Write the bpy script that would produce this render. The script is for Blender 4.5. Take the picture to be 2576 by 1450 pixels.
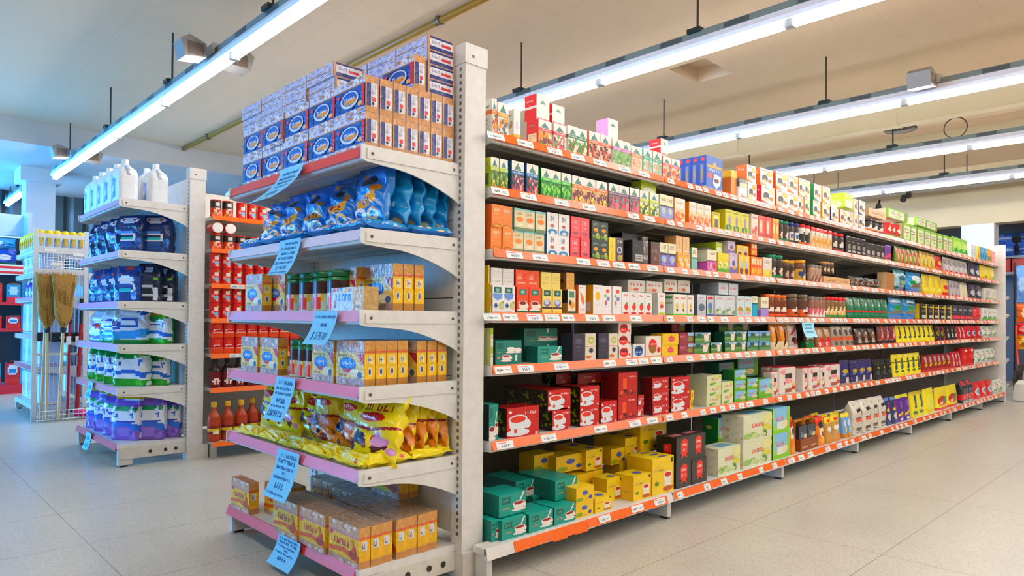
import bpy, math, random, hashlib
import numpy as np
from mathutils import Matrix, Vector

for o in list(bpy.data.objects):
    bpy.data.objects.remove(o, do_unlink=True)
SC = bpy.context.scene
COL = SC.collection

# ------------------------------------------------------------------ camera
# X runs along the long gondola (away to the right), Y across the aisles (away to the left), Z up.
FPX, CXP, CAMH = 1727.0, 1288.0, 0.982
A_, P_, R_ = math.radians(46.17), math.radians(0.6), math.radians(0.42)
PYP = 803.5 - FPX * math.tan(P_)
fw = np.array([math.cos(A_) * math.cos(P_), math.sin(A_) * math.cos(P_), math.sin(P_)])
rt0 = np.array([math.sin(A_), -math.cos(A_), 0.0])
up0 = np.cross(rt0, fw)
rt = rt0 * math.cos(R_) + up0 * math.sin(R_)
up = -rt0 * math.sin(R_) + up0 * math.cos(R_)
cam = bpy.data.objects.new('camera', bpy.data.cameras.new('camera'))
COL.objects.link(cam)
M = Matrix.Identity(4)
for i in range(3):
    M[i][0], M[i][1], M[i][2] = rt[i], up[i], -fw[i]
M[2][3] = CAMH
cam.matrix_world = M
cam.data.sensor_width = 36.0
cam.data.lens = FPX / 2576 * 36
cam.data.shift_y = (PYP - 725) / 2576
cam.data.clip_start = 0.05
SC.camera = cam

SC.view_settings.view_transform = 'Standard'
SC.view_settings.look = 'None'
SC.view_settings.gamma = 1.0
SC.view_settings.use_curve_mapping = False
SC.view_settings.exposure = 0.40
TUBE_STRENGTH = 27.0
DAY_W = 700.0

# sky outside the shop window and the added rear one
W = bpy.data.worlds.new('sky')
SC.world = W
W.use_nodes = True
W.node_tree.nodes['Background'].inputs[0].default_value = (0.30, 0.55, 1.0, 1)
W.node_tree.nodes['Background'].inputs[1].default_value = 1.0

def area_lamp(name, loc, rot, sx, sy, power, col, spread=180):
    l = bpy.data.lights.new(name, 'AREA')
    l.shape = 'RECTANGLE'; l.size = sx; l.size_y = sy
    l.energy = power; l.color = col; l.spread = math.radians(spread)
    o = bpy.data.objects.new(name, l); COL.objects.link(o)
    o.location = loc; o.rotation_euler = rot
    return o
# daylight entering by the shop window in the left-hand wall (x = -6); the rear lamp is an added blue fill
area_lamp('blue_area_light', (-5.85, 10.6, 1.7), (0, math.radians(-90), 0), 2.6, 5.2, DAY_W, (0.06, 0.43, 1.0), 122)
area_lamp('blue_area_light', (-0.15, 14.4, 1.75), (math.radians(-90), 0, 0), 3.3, 2.4, 240, (0.04, 0.40, 1.0))  # added fill that blues the far left, not a known source

# ------------------------------------------------------------------ helpers
def ray(px, py):
    return fw + rt * ((px - CXP) / FPX) - up * ((py - PYP) / FPX)
def on_y(px, py, Y):
    d = ray(px, py); t = Y / d[1]
    return np.array([d[0] * t, Y, CAMH + d[2] * t])
def on_x(px, py, X):
    d = ray(px, py); t = X / d[0]
    return np.array([X, d[1] * t, CAMH + d[2] * t])
def on_z(px, py, z):
    d = ray(px, py); t = (z - CAMH) / d[2]
    return np.array([d[0] * t, d[1] * t, z])

_lin = {}
def lin(c):
    if not isinstance(c, str):
        return c
    if c in _lin:
        return _lin[c]
    s = c.lstrip('#')
    if len(s) == 3:
        s = ''.join(k * 2 for k in s)
    v = []
    for i in (0, 2, 4):
        q = int(s[i:i + 2], 16) / 255
        v.append(q / 12.92 if q <= 0.04045 else ((q + 0.055) / 1.055) ** 2.4)
    lum = .2126 * v[0] + .7152 * v[1] + .0722 * v[2]
    _lin[c] = tuple(min(.92, max(.004, lum + (q - lum) * 1.18)) for q in v)
    return _lin[c]

def mat_attr(name, rough, metallic=0.0, spec=0.5, bump=0.0, scale=60.0, coat=0.0, mott=0.0):
    m = bpy.data.materials.new(name); m.use_nodes = True
    nt = m.node_tree; b = nt.nodes['Principled BSDF']
    a = nt.nodes.new('ShaderNodeAttribute'); a.attribute_name = 'Col'
    b.inputs['Roughness'].default_value = rough
    b.inputs['Metallic'].default_value = metallic
    b.inputs['Specular IOR Level'].default_value = spec
    b.inputs['Coat Weight'].default_value = coat
    tc = nt.nodes.new('ShaderNodeTexCoord')
    n = nt.nodes.new('ShaderNodeTexNoise'); n.inputs['Scale'].default_value = scale
    n.inputs['Detail'].default_value = 3
    nt.links.new(tc.outputs['Object'], n.inputs['Vector'])
    if mott > 0:
        hs = nt.nodes.new('ShaderNodeHueSaturation')
        mr = nt.nodes.new('ShaderNodeMapRange')
        mr.inputs['From Min'].default_value = 0.3; mr.inputs['From Max'].default_value = 0.7
        mr.inputs['To Min'].default_value = 1 - mott; mr.inputs['To Max'].default_value = 1 + mott * 0.5
        nt.links.new(n.outputs['Fac'], mr.inputs['Value'])
        nt.links.new(mr.outputs['Result'], hs.inputs['Value'])
        nt.links.new(a.outputs['Color'], hs.inputs['Color'])
        nt.links.new(hs.outputs['Color'], b.inputs['Base Color'])
    else:
        nt.links.new(a.outputs['Color'], b.inputs['Base Color'])
    if bump > 0:
        bp = nt.nodes.new('ShaderNodeBump'); bp.inputs['Strength'].default_value = bump
        bp.inputs['Distance'].default_value = 0.01
        nt.links.new(n.outputs['Fac'], bp.inputs['Height'])
        nt.links.new(bp.outputs['Normal'], b.inputs['Normal'])
    return m
CARD = mat_attr('printed_card', 0.42, bump=0.03, scale=90, mott=0.06)
FILM = mat_attr('glossy_film', 0.2, bump=0.28, scale=38, spec=0.6, mott=0.05)
WRAP = mat_attr('shrink_wrapped_pack', 0.22, bump=0.35, scale=55, spec=0.6, mott=0.22)
STEEL = mat_attr('painted_steel', 0.38, bump=0.02, scale=25, mott=0.07)
PLAST = mat_attr('moulded_plastic', 0.3, bump=0.02, scale=40, mott=0.05)
METAL = mat_attr('bare_metal', 0.35, metallic=0.85, bump=0.02, mott=0.1)
STRAW = mat_attr('straw', 0.8, bump=0.6, scale=120, mott=0.35)
PAPER = mat_attr('paper', 0.7, bump=0.05, scale=70, mott=0.03)
MATS = dict(C=CARD, F=FILM, W=WRAP, S=STEEL, P=PLAST, M=METAL, T=STRAW, A=PAPER)

def mat_glow(name, col, s):
    m = bpy.data.materials.new(name); m.use_nodes = True
    b = m.node_tree.nodes['Principled BSDF']
    b.inputs['Base Color'].default_value = (.9, .9, .9, 1)
    b.inputs['Emission Color'].default_value = (*col, 1)
    b.inputs['Emission Strength'].default_value = s
    return m
GLOW = mat_glow('lit_tube', (1.0, 0.975, 0.935), TUBE_STRENGTH)

class PM:
    """collects coloured faces and links them as one mesh object"""
    def __init__(s):
        s.v = []; s.f = []; s.c = []
    def poly(s, pts, c):
        i = len(s.v); s.v.extend([tuple(p) for p in pts])
        s.f.append(tuple(range(i, i + len(pts)))); s.c.append(lin(c))
    def box(s, x0, x1, y0, y1, z0, z1, c, F=None, S=None, T=None, B=None):
        i = len(s.v)
        s.v += [(x0, y0, z0), (x1, y0, z0), (x1, y1, z0), (x0, y1, z0), (x0, y0, z1), (x1, y0, z1), (x1, y1, z1), (x0, y1, z1)]
        for q, k in (((0, 1, 5, 4), F), ((1, 2, 6, 5), S), ((2, 3, 7, 6), None), ((3, 0, 4, 7), S), ((4, 5, 6, 7), T), ((3, 2, 1, 0), B)):
            s.f.append(tuple(i + j for j in q)); s.c.append(lin(k if k else c))
    def bar(s, a, b, r, c, n=8, r2=None, caps=True):
        a = Vector(a); b = Vector(b); d = (b - a).normalized()
        u = d.orthogonal().normalized(); w = d.cross(u)
        r2 = r if r2 is None else r2
        i = len(s.v)
        for p, rr in ((a, r), (b, r2)):
            for k in range(n):
                t = 2 * math.pi * k / n
                s.v.append(tuple(p + u * (math.cos(t) * rr) + w * (math.sin(t) * rr)))
        for k in range(n):
            s.f.append((i + k, i + (k + 1) % n, i + n + (k + 1) % n, i + n + k)); s.c.append(lin(c))
        if caps:
            s.f.append(tuple(i + n - 1 - k for k in range(n))); s.c.append(lin(c))
            s.f.append(tuple(i + n + k for k in range(n))); s.c.append(lin(c))
    def path(s, pts, r, c, n=8):
        for a, b in zip(pts[:-1], pts[1:]):
            s.bar(a, b, r, c, n)
    def prism(s, prof, axis, a0, a1, c, cap=None):
        """prof: list of 2-D points; axis 'x' => prof is (y,z), 'y' => (x,z), 'z' => (x,y)"""
        def P(p, a):
            return {'x': (a, p[0], p[1]), 'y': (p[0], a, p[1]), 'z': (p[0], p[1], a)}[axis]
        n = len(prof); i = len(s.v)
        s.v += [P(p, a0) for p in prof] + [P(p, a1) for p in prof]
        for k in range(n):
            s.f.append((i + k, i + (k + 1) % n, i + n + (k + 1) % n, i + n + k)); s.c.append(lin(c))
        s.f.append(tuple(i + n - 1 - k for k in range(n))); s.c.append(lin(cap or c))
        s.f.append(tuple(i + n + k for k in range(n))); s.c.append(lin(cap or c))
    def loft(s, prof, n, base, art=None, back=None, noise=0.0, seed=0, lean=0.0, cap=True):
        """prof: rings (z, half width, half depth, exponent); art painted on the front (-y) half"""
        rng = np.random.RandomState(seed)
        nz = len(prof); i0 = len(s.v)
        th = np.linspace(0, 2 * math.pi, n, endpoint=False) + math.pi / n
        ct, st = np.cos(th), np.sin(th)
        z0, z1 = prof[0][0], prof[-1][0]
        H = max(z1 - z0, 1e-6)
        amp = noise
        pk = rng.randint(1, 8, 12); qk = rng.uniform(.6, 5.5, 12); fk = rng.rand(12) * 6.28
        ak = 1.0 / (0.6 * np.abs(pk) + 0.55 * qk) ** .8
        amax = max(p[1] for p in prof)
        R = np.zeros((nz, n, 3))
        for k, (z, a, b, e) in enumerate(prof):
            x = np.sign(ct) * np.abs(ct) ** (2.0 / e) * a
            y = np.sign(st) * np.abs(st) ** (2.0 / e) * b
            if amp:
                v = (z - z0) / H * 6.28
                w = (ak[:, None] * np.sin(pk[:, None] * th[None, :] + (qk * v + fk)[:, None])).sum(0) * 1.25
                fade = 0.35 + 0.65 * min(1, b / max(1e-5, amp * 5))
                y = y + amp * w * fade
                x = x * (1 + amp * 1.6 * math.sin(qk[0] * v * .6 + fk[0])) + amp * .5 * math.sin(qk[1] * v + fk[1])
            R[k, :, 0] = x; R[k, :, 1] = y + lean * (z - z0); R[k, :, 2] = z + (amp * .8 * np.sin(2 * th + fk[3]) * (k / nz) if amp else 0)
        s.v.extend(map(tuple, R.reshape(-1, 3)))
        # colours
        cen = (R + np.roll(R, -1, 1)) / 2
        cen = (cen[:-1] + cen[1:]) / 2
        ap = np.array([[max(p[1], 1e-4)] for p in prof]); ap = np.maximum((ap[:-1] + ap[1:]) / 2, amax * 0.55)
        ycc = (st + np.roll(st, -1)) / 2
        u = cen[:, :, 0] / (2 * ap) + 0.5
        v = (cen[:, :, 2] - z0) / H
        cc = np.empty(u.shape + (3,)); cc[:] = lin(base)
        front = np.broadcast_to(ycc < 0, u.shape)
        if back:
            cc[~front] = lin(back)
        if art:
            uu = np.where(front, u, 1 - u)
            for face, pts, c in parse(art):
                if face not in ('F',):
                    continue
                msk = inpoly(uu, v, pts)
                if back:
                    msk &= front
                cc[msk] = lin(c)
        cl = cc.reshape(-1, 3)
        q = 0
        for k in range(nz - 1):
            for j in range(n):
                a = i0 + k * n + j; b = i0 + k * n + (j + 1) % n
                s.f.append((a, b, b + n, a + n)); s.c.append(tuple(cl[q])); q += 1
        if cap:
            s.f.append(tuple(i0 + n - 1 - j for j in range(n))); s.c.append(tuple(cl[0]))
            t = i0 + (nz - 1) * n
            s.f.append(tuple(t + j for j in range(n))); s.c.append(tuple(cl[-1]))
    def mesh(s, name, mat, smooth=False, xf=None):
        me = bpy.data.meshes.new(name)
        v = s.v
        if xf is not None:
            v = [tuple(xf @ Vector(p)) for p in v]
        me.from_pydata(v, [], s.f)
        at = me.color_attributes.new('Col', 'FLOAT_COLOR', 'CORNER')
        n = np.array([len(f) for f in s.f])
        c = np.ones((len(s.c), 4), dtype=np.float32); c[:, :3] = np.array(s.c, dtype=np.float32)
        at.data.foreach_set('color', np.repeat(c, n, axis=0).ravel())
        me.materials.append(mat if not isinstance(mat, str) else MATS[mat])
        if smooth:
            me.polygons.foreach_set('use_smooth', [len(f) == 4 for f in s.f])
        me.update()
        return me
    def obj(s, name, mat, parent=None, smooth=False, loc=None):
        o = bpy.data.objects.new(name, s.mesh(name, mat, smooth))
        COL.objects.link(o)
        if parent: o.parent = parent
        if loc is not None: o.location = loc
        return o

def inpoly(u, v, pts):
    x = [p[0] for p in pts]; y = [p[1] for p in pts]
    r = np.zeros(u.shape, bool)
    m = (u >= min(x)) & (u <= max(x)) & (v >= min(y)) & (v <= max(y))
    if not m.any():
        return r
    j = len(pts) - 1
    for i in range(len(pts)):
        if y[i] != y[j]:
            c = ((y[i] > v) != (y[j] > v)) & (u < (x[j] - x[i]) * (v - y[i]) / (y[j] - y[i]) + x[i])
            r ^= c
        j = i
    return r & m

def ellpts(cu, cv, ru, rv, n=16, a0=0, a1=2 * math.pi):
    return [(cu + ru * math.cos(a0 + (a1 - a0) * k / n), cv + rv * math.sin(a0 + (a1 - a0) * k / n)) for k in range(n)]

_art = {}
def parse(sx):
    """printing language: ops separated by ';' -> (face, uv polygon, colour)"""
    if sx in _art:
        return _art[sx]
    out = []; face = 'F'
    rng = random.Random(int(hashlib.md5(sx.encode()).hexdigest()[:8], 16))
    for op in sx.split(';'):
        a = op.split()
        if not a: continue
        k = a[0]
        N = lambda i: float(a[i])
        if k == 'f': face = a[1]
        elif k == 'r':
            u0, v0, u1, v1 = N(1), N(2), N(3), N(4)
            out.append((face, [(u0, v0), (u1, v0), (u1, v1), (u0, v1)], a[5]))
        elif k == 'e':
            out.append((face, ellpts(N(1), N(2), N(3), N(4)), a[5]))
        elif k == 'p':
            q = [float(x) for x in a[2:]]
            out.append((face, list(zip(q[0::2], q[1::2])), a[1]))
        elif k == 't':      # a line of small lettering too small to read
            u0, v0, u1, v1 = N(1), N(2), N(3), N(4); n = int(a[6]) if len(a) > 6 else 6
            w = (u1 - u0) / n
            for i in range(n):
                x = u0 + i * w; h = v1 - v0
                kind = rng.randrange(4)
                out.append((face, [(x, v0), (x + w * .26, v0), (x + w * .26, v1), (x, v1)], a[5]))
                if kind != 1:
                    b = rng.choice((0, .38, .76))
                    out.append((face, [(x + w * .26, v0 + h * b), (x + w * .78, v0 + h * b), (x + w * .78, v0 + h * (b + .24)), (x + w * .26, v0 + h * (b + .24))], a[5]))
                if kind > 1:
                    out.append((face, [(x + w * .55, v0), (x + w * .8, v0), (x + w * .8, v0 + h * .7), (x + w * .55, v0 + h * .7)], a[5]))
        elif k == 'm':      # mountain mark
            cu, cv, sz = N(1), N(2), N(3); hv = sz * .45
            out.append((face, [(cu - sz, cv - hv), (cu + sz, cv - hv), (cu + sz * .55, cv - hv * .1), (cu + sz * .25, cv), (cu, cv + hv * .9), (cu - sz * .3, cv + hv * .15), (cu - sz * .55, cv)], a[4]))
        elif k == 'k':      # cup on a saucer
            cu, cv, sz, c1, c2 = N(1), N(2), N(3), a[4], a[5]; az = float(a[6]) if len(a) > 6 else 1.0
            out.append((face, ellpts(cu, cv - sz * .75 * az, sz * 1.25, sz * .28 * az), c1))
            out.append((face, ellpts(cu + sz * 1.0, cv - sz * .1 * az, sz * .38, sz * .36 * az), c1))
            out.append((face, [(cu - sz, cv + sz * .35 * az), (cu - sz * .85, cv - sz * .3 * az), (cu - sz * .5, cv - sz * .8 * az), (cu + sz * .5, cv - sz * .8 * az), (cu + sz * .85, cv - sz * .3 * az), (cu + sz, cv + sz * .35 * az)], c1))
            out.append((face, ellpts(cu, cv + sz * .35 * az, sz, sz * .36 * az), c1))
            out.append((face, ellpts(cu, cv + sz * .33 * az, sz * .84, sz * .27 * az), c2))
        elif k == 's':      # printed fruit, leaves, biscuits
            u0, v0, u1, v1, n, sz = N(1), N(2), N(3), N(4), int(a[5]), N(6)
            for i in range(n):
                cu, cv = rng.uniform(u0 + sz * .6, u1 - sz * .6), rng.uniform(v0 + sz * .5, v1 - sz * .5)
                q = rng.uniform(.6, 1.1) * sz; t = rng.uniform(.5, 1)
                c = a[7 + i % (len(a) - 7)]
                rot = rng.uniform(0, 3.1)
                pts = []
                for p in range(9):
                    w = 6.283 * p / 9
                    du, dv = q * math.cos(w), q * t * math.sin(w)
                    pts.append((min(u1, max(u0, cu + du * math.cos(rot) - dv * math.sin(rot))), min(v1, max(v0, cv + (du * math.sin(rot) + dv * math.cos(rot)) * .8))))
                out.append((face, pts, c))
        elif k == 'x':      # readable words
            txt = a[1].replace('_', ' ')
            u0, v0, u1, v1 = N(2), N(3), N(4), N(5)
            for tri in letters(txt):
                out.append((face, [(u0 + p[0] * (u1 - u0), v0 + p[1] * (v1 - v0)) for p in tri], a[6]))
    _art[sx] = out
    return out

_let = {}
def letters(txt):
    if txt in _let:
        return _let[txt]
    cu = bpy.data.curves.new('lettering', 'FONT'); cu.body = txt; cu.resolution_u = 2
    o = bpy.data.objects.new('lettering', cu); COL.objects.link(o)
    bpy.context.view_layer.update()
    me = bpy.data.meshes.new_from_object(o.evaluated_get(bpy.context.evaluated_depsgraph_get()))
    vs = [(v.co.x, v.co.y) for v in me.vertices]
    x0, x1 = min(v[0] for v in vs), max(v[0] for v in vs); y0, y1 = min(v[1] for v in vs), max(v[1] for v in vs)
    tr = [[((vs[i][0] - x0) / (x1 - x0), (vs[i][1] - y0) / (y1 - y0)) for i in p.vertices] for p in me.polygons]
    bpy.data.objects.remove(o, do_unlink=True); bpy.data.curves.remove(cu); bpy.data.meshes.remove(me)
    _let[txt] = tr
    return tr

def pbox(w, d, h, F, S=None, T=None, art='', R=None):
    """printed carton: front at y=0 facing -y, base at z=0, centred in x"""
    p = PM()
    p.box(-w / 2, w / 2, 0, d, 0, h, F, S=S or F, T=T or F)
    lay = {}
    for face, pts, c in parse(art):
        lay[face] = lay.get(face, 0) + 1
        e = 0.0003 + 0.00004 * lay[face]
        pts = [(min(1, max(0, a)), min(1, max(0, b))) for a, b in pts]
        if face == 'F': q = [(-w / 2 + a * w, -e, b * h) for a, b in pts]
        elif face == 'L': q = [(-w / 2 - e, d * (1 - a), b * h) for a, b in pts]
        elif face == 'R': q = [(w / 2 + e, d * a, b * h) for a, b in pts]
        else: q = [(-w / 2 + a * w, d * b, h + e) for a, b in pts]
        p.poly(q, c)
    return p

# profiles for lofted packs
def prof_pillow(w, d, h, n=54):
    r = []
    for k in range(n + 1):
        v = k / n
        e = min(v, 1 - v)
        if e < 0.055: b = 0.003
        else: b = d / 2 * min(1.0, ((e - 0.055) / 0.26)) ** 0.6
        a = w / 2 * (1.0 if e < 0.06 else 0.97 - 0.05 * math.sin(math.pi * v))
        r.append((h * v, a, max(b, .003), 2.3 if e < .06 else 2.2))
    return r
def prof_standup(w, d, h, n=36):
    r = []
    for k in range(n + 1):
        v = k / n
        b = d / 2 * (1 - v ** 2.2) ** 0.75 if v < 0.94 else 0.004
        a = w / 2 * (0.95 + 0.05 * v)
        r.append((h * v, a, max(b, .004), 3.2 if v < .2 else 2.5))
    return r
def prof_block(w, d, h, n=30, top=0.7):
    r = [(0, w / 2 * .94, d / 2 * .94, 6)]
    for k in range(n + 1):
        v = .02 + .98 * k / n
        b = d / 2 if v < top else d / 2 * max(0.07, 1 - ((v - top) / (1 - top)) ** 1.25)
        r.append((h * v, w / 2 * (1 if v < top else 1 - .05 * (v - top) / (1 - top)), b, 7 if v < top else 5))
    return r
def prof_brick(w, d, h, n=26):
    r = [(0, w / 2 * .92, d / 2 * .92, 6)]
    for k in range(n + 1):
        v = .03 + .94 * k / n
        q = 1 if .06 < v < .94 else .97
        r.append((h * v, w / 2 * q, d / 2 * q, 7))
    r.append((h, w / 2 * .9, d / 2 * .88, 6))
    return r
def prof_jar(r, h, neck=.85):
    q = [(0, .9), (.02, 1)] + [(.05 + .1 * k, 1) for k in range(8)] + [(.80, .97), (.84, neck), (.86, neck)]
    return [(h * z, r * k, r * k, 2) for z, k in q]
def prof_lid(r, z0, z1):
    return [(z0, r * .95, r * .95, 2), (z0 + (z1 - z0) * .1, r, r, 2), (z0 + (z1 - z0) * .5, r, r, 2), (z0 + (z1 - z0) * .92, r, r, 2), (z1, r * .92, r * .92, 2)]
def prof_can(r, h):
    q = [(0, .94), (.015, 1), (.035, 1), (.04, .975)] + [(.08 + .105 * k, .975) for k in range(9)] + [(.96, .975), (.965, 1), (.985, 1), (1, .94)]
    return [(h * z, r * k, r * k, 2) for z, k in q]
def prof_bottle(r, h):
    q = [(0, .9), (.015, 1)] + [(.05 + .07 * k, 1) for k in range(8)] + [(.60, .97), (.66, .85), (.72, .62), (.77, .42), (.82, .36), (.86, .35)]
    return [(h * z, r * k, r * k, 2) for z, k in q]

KEEP_OFF = set()
def tag(o, label, cat, group=None, kind=None):
    if kind == 'structure':
        o['kind'] = kind
        if label: o['label'] = label
        return o
    o['label'] = label; o['category'] = cat
    if group: o['group'] = group
    if kind: o['kind'] = kind
    return o
def empty(name, loc=(0, 0, 0), rz=0):
    o = bpy.data.objects.new(name, None); COL.objects.link(o)
    o.empty_display_size = 0.05; o.location = loc; o.rotation_euler = (0, 0, rz)
    return o
def struct(name, pm, mat, label=None):
    o = pm.obj(name, mat); o['kind'] = 'structure'
    if label: o['label'] = label
    return o
ORD = ['first', 'second', 'third', 'fourth', 'fifth', 'sixth', 'seventh', 'eighth', 'ninth', 'tenth', 'eleventh', 'twelfth']
NUM = ['', 'one', 'two', 'three', 'four', 'five', 'six', 'seven', 'eight', 'nine', 'ten', 'eleven', 'twelve']
# ------------------------------------------------------------------ the room
def nodes_mat(name):
    m = bpy.data.materials.new(name); m.use_nodes = True
    return m, m.node_tree, m.node_tree.nodes['Principled BSDF']

def line_mask(nt, coord_socket, period, offset, width):
    """1 on thin lines repeating along one coordinate"""
    a = nt.nodes.new('ShaderNodeMath'); a.operation = 'SUBTRACT'; a.inputs[1].default_value = offset
    nt.links.new(coord_socket, a.inputs[0])
    b = nt.nodes.new('ShaderNodeMath'); b.operation = 'PINGPONG'; b.inputs[1].default_value = period / 2
    nt.links.new(a.outputs[0], b.inputs[0])
    c = nt.nodes.new('ShaderNodeMath'); c.operation = 'LESS_THAN'; c.inputs[1].default_value = width / 2
    nt.links.new(b.outputs[0], c.inputs[0])
    return c.outputs[0]

def floor_mat():
    m, nt, b = nodes_mat('terrazzo_tiles')
    tc = nt.nodes.new('ShaderNodeTexCoord'); sp = nt.nodes.new('ShaderNodeSeparateXYZ')
    nt.links.new(tc.outputs['Object'], sp.inputs[0])
    lx = line_mask(nt, sp.outputs[0], 1.2, 0.745, 0.0035)
    ly = line_mask(nt, sp.outputs[1], 0.6, 1.01, 0.0035)
    mx = nt.nodes.new('ShaderNodeMath'); mx.operation = 'MAXIMUM'
    nt.links.new(lx, mx.inputs[0]); nt.links.new(ly, mx.inputs[1])
    v = nt.nodes.new('ShaderNodeTexVoronoi'); v.inputs['Scale'].default_value = 210
    nt.links.new(tc.outputs['Object'], v.inputs['Vector'])
    n = nt.nodes.new('ShaderNodeTexNoise'); n.inputs['Scale'].default_value = 2.2; n.inputs['Detail'].default_value = 6
    nt.links.new(tc.outputs['Object'], n.inputs['Vector'])
    r = nt.nodes.new('ShaderNodeValToRGB')
    r.color_ramp.elements[0].color = (0.41, 0.395, 0.345, 1); r.color_ramp.elements[1].color = (0.61, 0.59, 0.515, 1)
    r.color_ramp.elements[0].position = 0.0; r.color_ramp.elements[1].position = 0.55
    nt.links.new(v.outputs['Color'], r.inputs['Fac'])
    r2 = nt.nodes.new('ShaderNodeValToRGB')
    r2.color_ramp.elements[0].color = (0.90, 0.89, 0.87, 1); r2.color_ramp.elements[1].color = (1.04, 1.035, 1.03, 1)
    r2.color_ramp.elements[0].position = 0.2; r2.color_ramp.elements[1].position = 0.8
    nt.links.new(n.outputs['Fac'], r2.inputs['Fac'])
    mu = nt.nodes.new('ShaderNodeMix'); mu.data_type = 'RGBA'; mu.blend_type = 'MULTIPLY'; mu.inputs['Factor'].default_value = 1
    nt.links.new(r.outputs['Color'], mu.inputs['A']); nt.links.new(r2.outputs['Color'], mu.inputs['B'])
    mj = nt.nodes.new('ShaderNodeMix'); mj.data_type = 'RGBA'
    mj.inputs['B'].default_value = (0.22, 0.20, 0.17, 1)
    nt.links.new(mx.outputs[0], mj.inputs['Factor']); nt.links.new(mu.outputs['Result'], mj.inputs['A'])
    nt.links.new(mj.outputs['Result'], b.inputs['Base Color'])
    mr = nt.nodes.new('ShaderNodeMapRange'); mr.inputs['To Min'].default_value = 0.27; mr.inputs['To Max'].default_value = 0.36
    nt.links.new(n.outputs['Fac'], mr.inputs['Value']); nt.links.new(mr.outputs['Result'], b.inputs['Roughness'])
    return m

def ceiling_mat(name, col):
    m, nt, b = nodes_mat(name)
    tc = nt.nodes.new('ShaderNodeTexCoord'); sp = nt.nodes.new('ShaderNodeSeparateXYZ')
    nt.links.new(tc.outputs['Object'], sp.inputs[0])
    ly = line_mask(nt, sp.outputs[1], 0.30, 1.61, 0.004); lx = line_mask(nt, sp.outputs[0], 1.2, 0.4, 0.004)
    mx = nt.nodes.new('ShaderNodeMath'); mx.operation = 'MAXIMUM'
    nt.links.new(ly, mx.inputs[0]); nt.links.new(lx, mx.inputs[1])
    n = nt.nodes.new('ShaderNodeTexNoise'); n.inputs['Scale'].default_value = 0.8; n.inputs['Detail'].default_value = 4
    nt.links.new(tc.outputs['Object'], n.inputs['Vector'])
    r = nt.nodes.new('ShaderNodeValToRGB')
    r.color_ramp.elements[0].color = tuple(c * .93 for c in col) + (1,); r.color_ramp.elements[1].color = tuple(c * 1.04 for c in col) + (1,)
    nt.links.new(n.outputs['Fac'], r.inputs['Fac'])
    mj = nt.nodes.new('ShaderNodeMix'); mj.data_type = 'RGBA'
    mj.inputs['B'].default_value = tuple(c * .8 for c in col) + (1,)
    nt.links.new(mx.outputs[0], mj.inputs['Factor']); nt.links.new(r.outputs['Color'], mj.inputs['A'])
    nt.links.new(mj.outputs['Result'], b.inputs['Base Color'])
    b.inputs['Roughness'].default_value = 0.75
    return m

def plaster_mat(name, col, scale=3.0, rough=0.8):
    m, nt, b = nodes_mat(name)
    n = nt.nodes.new('ShaderNodeTexNoise'); n.inputs['Scale'].default_value = scale; n.inputs['Detail'].default_value = 5
    tc = nt.nodes.new('ShaderNodeTexCoord'); nt.links.new(tc.outputs['Object'], n.inputs['Vector'])
    r = nt.nodes.new('ShaderNodeValToRGB')
    r.color_ramp.elements[0].color = tuple(c * .92 for c in col) + (1,); r.color_ramp.elements[1].color = tuple(min(1, c * 1.05) for c in col) + (1,)
    nt.links.new(n.outputs['Fac'], r.inputs['Fac']); nt.links.new(r.outputs['Color'], b.inputs['Base Color'])
    b.inputs['Roughness'].default_value = rough
    return m

CZ = 3.42
X0R, X1R, Y0R, Y1R = -6.0, 15.0, -6.0, 14.5
CEIL = ceiling_mat('ceiling_boards', (0.64, 0.478, 0.325))
WALLM = plaster_mat('warm_plaster', (0.55, 0.46, 0.30))
WHITEP = plaster_mat('white_plaster', (0.66, 0.67, 0.68))
CORR = plaster_mat('dark_corrugated_sheet', (0.05, 0.085, 0.10), 1.0, 0.45)

p = PM(); p.box(X0R, X1R, Y0R, Y1R, -0.1, 0.0, '#aaa'); struct('floor', p, floor_mat())
hx0, hx1, hy0, hy1 = 5.68, 6.22, 3.36, 3.75
p = PM()
YD = 10.35
for a, b_, c, d in ((X0R, hx0, Y0R, YD), (hx1, 12.5, Y0R, YD), (hx0, hx1, Y0R, hy0), (hx0, hx1, hy1, YD)):
    p.poly([(a, c, CZ), (a, d, CZ), (b_, d, CZ), (b_, c, CZ)], '#fff')
p.poly([(hx0, hy0, CZ), (hx0, hy1, CZ), (hx0, hy1, CZ + .14), (hx0, hy0, CZ + .14)], '#fff')
p.poly([(hx1, hy1, CZ), (hx1, hy0, CZ), (hx1, hy0, CZ + .14), (hx1, hy1, CZ + .14)], '#fff')
p.poly([(hx1, hy0, CZ), (hx0, hy0, CZ), (hx0, hy0, CZ + .14), (hx1, hy0, CZ + .14)], '#fff')
p.poly([(hx0, hy1, CZ), (hx1, hy1, CZ), (hx1, hy1, CZ + .14), (hx0, hy1, CZ + .14)], '#fff')
p.poly([(hx0, hy0, CZ + .14), (hx0, hy1, CZ + .14), (hx1, hy1, CZ + .14), (hx1, hy0, CZ + .14)], '#fff')
struct('ceiling', p, CEIL, 'beige boarded ceiling with a square recess')
p = PM(); p.box(X0R, X1R, YD, Y1R, 3.13, 3.6, '#fff'); struct('ceiling_rear', p, plaster_mat('grey_plaster', (0.50, 0.50, 0.50)))
p = PM(); p.box(7.9, 8.06, Y0R, YD, 3.06, CZ, '#fff')
for y in (-1.2, 0.6, 2.4, 4.2, 6.0):
    p.box(7.895, 8.065, y, y + .012, 3.055, CZ, '#fff')
struct('ceiling_beam', p, WALLM)
p = PM(); p.box(10.0, 10.12, Y0R, YD, 3.2, CZ, '#fff'); struct('ceiling_beam_far', p, WALLM)
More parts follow.
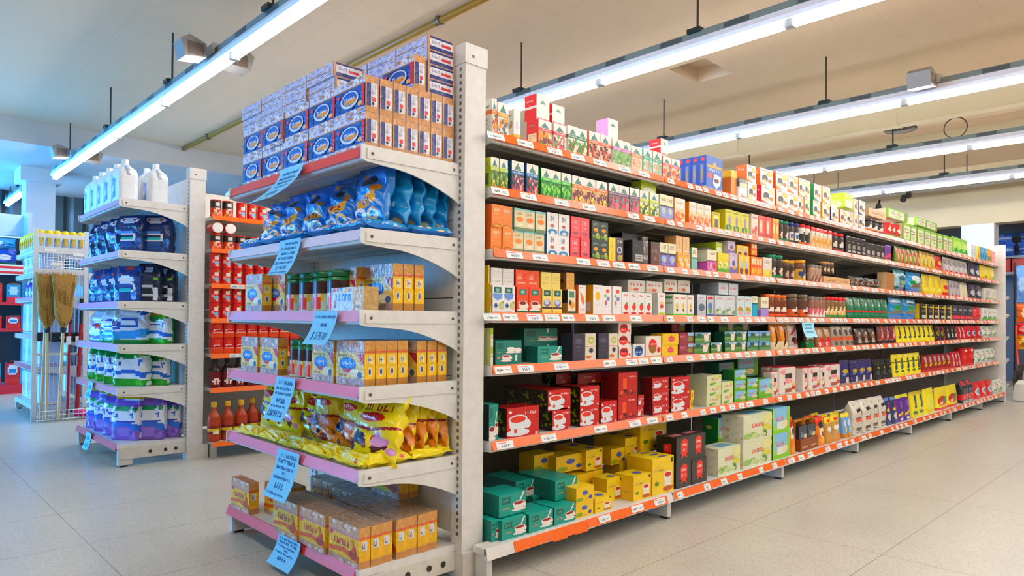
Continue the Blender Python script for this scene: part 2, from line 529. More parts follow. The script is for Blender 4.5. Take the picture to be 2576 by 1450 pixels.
p = PM(); p.box(12.5, 12.8, Y0R, Y1R, 2.5, 3.6, '#fff'); struct('wall_right', p, WALLM, 'beige wall above the wide opening')
p = PM(); p.box(12.5, 12.8, 2.45, 2.88, 0, 2.5, '#fff'); struct('column_far', p, WHITEP)
p = PM(); p.box(X1R, X1R + .1, Y0R, Y1R, 0, 3.6, '#fff'); struct('wall_far_right', p, plaster_mat('grey_blue_plaster', (0.20, 0.20, 0.215)))
p = PM(); p.box(12.8, X1R, Y0R, Y1R, 3.3, 3.4, '#fff'); struct('ceiling_side_room', p, WALLM)
p = PM(); p.box(X0R, X1R, Y0R - .1, Y0R, 0, 3.6, '#fff'); struct('wall_front', p, WALLM)
# left wall with one long shop window
p = PM()
for a, b_, z0, z1 in ((Y0R, 8.0, 0, 3.6), (13.3, Y1R, 0, 3.6), (8.0, 13.3, 0, .35), (8.0, 13.3, 3.05, 3.6)):
    p.box(X0R - .15, X0R, a, b_, z0, z1, '#fff')
struct('wall_left', p, WHITEP)
p = PM()
for k in range(5):
    y = 8.0 + 5.3 * k / 4
    p.box(X0R - .1, X0R - .04, y - .03, y + .03, .35, 3.05, '#8a8d90')
p.box(X0R - .1, X0R - .04, 8.0, 13.3, .35, .41, '#8a8d90'); p.box(X0R - .1, X0R - .04, 8.0, 13.3, 2.99, 3.05, '#8a8d90')
struct('window_1', p, STEEL)
# rear wall: corrugated sheet above a pale fascia
p = PM()
x = 1.6
while x < X1R:
    p.prism([(x, Y1R), (x + .06, Y1R - .05), (x + .20, Y1R - .05), (x + .26, Y1R)], 'z', 0, 3.13, '#fff'); x += .3
p.box(1.6, X1R, Y1R, Y1R + .1, 0, 3.6, '#fff'); p.box(X0R, -1.9, Y1R, Y1R + .1, 0, 3.6, '#fff')
p.box(-1.9, 1.6, Y1R, Y1R + .1, 3.0, 3.6, '#fff'); p.box(-1.9, 1.6, Y1R, Y1R + .1, 0, .5, '#fff')
struct('wall_back', p, CORR, 'dark corrugated rear wall')
p = PM()
for k in range(4): p.box(-1.9 + 1.15 * k, -1.84 + 1.15 * k, Y1R + .02, Y1R + .08, .5, 3.0, '#8a8d90')
p.box(-1.9, 1.6, Y1R + .02, Y1R + .08, .5, .56, '#8a8d90'); p.box(-1.9, 1.6, Y1R + .02, Y1R + .08, 2.94, 3.0, '#8a8d90')
struct('added_rear_window', p, STEEL)  # unseen frame, invented to give the rear fill lamp an opening
p = PM(); p.box(1.6, 3.2, Y1R - .25, Y1R - .06, 2.05, 2.35, '#fff'); struct('trim_1', p, WHITEP)
p = PM(); p.box(1.78, 2.14, 12.0, 12.36, 0, 3.13, '#fff'); p.box(1.70, 2.22, 11.92, 12.44, 2.93, 3.13, '#fff'); struct('column', p, WHITEP, 'white square column below the ceiling step')
p = PM(); p.bar((3.0, Y1R - .3, 2.25), (5.8, Y1R - .3, 3.1), .05, '#0c1418'); struct('trim_2', p, STEEL)

# ------------------------------------------------------------------ lamps hanging from the ceiling
TUBES = [-5.67 + 1.515 * k for k in range(12)]       # tube starts along y (joints fall at 1.9, 3.4, 4.9 ...)
RODY = [-4.9, -3.0, -1.15, 0.7, 2.55, 4.3, 6.26, 8.22, 10.1]
def lamp_row(X, label, y1=10.8, y0=-5.6, rods=RODY, zc=CZ, lit=True):
    t = empty('fluorescent_lamp_row', (X, 0, 2.84)); tag(t, label, 'ceiling lamp', 'rows of fluorescent lamps')
    a = PM()
    a.box(-.035, .035, y0, y1, .10, .145, '#747c78')
    for k in range(int((y1 - y0) / .5)):
        y = y0 + .25 + k * .5
        a.box(-.037, -.034, y, y + .18, .105, .14, '#454b49')
    a.obj('rail', STEEL, t)
    b = PM(); b.prism([(-.06, .055), (-.035, .10), (.035, .10), (.06, .055), (.055, .03), (-.055, .03)], 'y', y0, y1, '#e6e4ea', '#c8c8cc')
    b.obj('reflector', STEEL, t)
    ty = [y for y in TUBES if y0 - .1 <= y and y + 1.48 <= y1 + .15] if lit is True else lit
    for y in ty:
        g = PM(); g.bar((0, y + .03, .010), (0, y + 1.47, .010), .029, '#fff', 10); g.obj('tube', GLOW, t, smooth=True)
        for e in (y - .012, y + 1.476):
            h = PM(); h.box(-.03, .03, e, e + .026, -.016, .045, '#b9b8b6'); h.obj('lampholder', PLAST, t)
    for y in rods:
        if y0 < y < y1:
            r = PM(); r.bar((0, y, .145), (0, y, zc - 2.84), .008, '#55524e', 6); r.box(-.06, .06, y - .05, y + .05, .135, .165, '#3c4543'); r.obj('hanger_rod', METAL, t)
    return t
lamp_row(1.95, 'long row of lit white tubes over the leftmost aisle end', y1=11.0)
lamp_row(4.22, 'row of lit tubes passing above the nearest end of the long shelving')
lamp_row(6.43, 'row of lit tubes with grey floodlight, just before the ceiling beam')
lamp_row(8.58, 'row of lit tubes just behind the ceiling beam', rods=[0.7, 2.65, 4.4, 6.3, 8.2, 10.1])
lamp_row(10.65, 'rearmost row with dull tubes near the far beige wall', rods=[0.7, 2.65, 4.4, 6.3, 8.2], y1=8.0)
lamp_row(-0.35, 'row of lit tubes over the near aisle', y1=4.0)
t = lamp_row(1.86, 'short row of lit tubes behind the white column', y0=12.7, y1=14.3, rods=[13.0, 14.0], zc=3.13, lit=[12.75])

def floodlight(X, Y, label, z=2.93):
    t = empty('twin_floodlight', (X, Y, z)); tag(t, label, 'emergency light', 'twin floodlights on the lamp rails')
    a = PM(); a.box(-.05, .05, -.10, .10, .02, .09, '#b9b6b2'); a.obj('mounting_box', PLAST, t)
    for sx in (-1, 1):
        b = PM()
        pr = [(sx * .09, -.03), (sx * .24, -.05), (sx * .27, .07), (sx * .21, .11), (sx * .09, .07)]
        b.prism(pr, 'y', -.085, .085, '#8d8a88'); h = b.obj('housing', PLAST, t)
        for e in (-1, 1):
            c = PM(); c.box(sx * .165 - .055, sx * .165 + .055, min(e * .085, e * .088), max(e * .085, e * .088), -.03, .06, '#6f625a'); c.obj('lens', FILM, h)
floodlight(1.95, 5.30, 'grey twin floodlight on the leftmost lamp row, nearer the camera')
floodlight(1.95, 9.75, 'grey twin floodlight on the leftmost lamp row, near the ceiling step')
floodlight(6.43, 1.72, 'grey twin floodlight on the lamp row before the ceiling beam')

t = PM(); t.bar((3.385, 10.34, CZ - .035), (3.385, 2.0, CZ - .035), .028, '#8a6a30', 10)
o = t.obj('ceiling_pipe', STEEL, smooth=True); tag(o, 'brown pipe running under the ceiling behind the stacked biscuits', 'pipe')
for y in (9.4, 6.9, 4.4):
    c = PM(); c.bar((3.385, y - .03, CZ - .035), (3.385, y + .03, CZ - .035), .037, '#5c4a2c', 10); c.box(3.355, 3.415, y - .012, y + .012, CZ - .035, CZ, '#5c4a2c'); c.obj('clip', STEEL, o)
t = PM(); t.loft([(0, .05, .05, 2), (.02, .17, .17, 2), (.045, .19, .19, 2)], 20, '#3b3028'); o = t.obj('ceiling_rosette', STEEL, smooth=True, loc=(9.5, 2.85, CZ - .046)); tag(o, 'dark round rosette on the ceiling above a lamp row', 'ceiling rosette')
t = PM()
t.path([(0, .11 * math.cos(k * .3307), .11 * math.sin(k * .3307)) for k in range(20)], .006, '#4b4238', 6)
o = t.obj('wire_loop', STEEL, loc=(8.58, 2.03, 3.09)); tag(o, 'loop of cable tied above the lamp row behind the beam', 'cable')
for i, (px, py) in enumerate(((2272, 496), (2285, 486), (2210, 516))):
    q = on_x(px, py, 11.6); t = PM(); t.bar((0, 0, 0), (-.10, -.03, -.06), .035, '#1b1a18', 8, .045); t.bar((0, 0, 0), (.05, 0, .08), .015, '#1b1a18', 6)
    o = t.obj('spotlight', STEEL, loc=tuple(q)); tag(o, ['small black spotlight on the rearmost rail, lower of two', 'small black spotlight on the rearmost rail, upper of two', 'small black spotlight above the cardboard tray on the top shelf'][i], 'spotlight')
q = on_x(2380, 470, 11.6)
t = PM(); t.box(11.57, 11.63, -5.6, 4.9, q[2] - .05, q[2], '#77736c')
for y in (-3, 0, 2.6, 4.4): t.bar((11.6, y, q[2]), (11.6, y, CZ), .01, '#77736c', 6)
o = t.obj('track_rail', STEEL); tag(o, 'grey spotlight rail behind the rearmost lamp row', 'rail')
# ------------------------------------------------------------------ shelving
WHT, WHS = '#dedddb', '#cfcecb'
ORANGE, PINK, RED, LILAC = '#ef7229', '#e07a8c', '#d6504c', '#d7d0e2'
PERF = '#6d6862'

TICKETS = {}
def ticket_mesh(w, h, kind=0):
    k = (round(w, 3), round(h, 3), kind)
    if k not in TICKETS:
        art = ['r 0 0 1 1 #eef3f6;t .18 .25 .55 .62 #4a5560 5;t .62 .3 .86 .5 #7a8590 4;r .05 .82 .95 .88 #c9d4dc',
               'r 0 0 1 1 #f2f5f7;t .12 .3 .5 .7 #39434d 4;r .6 .3 .9 .38 #9aa6b0;r .6 .5 .9 .58 #9aa6b0',
               'r 0 0 1 1 #eaf0f5;t .3 .2 .8 .6 #5a6570 4;r .08 .74 .6 .82 #e0483e'][kind]
        p = pbox(w, .0008, h, '#eef3f6', art=art)
        TICKETS[k] = p.mesh('price_ticket', PAPER)
    return TICKETS[k]

def slots(pm, x, y0, y1, z0, z1, c=PERF):
    z = z0
    while z < z1:
        pm.box(x - .0012, x + .0005, y0, y1, z, z + .013, c); z += .026

def bracket_profile(x0, x1, z):
    pts = [(x0, z), (x1, z), (x1, z - .155)]
    for k in range(9):
        t = k / 8
        x = x1 - .03 - (x1 - x0 - .13) * t
        pts.append((x, z - .062 - .075 * (1 - t) ** 1.8))
    pts += [(x0 + .02, z - .056), (x0, z - .05)]
    return pts

def end_display(label, y0, y1, levels, zb, rails, top=2.0, panel='#e2dfda'):
    """end-of-row unit: shelves face -x; posts at the back"""
    XF, XB = 1.235, 1.662
    t = empty('end_display', (XB, (y0 + y1) / 2, 0)); tag(t, label, 'shelving', 'end displays')
    loc = Matrix.Translation(-t.location)
    def put(pm, name, mat, parent=t, smooth=False):
        me = pm.mesh(name, mat, smooth, loc); o = bpy.data.objects.new(name, me); COL.objects.link(o); o.parent = parent or t; return o
    for k, yy in enumerate((y0 - .035, y1 - .03)):
        p = PM(); p.box(XB, XB + .103, yy, yy + .065, 0.0, top, WHT)
        p.box(XB - .004, XB + .108, yy - .004, yy + .069, top - .075, top, WHT)
        p.box(XB - .003, XB + .135, yy - .012, yy + .075, 0, .10, '#d6d2ca')
        p.box(XB + .03, XB + .04, yy - .0055, yy - .004, top - .05, top - .04, '#77736c')
        po = put(p, 'post', STEEL)
        s = PM(); slots(s, XB, yy + .022, yy + .034, .16, top - .1); put(s, 'slot_strip', STEEL, po)
    p = PM()
    for j in range(6):
        za, zb_ = .16 + j * (top - .22) / 6, .16 + (j + 1) * (top - .22) / 6
        p.box(XB + .01, XB + .025, y0 + .03, y1 - .03, za, zb_ - .004, panel)
    put(p, 'back_panel', STEEL)
    out = []
    for i, z in enumerate(levels):
        s = PM()
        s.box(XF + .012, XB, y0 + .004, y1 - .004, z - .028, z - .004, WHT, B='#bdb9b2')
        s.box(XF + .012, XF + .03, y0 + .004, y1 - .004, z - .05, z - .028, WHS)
        for k in range(3):
            s.box(XF + .1 + .13 * k, XF + .115 + .13 * k, y0 + .01, y1 - .01, z - .036, z - .028, '#c6c2bb')
        so = put(s, 'shelf', STEEL)
        for yy in (y0 - .004, y1 - .004):
            b = PM(); q = bracket_profile(XF, XB, z); n = len(q)
            b.prism(q, 'y', yy, yy + .007, WHT)
            b.box(XF + .02, XB - .01, yy - .004, yy, z - .046, z - .012, WHT)
            for xx in (XF + .04, XB - .03):
                b.bar((xx, yy - .006, z - .028), (xx, yy - .004, z - .028), .006, '#57534e', 6)
            put(b, 'bracket', STEEL, so)
        r = PM(); c = rails[i]
        r.prism([(XF, z - .04), (XF + .012, z - .002), (XF + .016, z - .002), (XF + .016, z - .04)], 'y', y0 + .012, y1 - .004, c)
        ro = put(r, 'price_rail', PLAST, so)
        out.append(so)
    # base
    s = PM(); s.box(XF + .012, XB + .01, y0 + .004, y1 - .004, zb - .03, zb - .004, WHT)
    bo = put(s, 'base_deck', STEEL)
    for yy in (y0 - .002, y1 - .03):
        s = PM(); s.box(XF + .02, XB, yy, yy + .032, zb - .10, zb - .03, '#d3cfc7')
        if yy < y0:
            for xx in (1.44, 1.535, 1.60): s.bar((xx, y0 - .004, zb - .065), (xx, y0 - .002, zb - .065), .012, '#2e2a26', 8)
        put(s, 'side_plate', STEEL, bo)
    r = PM(); r.prism([(XF, zb - .042), (XF + .012, zb - .002), (XF + .016, zb - .002), (XF + .016, zb - .042)], 'y', y0 + .03, y1 - .004, rails[-1]); put(r, 'price_rail', PLAST, bo)
    for yy in (y0 + .002, y1 - .04):
        f = PM(); f.box(XF + .015, XF + .10, yy, yy + .035, .012, zb - .03, WHS); fo = put(f, 'foot', STEEL)
        f = PM(); f.box(XF + .03, XF + .07, yy + .005, yy + .03, 0, .012, '#1d1b1a'); put(f, 'foot_pad', PLAST, fo)
    return t, out, bo

E1Z = [1.573, 1.289, 1.010, .7485, .465]; E1B = .130
end1, e1sh, e1base = end_display('white end display in front of the long gondola, stacked with biscuits and yellow bags', 2.03, 3.16, E1Z, E1B, [RED, LILAC, '#dca0c0', PINK, PINK, RED], top=2.03)
E2Z = [1.752, 1.415, 1.083, .798, .515]; E2B = .150
end2, e2sh, e2base = end_display('white end display stocked with white jugs and detergent bags', 4.97, 6.09, E2Z, E2B, ['#d79fb4', '#dc93b4', '#dc8fb6', '#e0a0b8', '#e0848c', '#d96a70'], top=2.01)
E3Z = [1.62, 1.40, 1.167, .80, .50]; E3B = .13
end3, e3sh, e3base = end_display('narrow end display with wire side holding upturned brooms', 7.74, 8.86, E3Z, E3B, ['#c9c4e0', '#b9c0d6', '#d59ac0', '#c9b0c8', '#d07a80', '#b9c6d8'], top=1.40)

# blue hand-printed price cards hooked on the rails
def price_card(px, lab, parts, zt, w=.17, h=.15, tilt=.07, y=None):
    yy = on_x(px, 800, 1.232)[1] if y is None else y
    p = PM(); n = 6
    def P(u, v):       # u right (towards -y), v down
        return (1.231 - tilt * (v ** 1.6) - .002, yy - (u - .5) * w, zt - h * v * (1 - .12 * v))
    for k in range(n):
        a, b = k / n, (k + 1) / n
        p.poly([P(0, b), P(1, b), P(1, a), P(0, a)], '#8ccdf0')
    for face, pts, c in parse(parts):
        q = []
        for u, v in pts:
            x, y_, z = P(u, 1 - v); q.append((x - .0012, y_, z + .0004))
        # split long faces so that they follow the bend
        p.poly(q, c)
    o = p.obj('price_card', PAPER); tag(o, lab, 'price card', 'blue price cards on the end displays')
    return o
INK = '#2a5d94'
price_card(732, 'blue price card on the red top rail of the biscuit end display', f't .2 .80 .9 .87 {INK} 9;t .15 .68 .85 .75 {INK} 10;t .2 .56 .9 .63 {INK} 9;t .25 .44 .8 .51 {INK} 8;t .25 .2 .75 .34 {INK} 5;t .1 .07 .8 .12 {INK} 10', 1.572, .19, .17, .13)
price_card(730, 'blue price card on the white rail under the blue cookie bags', f't .3 .86 .9 .92 {INK} 8;t .12 .73 .9 .80 {INK} 9;t .2 .60 .85 .67 {INK} 9;t .15 .46 .85 .54 {INK} 10;t .08 .33 .92 .40 {INK} 12;x $_196.00 .25 .15 .75 .27 {INK};t .08 .05 .9 .09 {INK} 12', 1.288, .175, .16, .055)
price_card(822, 'blue price card reading 275.00 on the lilac rail', f't .06 .80 .95 .88 {INK} 14;t .4 .56 .68 .66 {INK} 4;x $_275.00 .2 .12 .85 .4 {INK}', 1.006, .165, .135, .05)
price_card(722, 'blue price card on the pink rail above the yellow bags', f't .2 .84 .92 .92 {INK} 8;t .12 .72 .9 .78 {INK} 10;t .1 .61 .92 .67 {INK} 11;t .28 .42 .75 .53 {INK} 4;t .1 .32 .85 .37 {INK} 11;t .12 .1 .85 .25 {INK} 7', .747, .165, .185, .055)
price_card(731, 'blue price card on the pink rail below the yellow bags', f't .2 .85 .92 .92 {INK} 9;t .12 .73 .92 .81 {INK} 8;t .1 .61 .85 .67 {INK} 10;t .42 .52 .62 .57 {INK} 3;t .1 .41 .88 .47 {INK} 11;t .3 .22 .7 .34 {INK} 4;t .1 .08 .85 .13 {INK} 12', .463, .185, .20, .06)
price_card(736, 'blue price card on the red bottom rail', f't .1 .86 .92 .93 {INK} 9;t .1 .74 .92 .82 {INK} 8;t .1 .62 .85 .68 {INK} 10;t .42 .53 .62 .58 {INK} 3;t .1 .42 .88 .48 {INK} 11;t .3 .22 .7 .34 {INK} 4', .128, .185, .115, .05)
price_card(232, 'small blue card on the red rail under the green bags', 't .25 .6 .75 .8 #3f86c8 4;r .25 .15 .8 .4 #4f9ad8', .513, .13, .13, .03)
price_card(229, 'small blue card on the bottom rail under the purple bags', 't .25 .6 .75 .8 #3f86c8 4;r .25 .15 .8 .4 #4f9ad8', .148, .14, .13, .03)

# the long gondola: seven bays along x, faces -y
GZ = [1.715, 1.503, 1.260, 1.012, .805, .510]; GB = .130
GF, GBF = 1.960, 1.895         # front of upper shelves, front of base deck
BAYX = [1.70, 2.94, 4.19, 5.44, 6.69, 7.94, 9.19, 10.30]
BAYL = ['gondola bay nearest the end display, herbal tea above red and yellow tea boxes', 'second gondola bay, white tea boxes above green and cream boxes', 'third gondola bay, coffee jars above animal-print cocoa pouches', 'fourth gondola bay, dark coffee packs above white handled bags',
        'fifth gondola bay, green cartons on top and yellow packs below', 'sixth gondola bay, lime packs on top and red tins below', 'last gondola bay beside the far white post']
NEART = [[(1223, 1268), (1300, 1340), (1376, 1413), (1436, 1470), (1492, 1525), (1550, 1590), (1600, 1640)],
         [(1237, 1278), (1308, 1350), (1395, 1430), (1465, 1497), (1580, 1607), (1620, 1648)],
         [(1275, 1315), (1340, 1378), (1452, 1485), (1502, 1535), (1543, 1572), (1582, 1610), (1628, 1657)],
         [(1216, 1263), (1267, 1303), (1328, 1365), (1373, 1408), (1414, 1447), (1472, 1510), (1513, 1553), (1587, 1615)],
         [(1247, 1290), (1305, 1345), (1397, 1432), (1520, 1552), (1577, 1605), (1608, 1633), (1640, 1666)],
         [(1252, 1296), (1365, 1403), (1497, 1532), (1585, 1615), (1630, 1658)],
         [(1510, 1540), (1593, 1622), (1648, 1678)]]
rng = random.Random(5)
for bi in range(7):
    xa, xb = BAYX[bi], BAYX[bi + 1]
    t = empty('gondola_bay', ((xa + xb) / 2, 2.2, 0)); tag(t, BAYL[bi], 'shelving', 'bays of the long gondola')
    loc = Matrix.Translation(-t.location)
    def put(pm, name, mat, parent=t, smooth=False):
        o = bpy.data.objects.new(name, pm.mesh(name, mat, smooth, loc)); COL.objects.link(o); o.parent = parent or t; return o
    p = PM()
    xs = xa + (.08 if bi == 0 else .0)
    for j in range(6):
        p.box(xs + .02, xb - .02, 2.56, 2.575, .14 + .3 * j, .434 + .3 * j, '#7f7a75')
    put(p, 'back_panel', STEEL)
    p = PM(); p.box(xb - .015, xb + .015, 2.576, 2.64, 0, 1.95, WHS); slots(p, xb, 2.5445, 2.546, .2, 1.9, '#55514c') if False else None
    put(p, 'upright', STEEL)
    for li in range(7):
        base = li == 6
        z = GB if base else GZ[li]
        yf = GBF if base else GF
        x0, x1 = xs + .004, xb - .004
        if base: x0 = xa + .004
        s = PM()
        if base and bi == 0:
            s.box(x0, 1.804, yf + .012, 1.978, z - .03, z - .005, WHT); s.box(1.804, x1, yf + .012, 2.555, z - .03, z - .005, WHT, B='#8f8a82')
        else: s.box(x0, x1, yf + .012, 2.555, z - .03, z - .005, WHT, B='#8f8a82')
        if not base:
            s.box(x0, x1, yf + .012, yf + .03, z - .045, z - .03, WHS)
            for q in range(3): s.box(x0 + .01, x1 - .01, yf + .12 + .15 * q, yf + .135 + .15 * q, z - .038, z - .03, '#98938b')
        else:
            s.prism([(yf, z - .045), (yf + .012, z - .003), (yf + .02, z - .003), (yf + .02, z - .045)], 'x', x0, x1, WHT)
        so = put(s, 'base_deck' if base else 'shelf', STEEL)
        if not base:
            for xx in (x0, x1 - .004):
                b = PM(); b.prism([(yf + .03, z - .03), (2.55, z - .03), (2.55, z - .15), (2.3, z - .09), (yf + .03, z - .045)], 'x', xx, xx + .004, WHS)
                put(b, 'bracket', STEEL, so)
        r = PM(); ra, rb = x0 + .004, x1 - .006
        if base and bi == 0: ra, rb = 1.845, 2.885
        if base and bi == 0:      # the brittle lower edge of this strip is chipped
            n = 24; prev = None
            jr = random.Random(3)
            for k in range(n):
                a, b = ra + (rb - ra) * k / n, ra + (rb - ra) * (k + 1) / n
                dz = jr.uniform(-.004, .004) - (.006 if k in (5, 6, 7, 8, 9) else 0)
                r.prism([(yf - .003, z - .042 + dz), (yf + .009, z - .006), (yf + .012, z - .006), (yf + .004, z - .042 + dz)], 'x', a, b, ORANGE)
        else:
            r.prism([(yf - .001, z - .036), (yf + .0115, z - .003), (yf + .0145, z - .003), (yf + .0145, z - .036)], 'x', ra, rb, ORANGE)
        put(r, 'price_rail', PLAST, so)
        # paper tickets in the rail
        if bi == 0:
            spans = [(on_y(a, 800, yf)[0], on_y(b, 800, yf)[0]) for a, b in NEART[li]]
        else:
            spans = []; x = x0 + .03
            while x < x1 - .08:
                w = rng.uniform(.05, .06) * (1.5 if rng.random() < .1 else 1)
                spans.append((x, x + w)); x += w + rng.choice((.02, .03, .05, .08, .13) if not base else (.06, .12, .2))
        ang = math.atan2(.0125, .033)
        for q, (a, b) in enumerate(spans):
            me = ticket_mesh(round(min(b - a, .09), 2), .029, (q * 7 + li + bi) % 3)
            o = bpy.data.objects.new('price_ticket', me); COL.objects.link(o); o.parent = so
            o.location = Vector(((a + b) / 2, yf - (.0032 if base and bi == 0 else .0016), z - .0355)) - t.location
            o.rotation_euler = (-ang, 0, 0)
        if base:
            for fx in ([xa + .01, xb - .035] if bi == 0 else [xb - .035]):
                f = PM(); f.box(fx, fx + .03, yf + .015, yf + .075 if fx < 1.8 else yf + .14, .012, z - .03, WHS); fo = put(f, 'foot', STEEL)
                f = PM(); f.box(fx + .005, fx + .025, yf + .02, yf + .06, 0, .012, '#1d1b1a'); put(f, 'foot_pad', PLAST, fo)
            f = PM(); f.box(xb - .03, xb - .01, yf + .14, 2.5, z - .075, z - .03, WHS); put(f, 'base_rail', STEEL)
# far end post of the gondola
p = PM(); p.box(10.31, 10.42, 1.93, 2.62, .0, 1.95, '#d8d5cf'); p.box(10.31, 10.335, 1.905, 1.93, 0, 1.95, WHT)
for k in range(5): p.box(10.31, 10.42, 1.9292, 1.93, .32 + .33 * k, .325 + .33 * k, '#a9a59e')
o = p.obj('end_post', STEEL); tag(o, 'white end panel closing the far end of the long gondola', 'post')

# shelving behind the second end display (only its near bay shows)
LZ = [1.692, 1.464, 1.218, .976, .731, .492]; LB = .127
t = empty('gondola_bay', (2.6, 5.2, 0)); tag(t, 'white gondola bay with orange rails holding red tins and ketchup', 'shelving')
loc = Matrix.Translation(-t.location)
def put(pm, name, mat, parent, smooth=False):
    o = bpy.data.objects.new(name, pm.mesh(name, mat, smooth, loc)); COL.objects.link(o); o.parent = parent or t; return o
p = PM()
for j in range(6): p.box(1.80, 4.2, 5.45, 5.465, .14 + .3 * j, .434 + .3 * j, '#d6d2cb')
put(p, 'back_panel', STEEL, t)
for li, z in enumerate(LZ + [LB]):
    yf = 4.85 if li < 6 else 4.80
    s = PM(); s.box(1.80, 4.2, yf + .012, 5.44, z - .03, z - .005, WHT); so = put(s, 'shelf' if li < 6 else 'base_deck', STEEL, t)
    r = PM(); r.prism([(yf, z - .036), (yf + .012, z - .003), (yf + .016, z - .003), (yf + .016, z - .036)], 'x', 1.785, 4.2, ORANGE); put(r, 'price_rail', PLAST, so)
    if li in (2, 4):
        o = bpy.data.objects.new('price_ticket', ticket_mesh(.1, .028, 1)); COL.objects.link(o); o.parent = so; o.location = Vector((1.96, yf - .002, z - .035)) - t.location
for fx in (1.81, 4.1):
    f = PM(); f.box(fx, fx + .04, 4.9, 5.0, 0, .097, WHS); put(f, 'foot', STEEL, t)
# ------------------------------------------------------------------ goods: kinds
K = {}
def kind(key, t, name, cat, F, S=None, T=None, art='', d=.07, lid=None, lname='lid', mat=None, back=None, noise=0.0, n=None, **kw):
    K[key] = dict(t=t, name=name, cat=cat, F=F, S=S, T=T, art=art, d=d, lid=lid, lname=lname, mat=mat, back=back, noise=noise, n=n, **kw)

def tea(key, band, pics, bg='#e9e6da', side=None, name='tea_box'):
    pc = ' '.join(pics)
    art = (f'm .5 .84 .30 #54857c;t .28 .73 .72 .755 #9db0aa 7;r 0 .03 1 .56 {bg};s 0 .03 1 .56 14 .19 {pc};s 0 .03 1 .56 22 .10 {pc};r 0 .56 1 .68 {band};t .12 .595 .88 .645 #fbf6ee 7;r 0 0 1 .03 #f3efe8;'
           f'f L;r 0 .56 1 .68 {band};t .2 .76 .8 .82 #8aa39c 5;r .15 .1 .85 .48 {bg};t .25 .38 .75 .43 #777 5;t .25 .28 .75 .33 #777 5')
    kind(key, 'box', name, 'tea box', '#f4f1ec', side or '#f1ede7', '#f4f1ec', art)
tea('t_peach', '#ee7f3a', ['#f0603a', '#f6a04a', '#3f4a44', '#f3e9d8'])
tea('t_honey', '#f2a52c', ['#f0b040', '#5a6a8a', '#f08a3a', '#e8e3da'])
tea('t_red', '#e23b40', ['#7a2436', '#f09a30', '#5f8f34', '#c03a3a'], '#f2d9b0', '#df3436')
tea('t_straw', '#e4566a', ['#6a3548', '#d85a6a', '#7aa05a', '#f3dfc8'], '#f3e6d8')
tea('t_mint2', '#3f7d5a', ['#b8303a', '#4f8f3f', '#efe8d8', '#6aa050'], '#eef0e4')
tea('t_berry', '#e8642a', ['#2a1f2a', '#d04a38', '#f0a878', '#7a2a2a'], '#e8d2c0', '#e8642a')
tea('t_lilac', '#c978b8', ['#5f9a4c', '#86b86a', '#b0cc98', '#3f7a3a'], '#a8cc90')
tea('t_apric', '#ee8a50', ['#f3b090', '#f2c8a8', '#e88a60', '#f0dcc0'], '#f4d6b8')
tea('t_teal', '#2fa48c', ['#88b890', '#d8d0b0', '#8ab4a8', '#e8a888'], '#e4ebe0', '#2fa48c')
tea('t_redorange', '#e84a50', ['#f08a40', '#e85a3a', '#5a2a4a', '#f4c8a0'], '#f6dcc4', '#e84a50')
tea('t_limeherb', '#b7cc28', ['#3f6a34', '#5f8f4a', '#8fb06a', '#e8d040'], '#547a4a', '#c4d040')
tea('t_blue', '#2f6eb0', ['#d83a4a', '#2a2a38', '#e8b8b8', '#4a4a60'], '#3a3a44', '#1f5c9a')
tea('t_green', '#55c83c', ['#2f8f24', '#6fd040', '#1f5f1c', '#a0e070'], '#2f7f28', '#3f9a3c')
tea('t_orange', '#f07a34', ['#7a3040', '#f0a850', '#f2dc78', '#5a2838'], '#f0c890', '#f3efe8')
tea('t_plum', '#6a3f6a', ['#d83a4a', '#e8707a', '#4a3a4a', '#8a8a90'], '#8f8a90', '#5a2a50')
tea('t_pine', '#c8d22a', ['#2f7a34', '#e8e040', '#1f4f24', '#f4f0d8'], '#e6ecd0', '#c6d030')
TEAW = '#f3f0ea'
kind('wback', 'box', 'tea_box', 'tea box', '#f2efe9', '#e9e5de', '#f2efe9', 'm .5 .75 .22 #7fa39b;t .25 .3 .75 .34 #bbb 6')
kind('wback_red', 'box', 'tea_box', 'tea box', '#f2efe9', '#e23b3c', '#f2efe9', 'm .5 .75 .22 #7fa39b;r 0 0 1 .1 #e8888a;f L;r 0 .45 1 .55 #f6e8e6;t .2 .72 .8 .8 #f6d0cc 5')
kind('wback_pink', 'box', 'tea_box', 'tea box', '#f2efe9', '#eba6dc', '#f2efe9', 'm .5 .75 .25 #6f9a90;f L;t .2 .3 .8 .36 #f6d6ee 5')
kind('wtext', 'box', 'tea_box', 'tea box', '#f1eee8', '#f1eee8', '#f4f1ec', 'r 0 .05 1 .16 #f4b13a;e .5 .45 .3 .15 #d8d6e8;f L;t .1 .75 .9 .82 #7a8f88 6;s .1 .2 .9 .7 12 .1 #7a8a9a #f0a050 #9fb0a8;r 0 .04 1 .14 #f4b13a')
kind('mate', 'box', 'tea_box', 'tea box', '#3f66c0', '#3a5cb8', '#4f7ad0', 'r .05 .66 .95 .74 #c9a24a;e .5 .78 .1 .05 #d8b45a;t .15 .56 .85 .63 #dfe4f2 6;p #eef0f4 .45 .5 .9 .45 .85 .2 .6 .06 .4 .2;e .62 .3 .16 .07 #5a3328;e .22 .42 .17 .085 #e2574f;r 0 0 1 .06 #7fb0e8;f L;e .5 .9 .28 .06 #e2574f;r .15 .2 .6 .75 #7f8fc8;r .3 .3 .5 .6 #b9a56a;r 0 0 1 .1 #c8c8a0', d=.045)
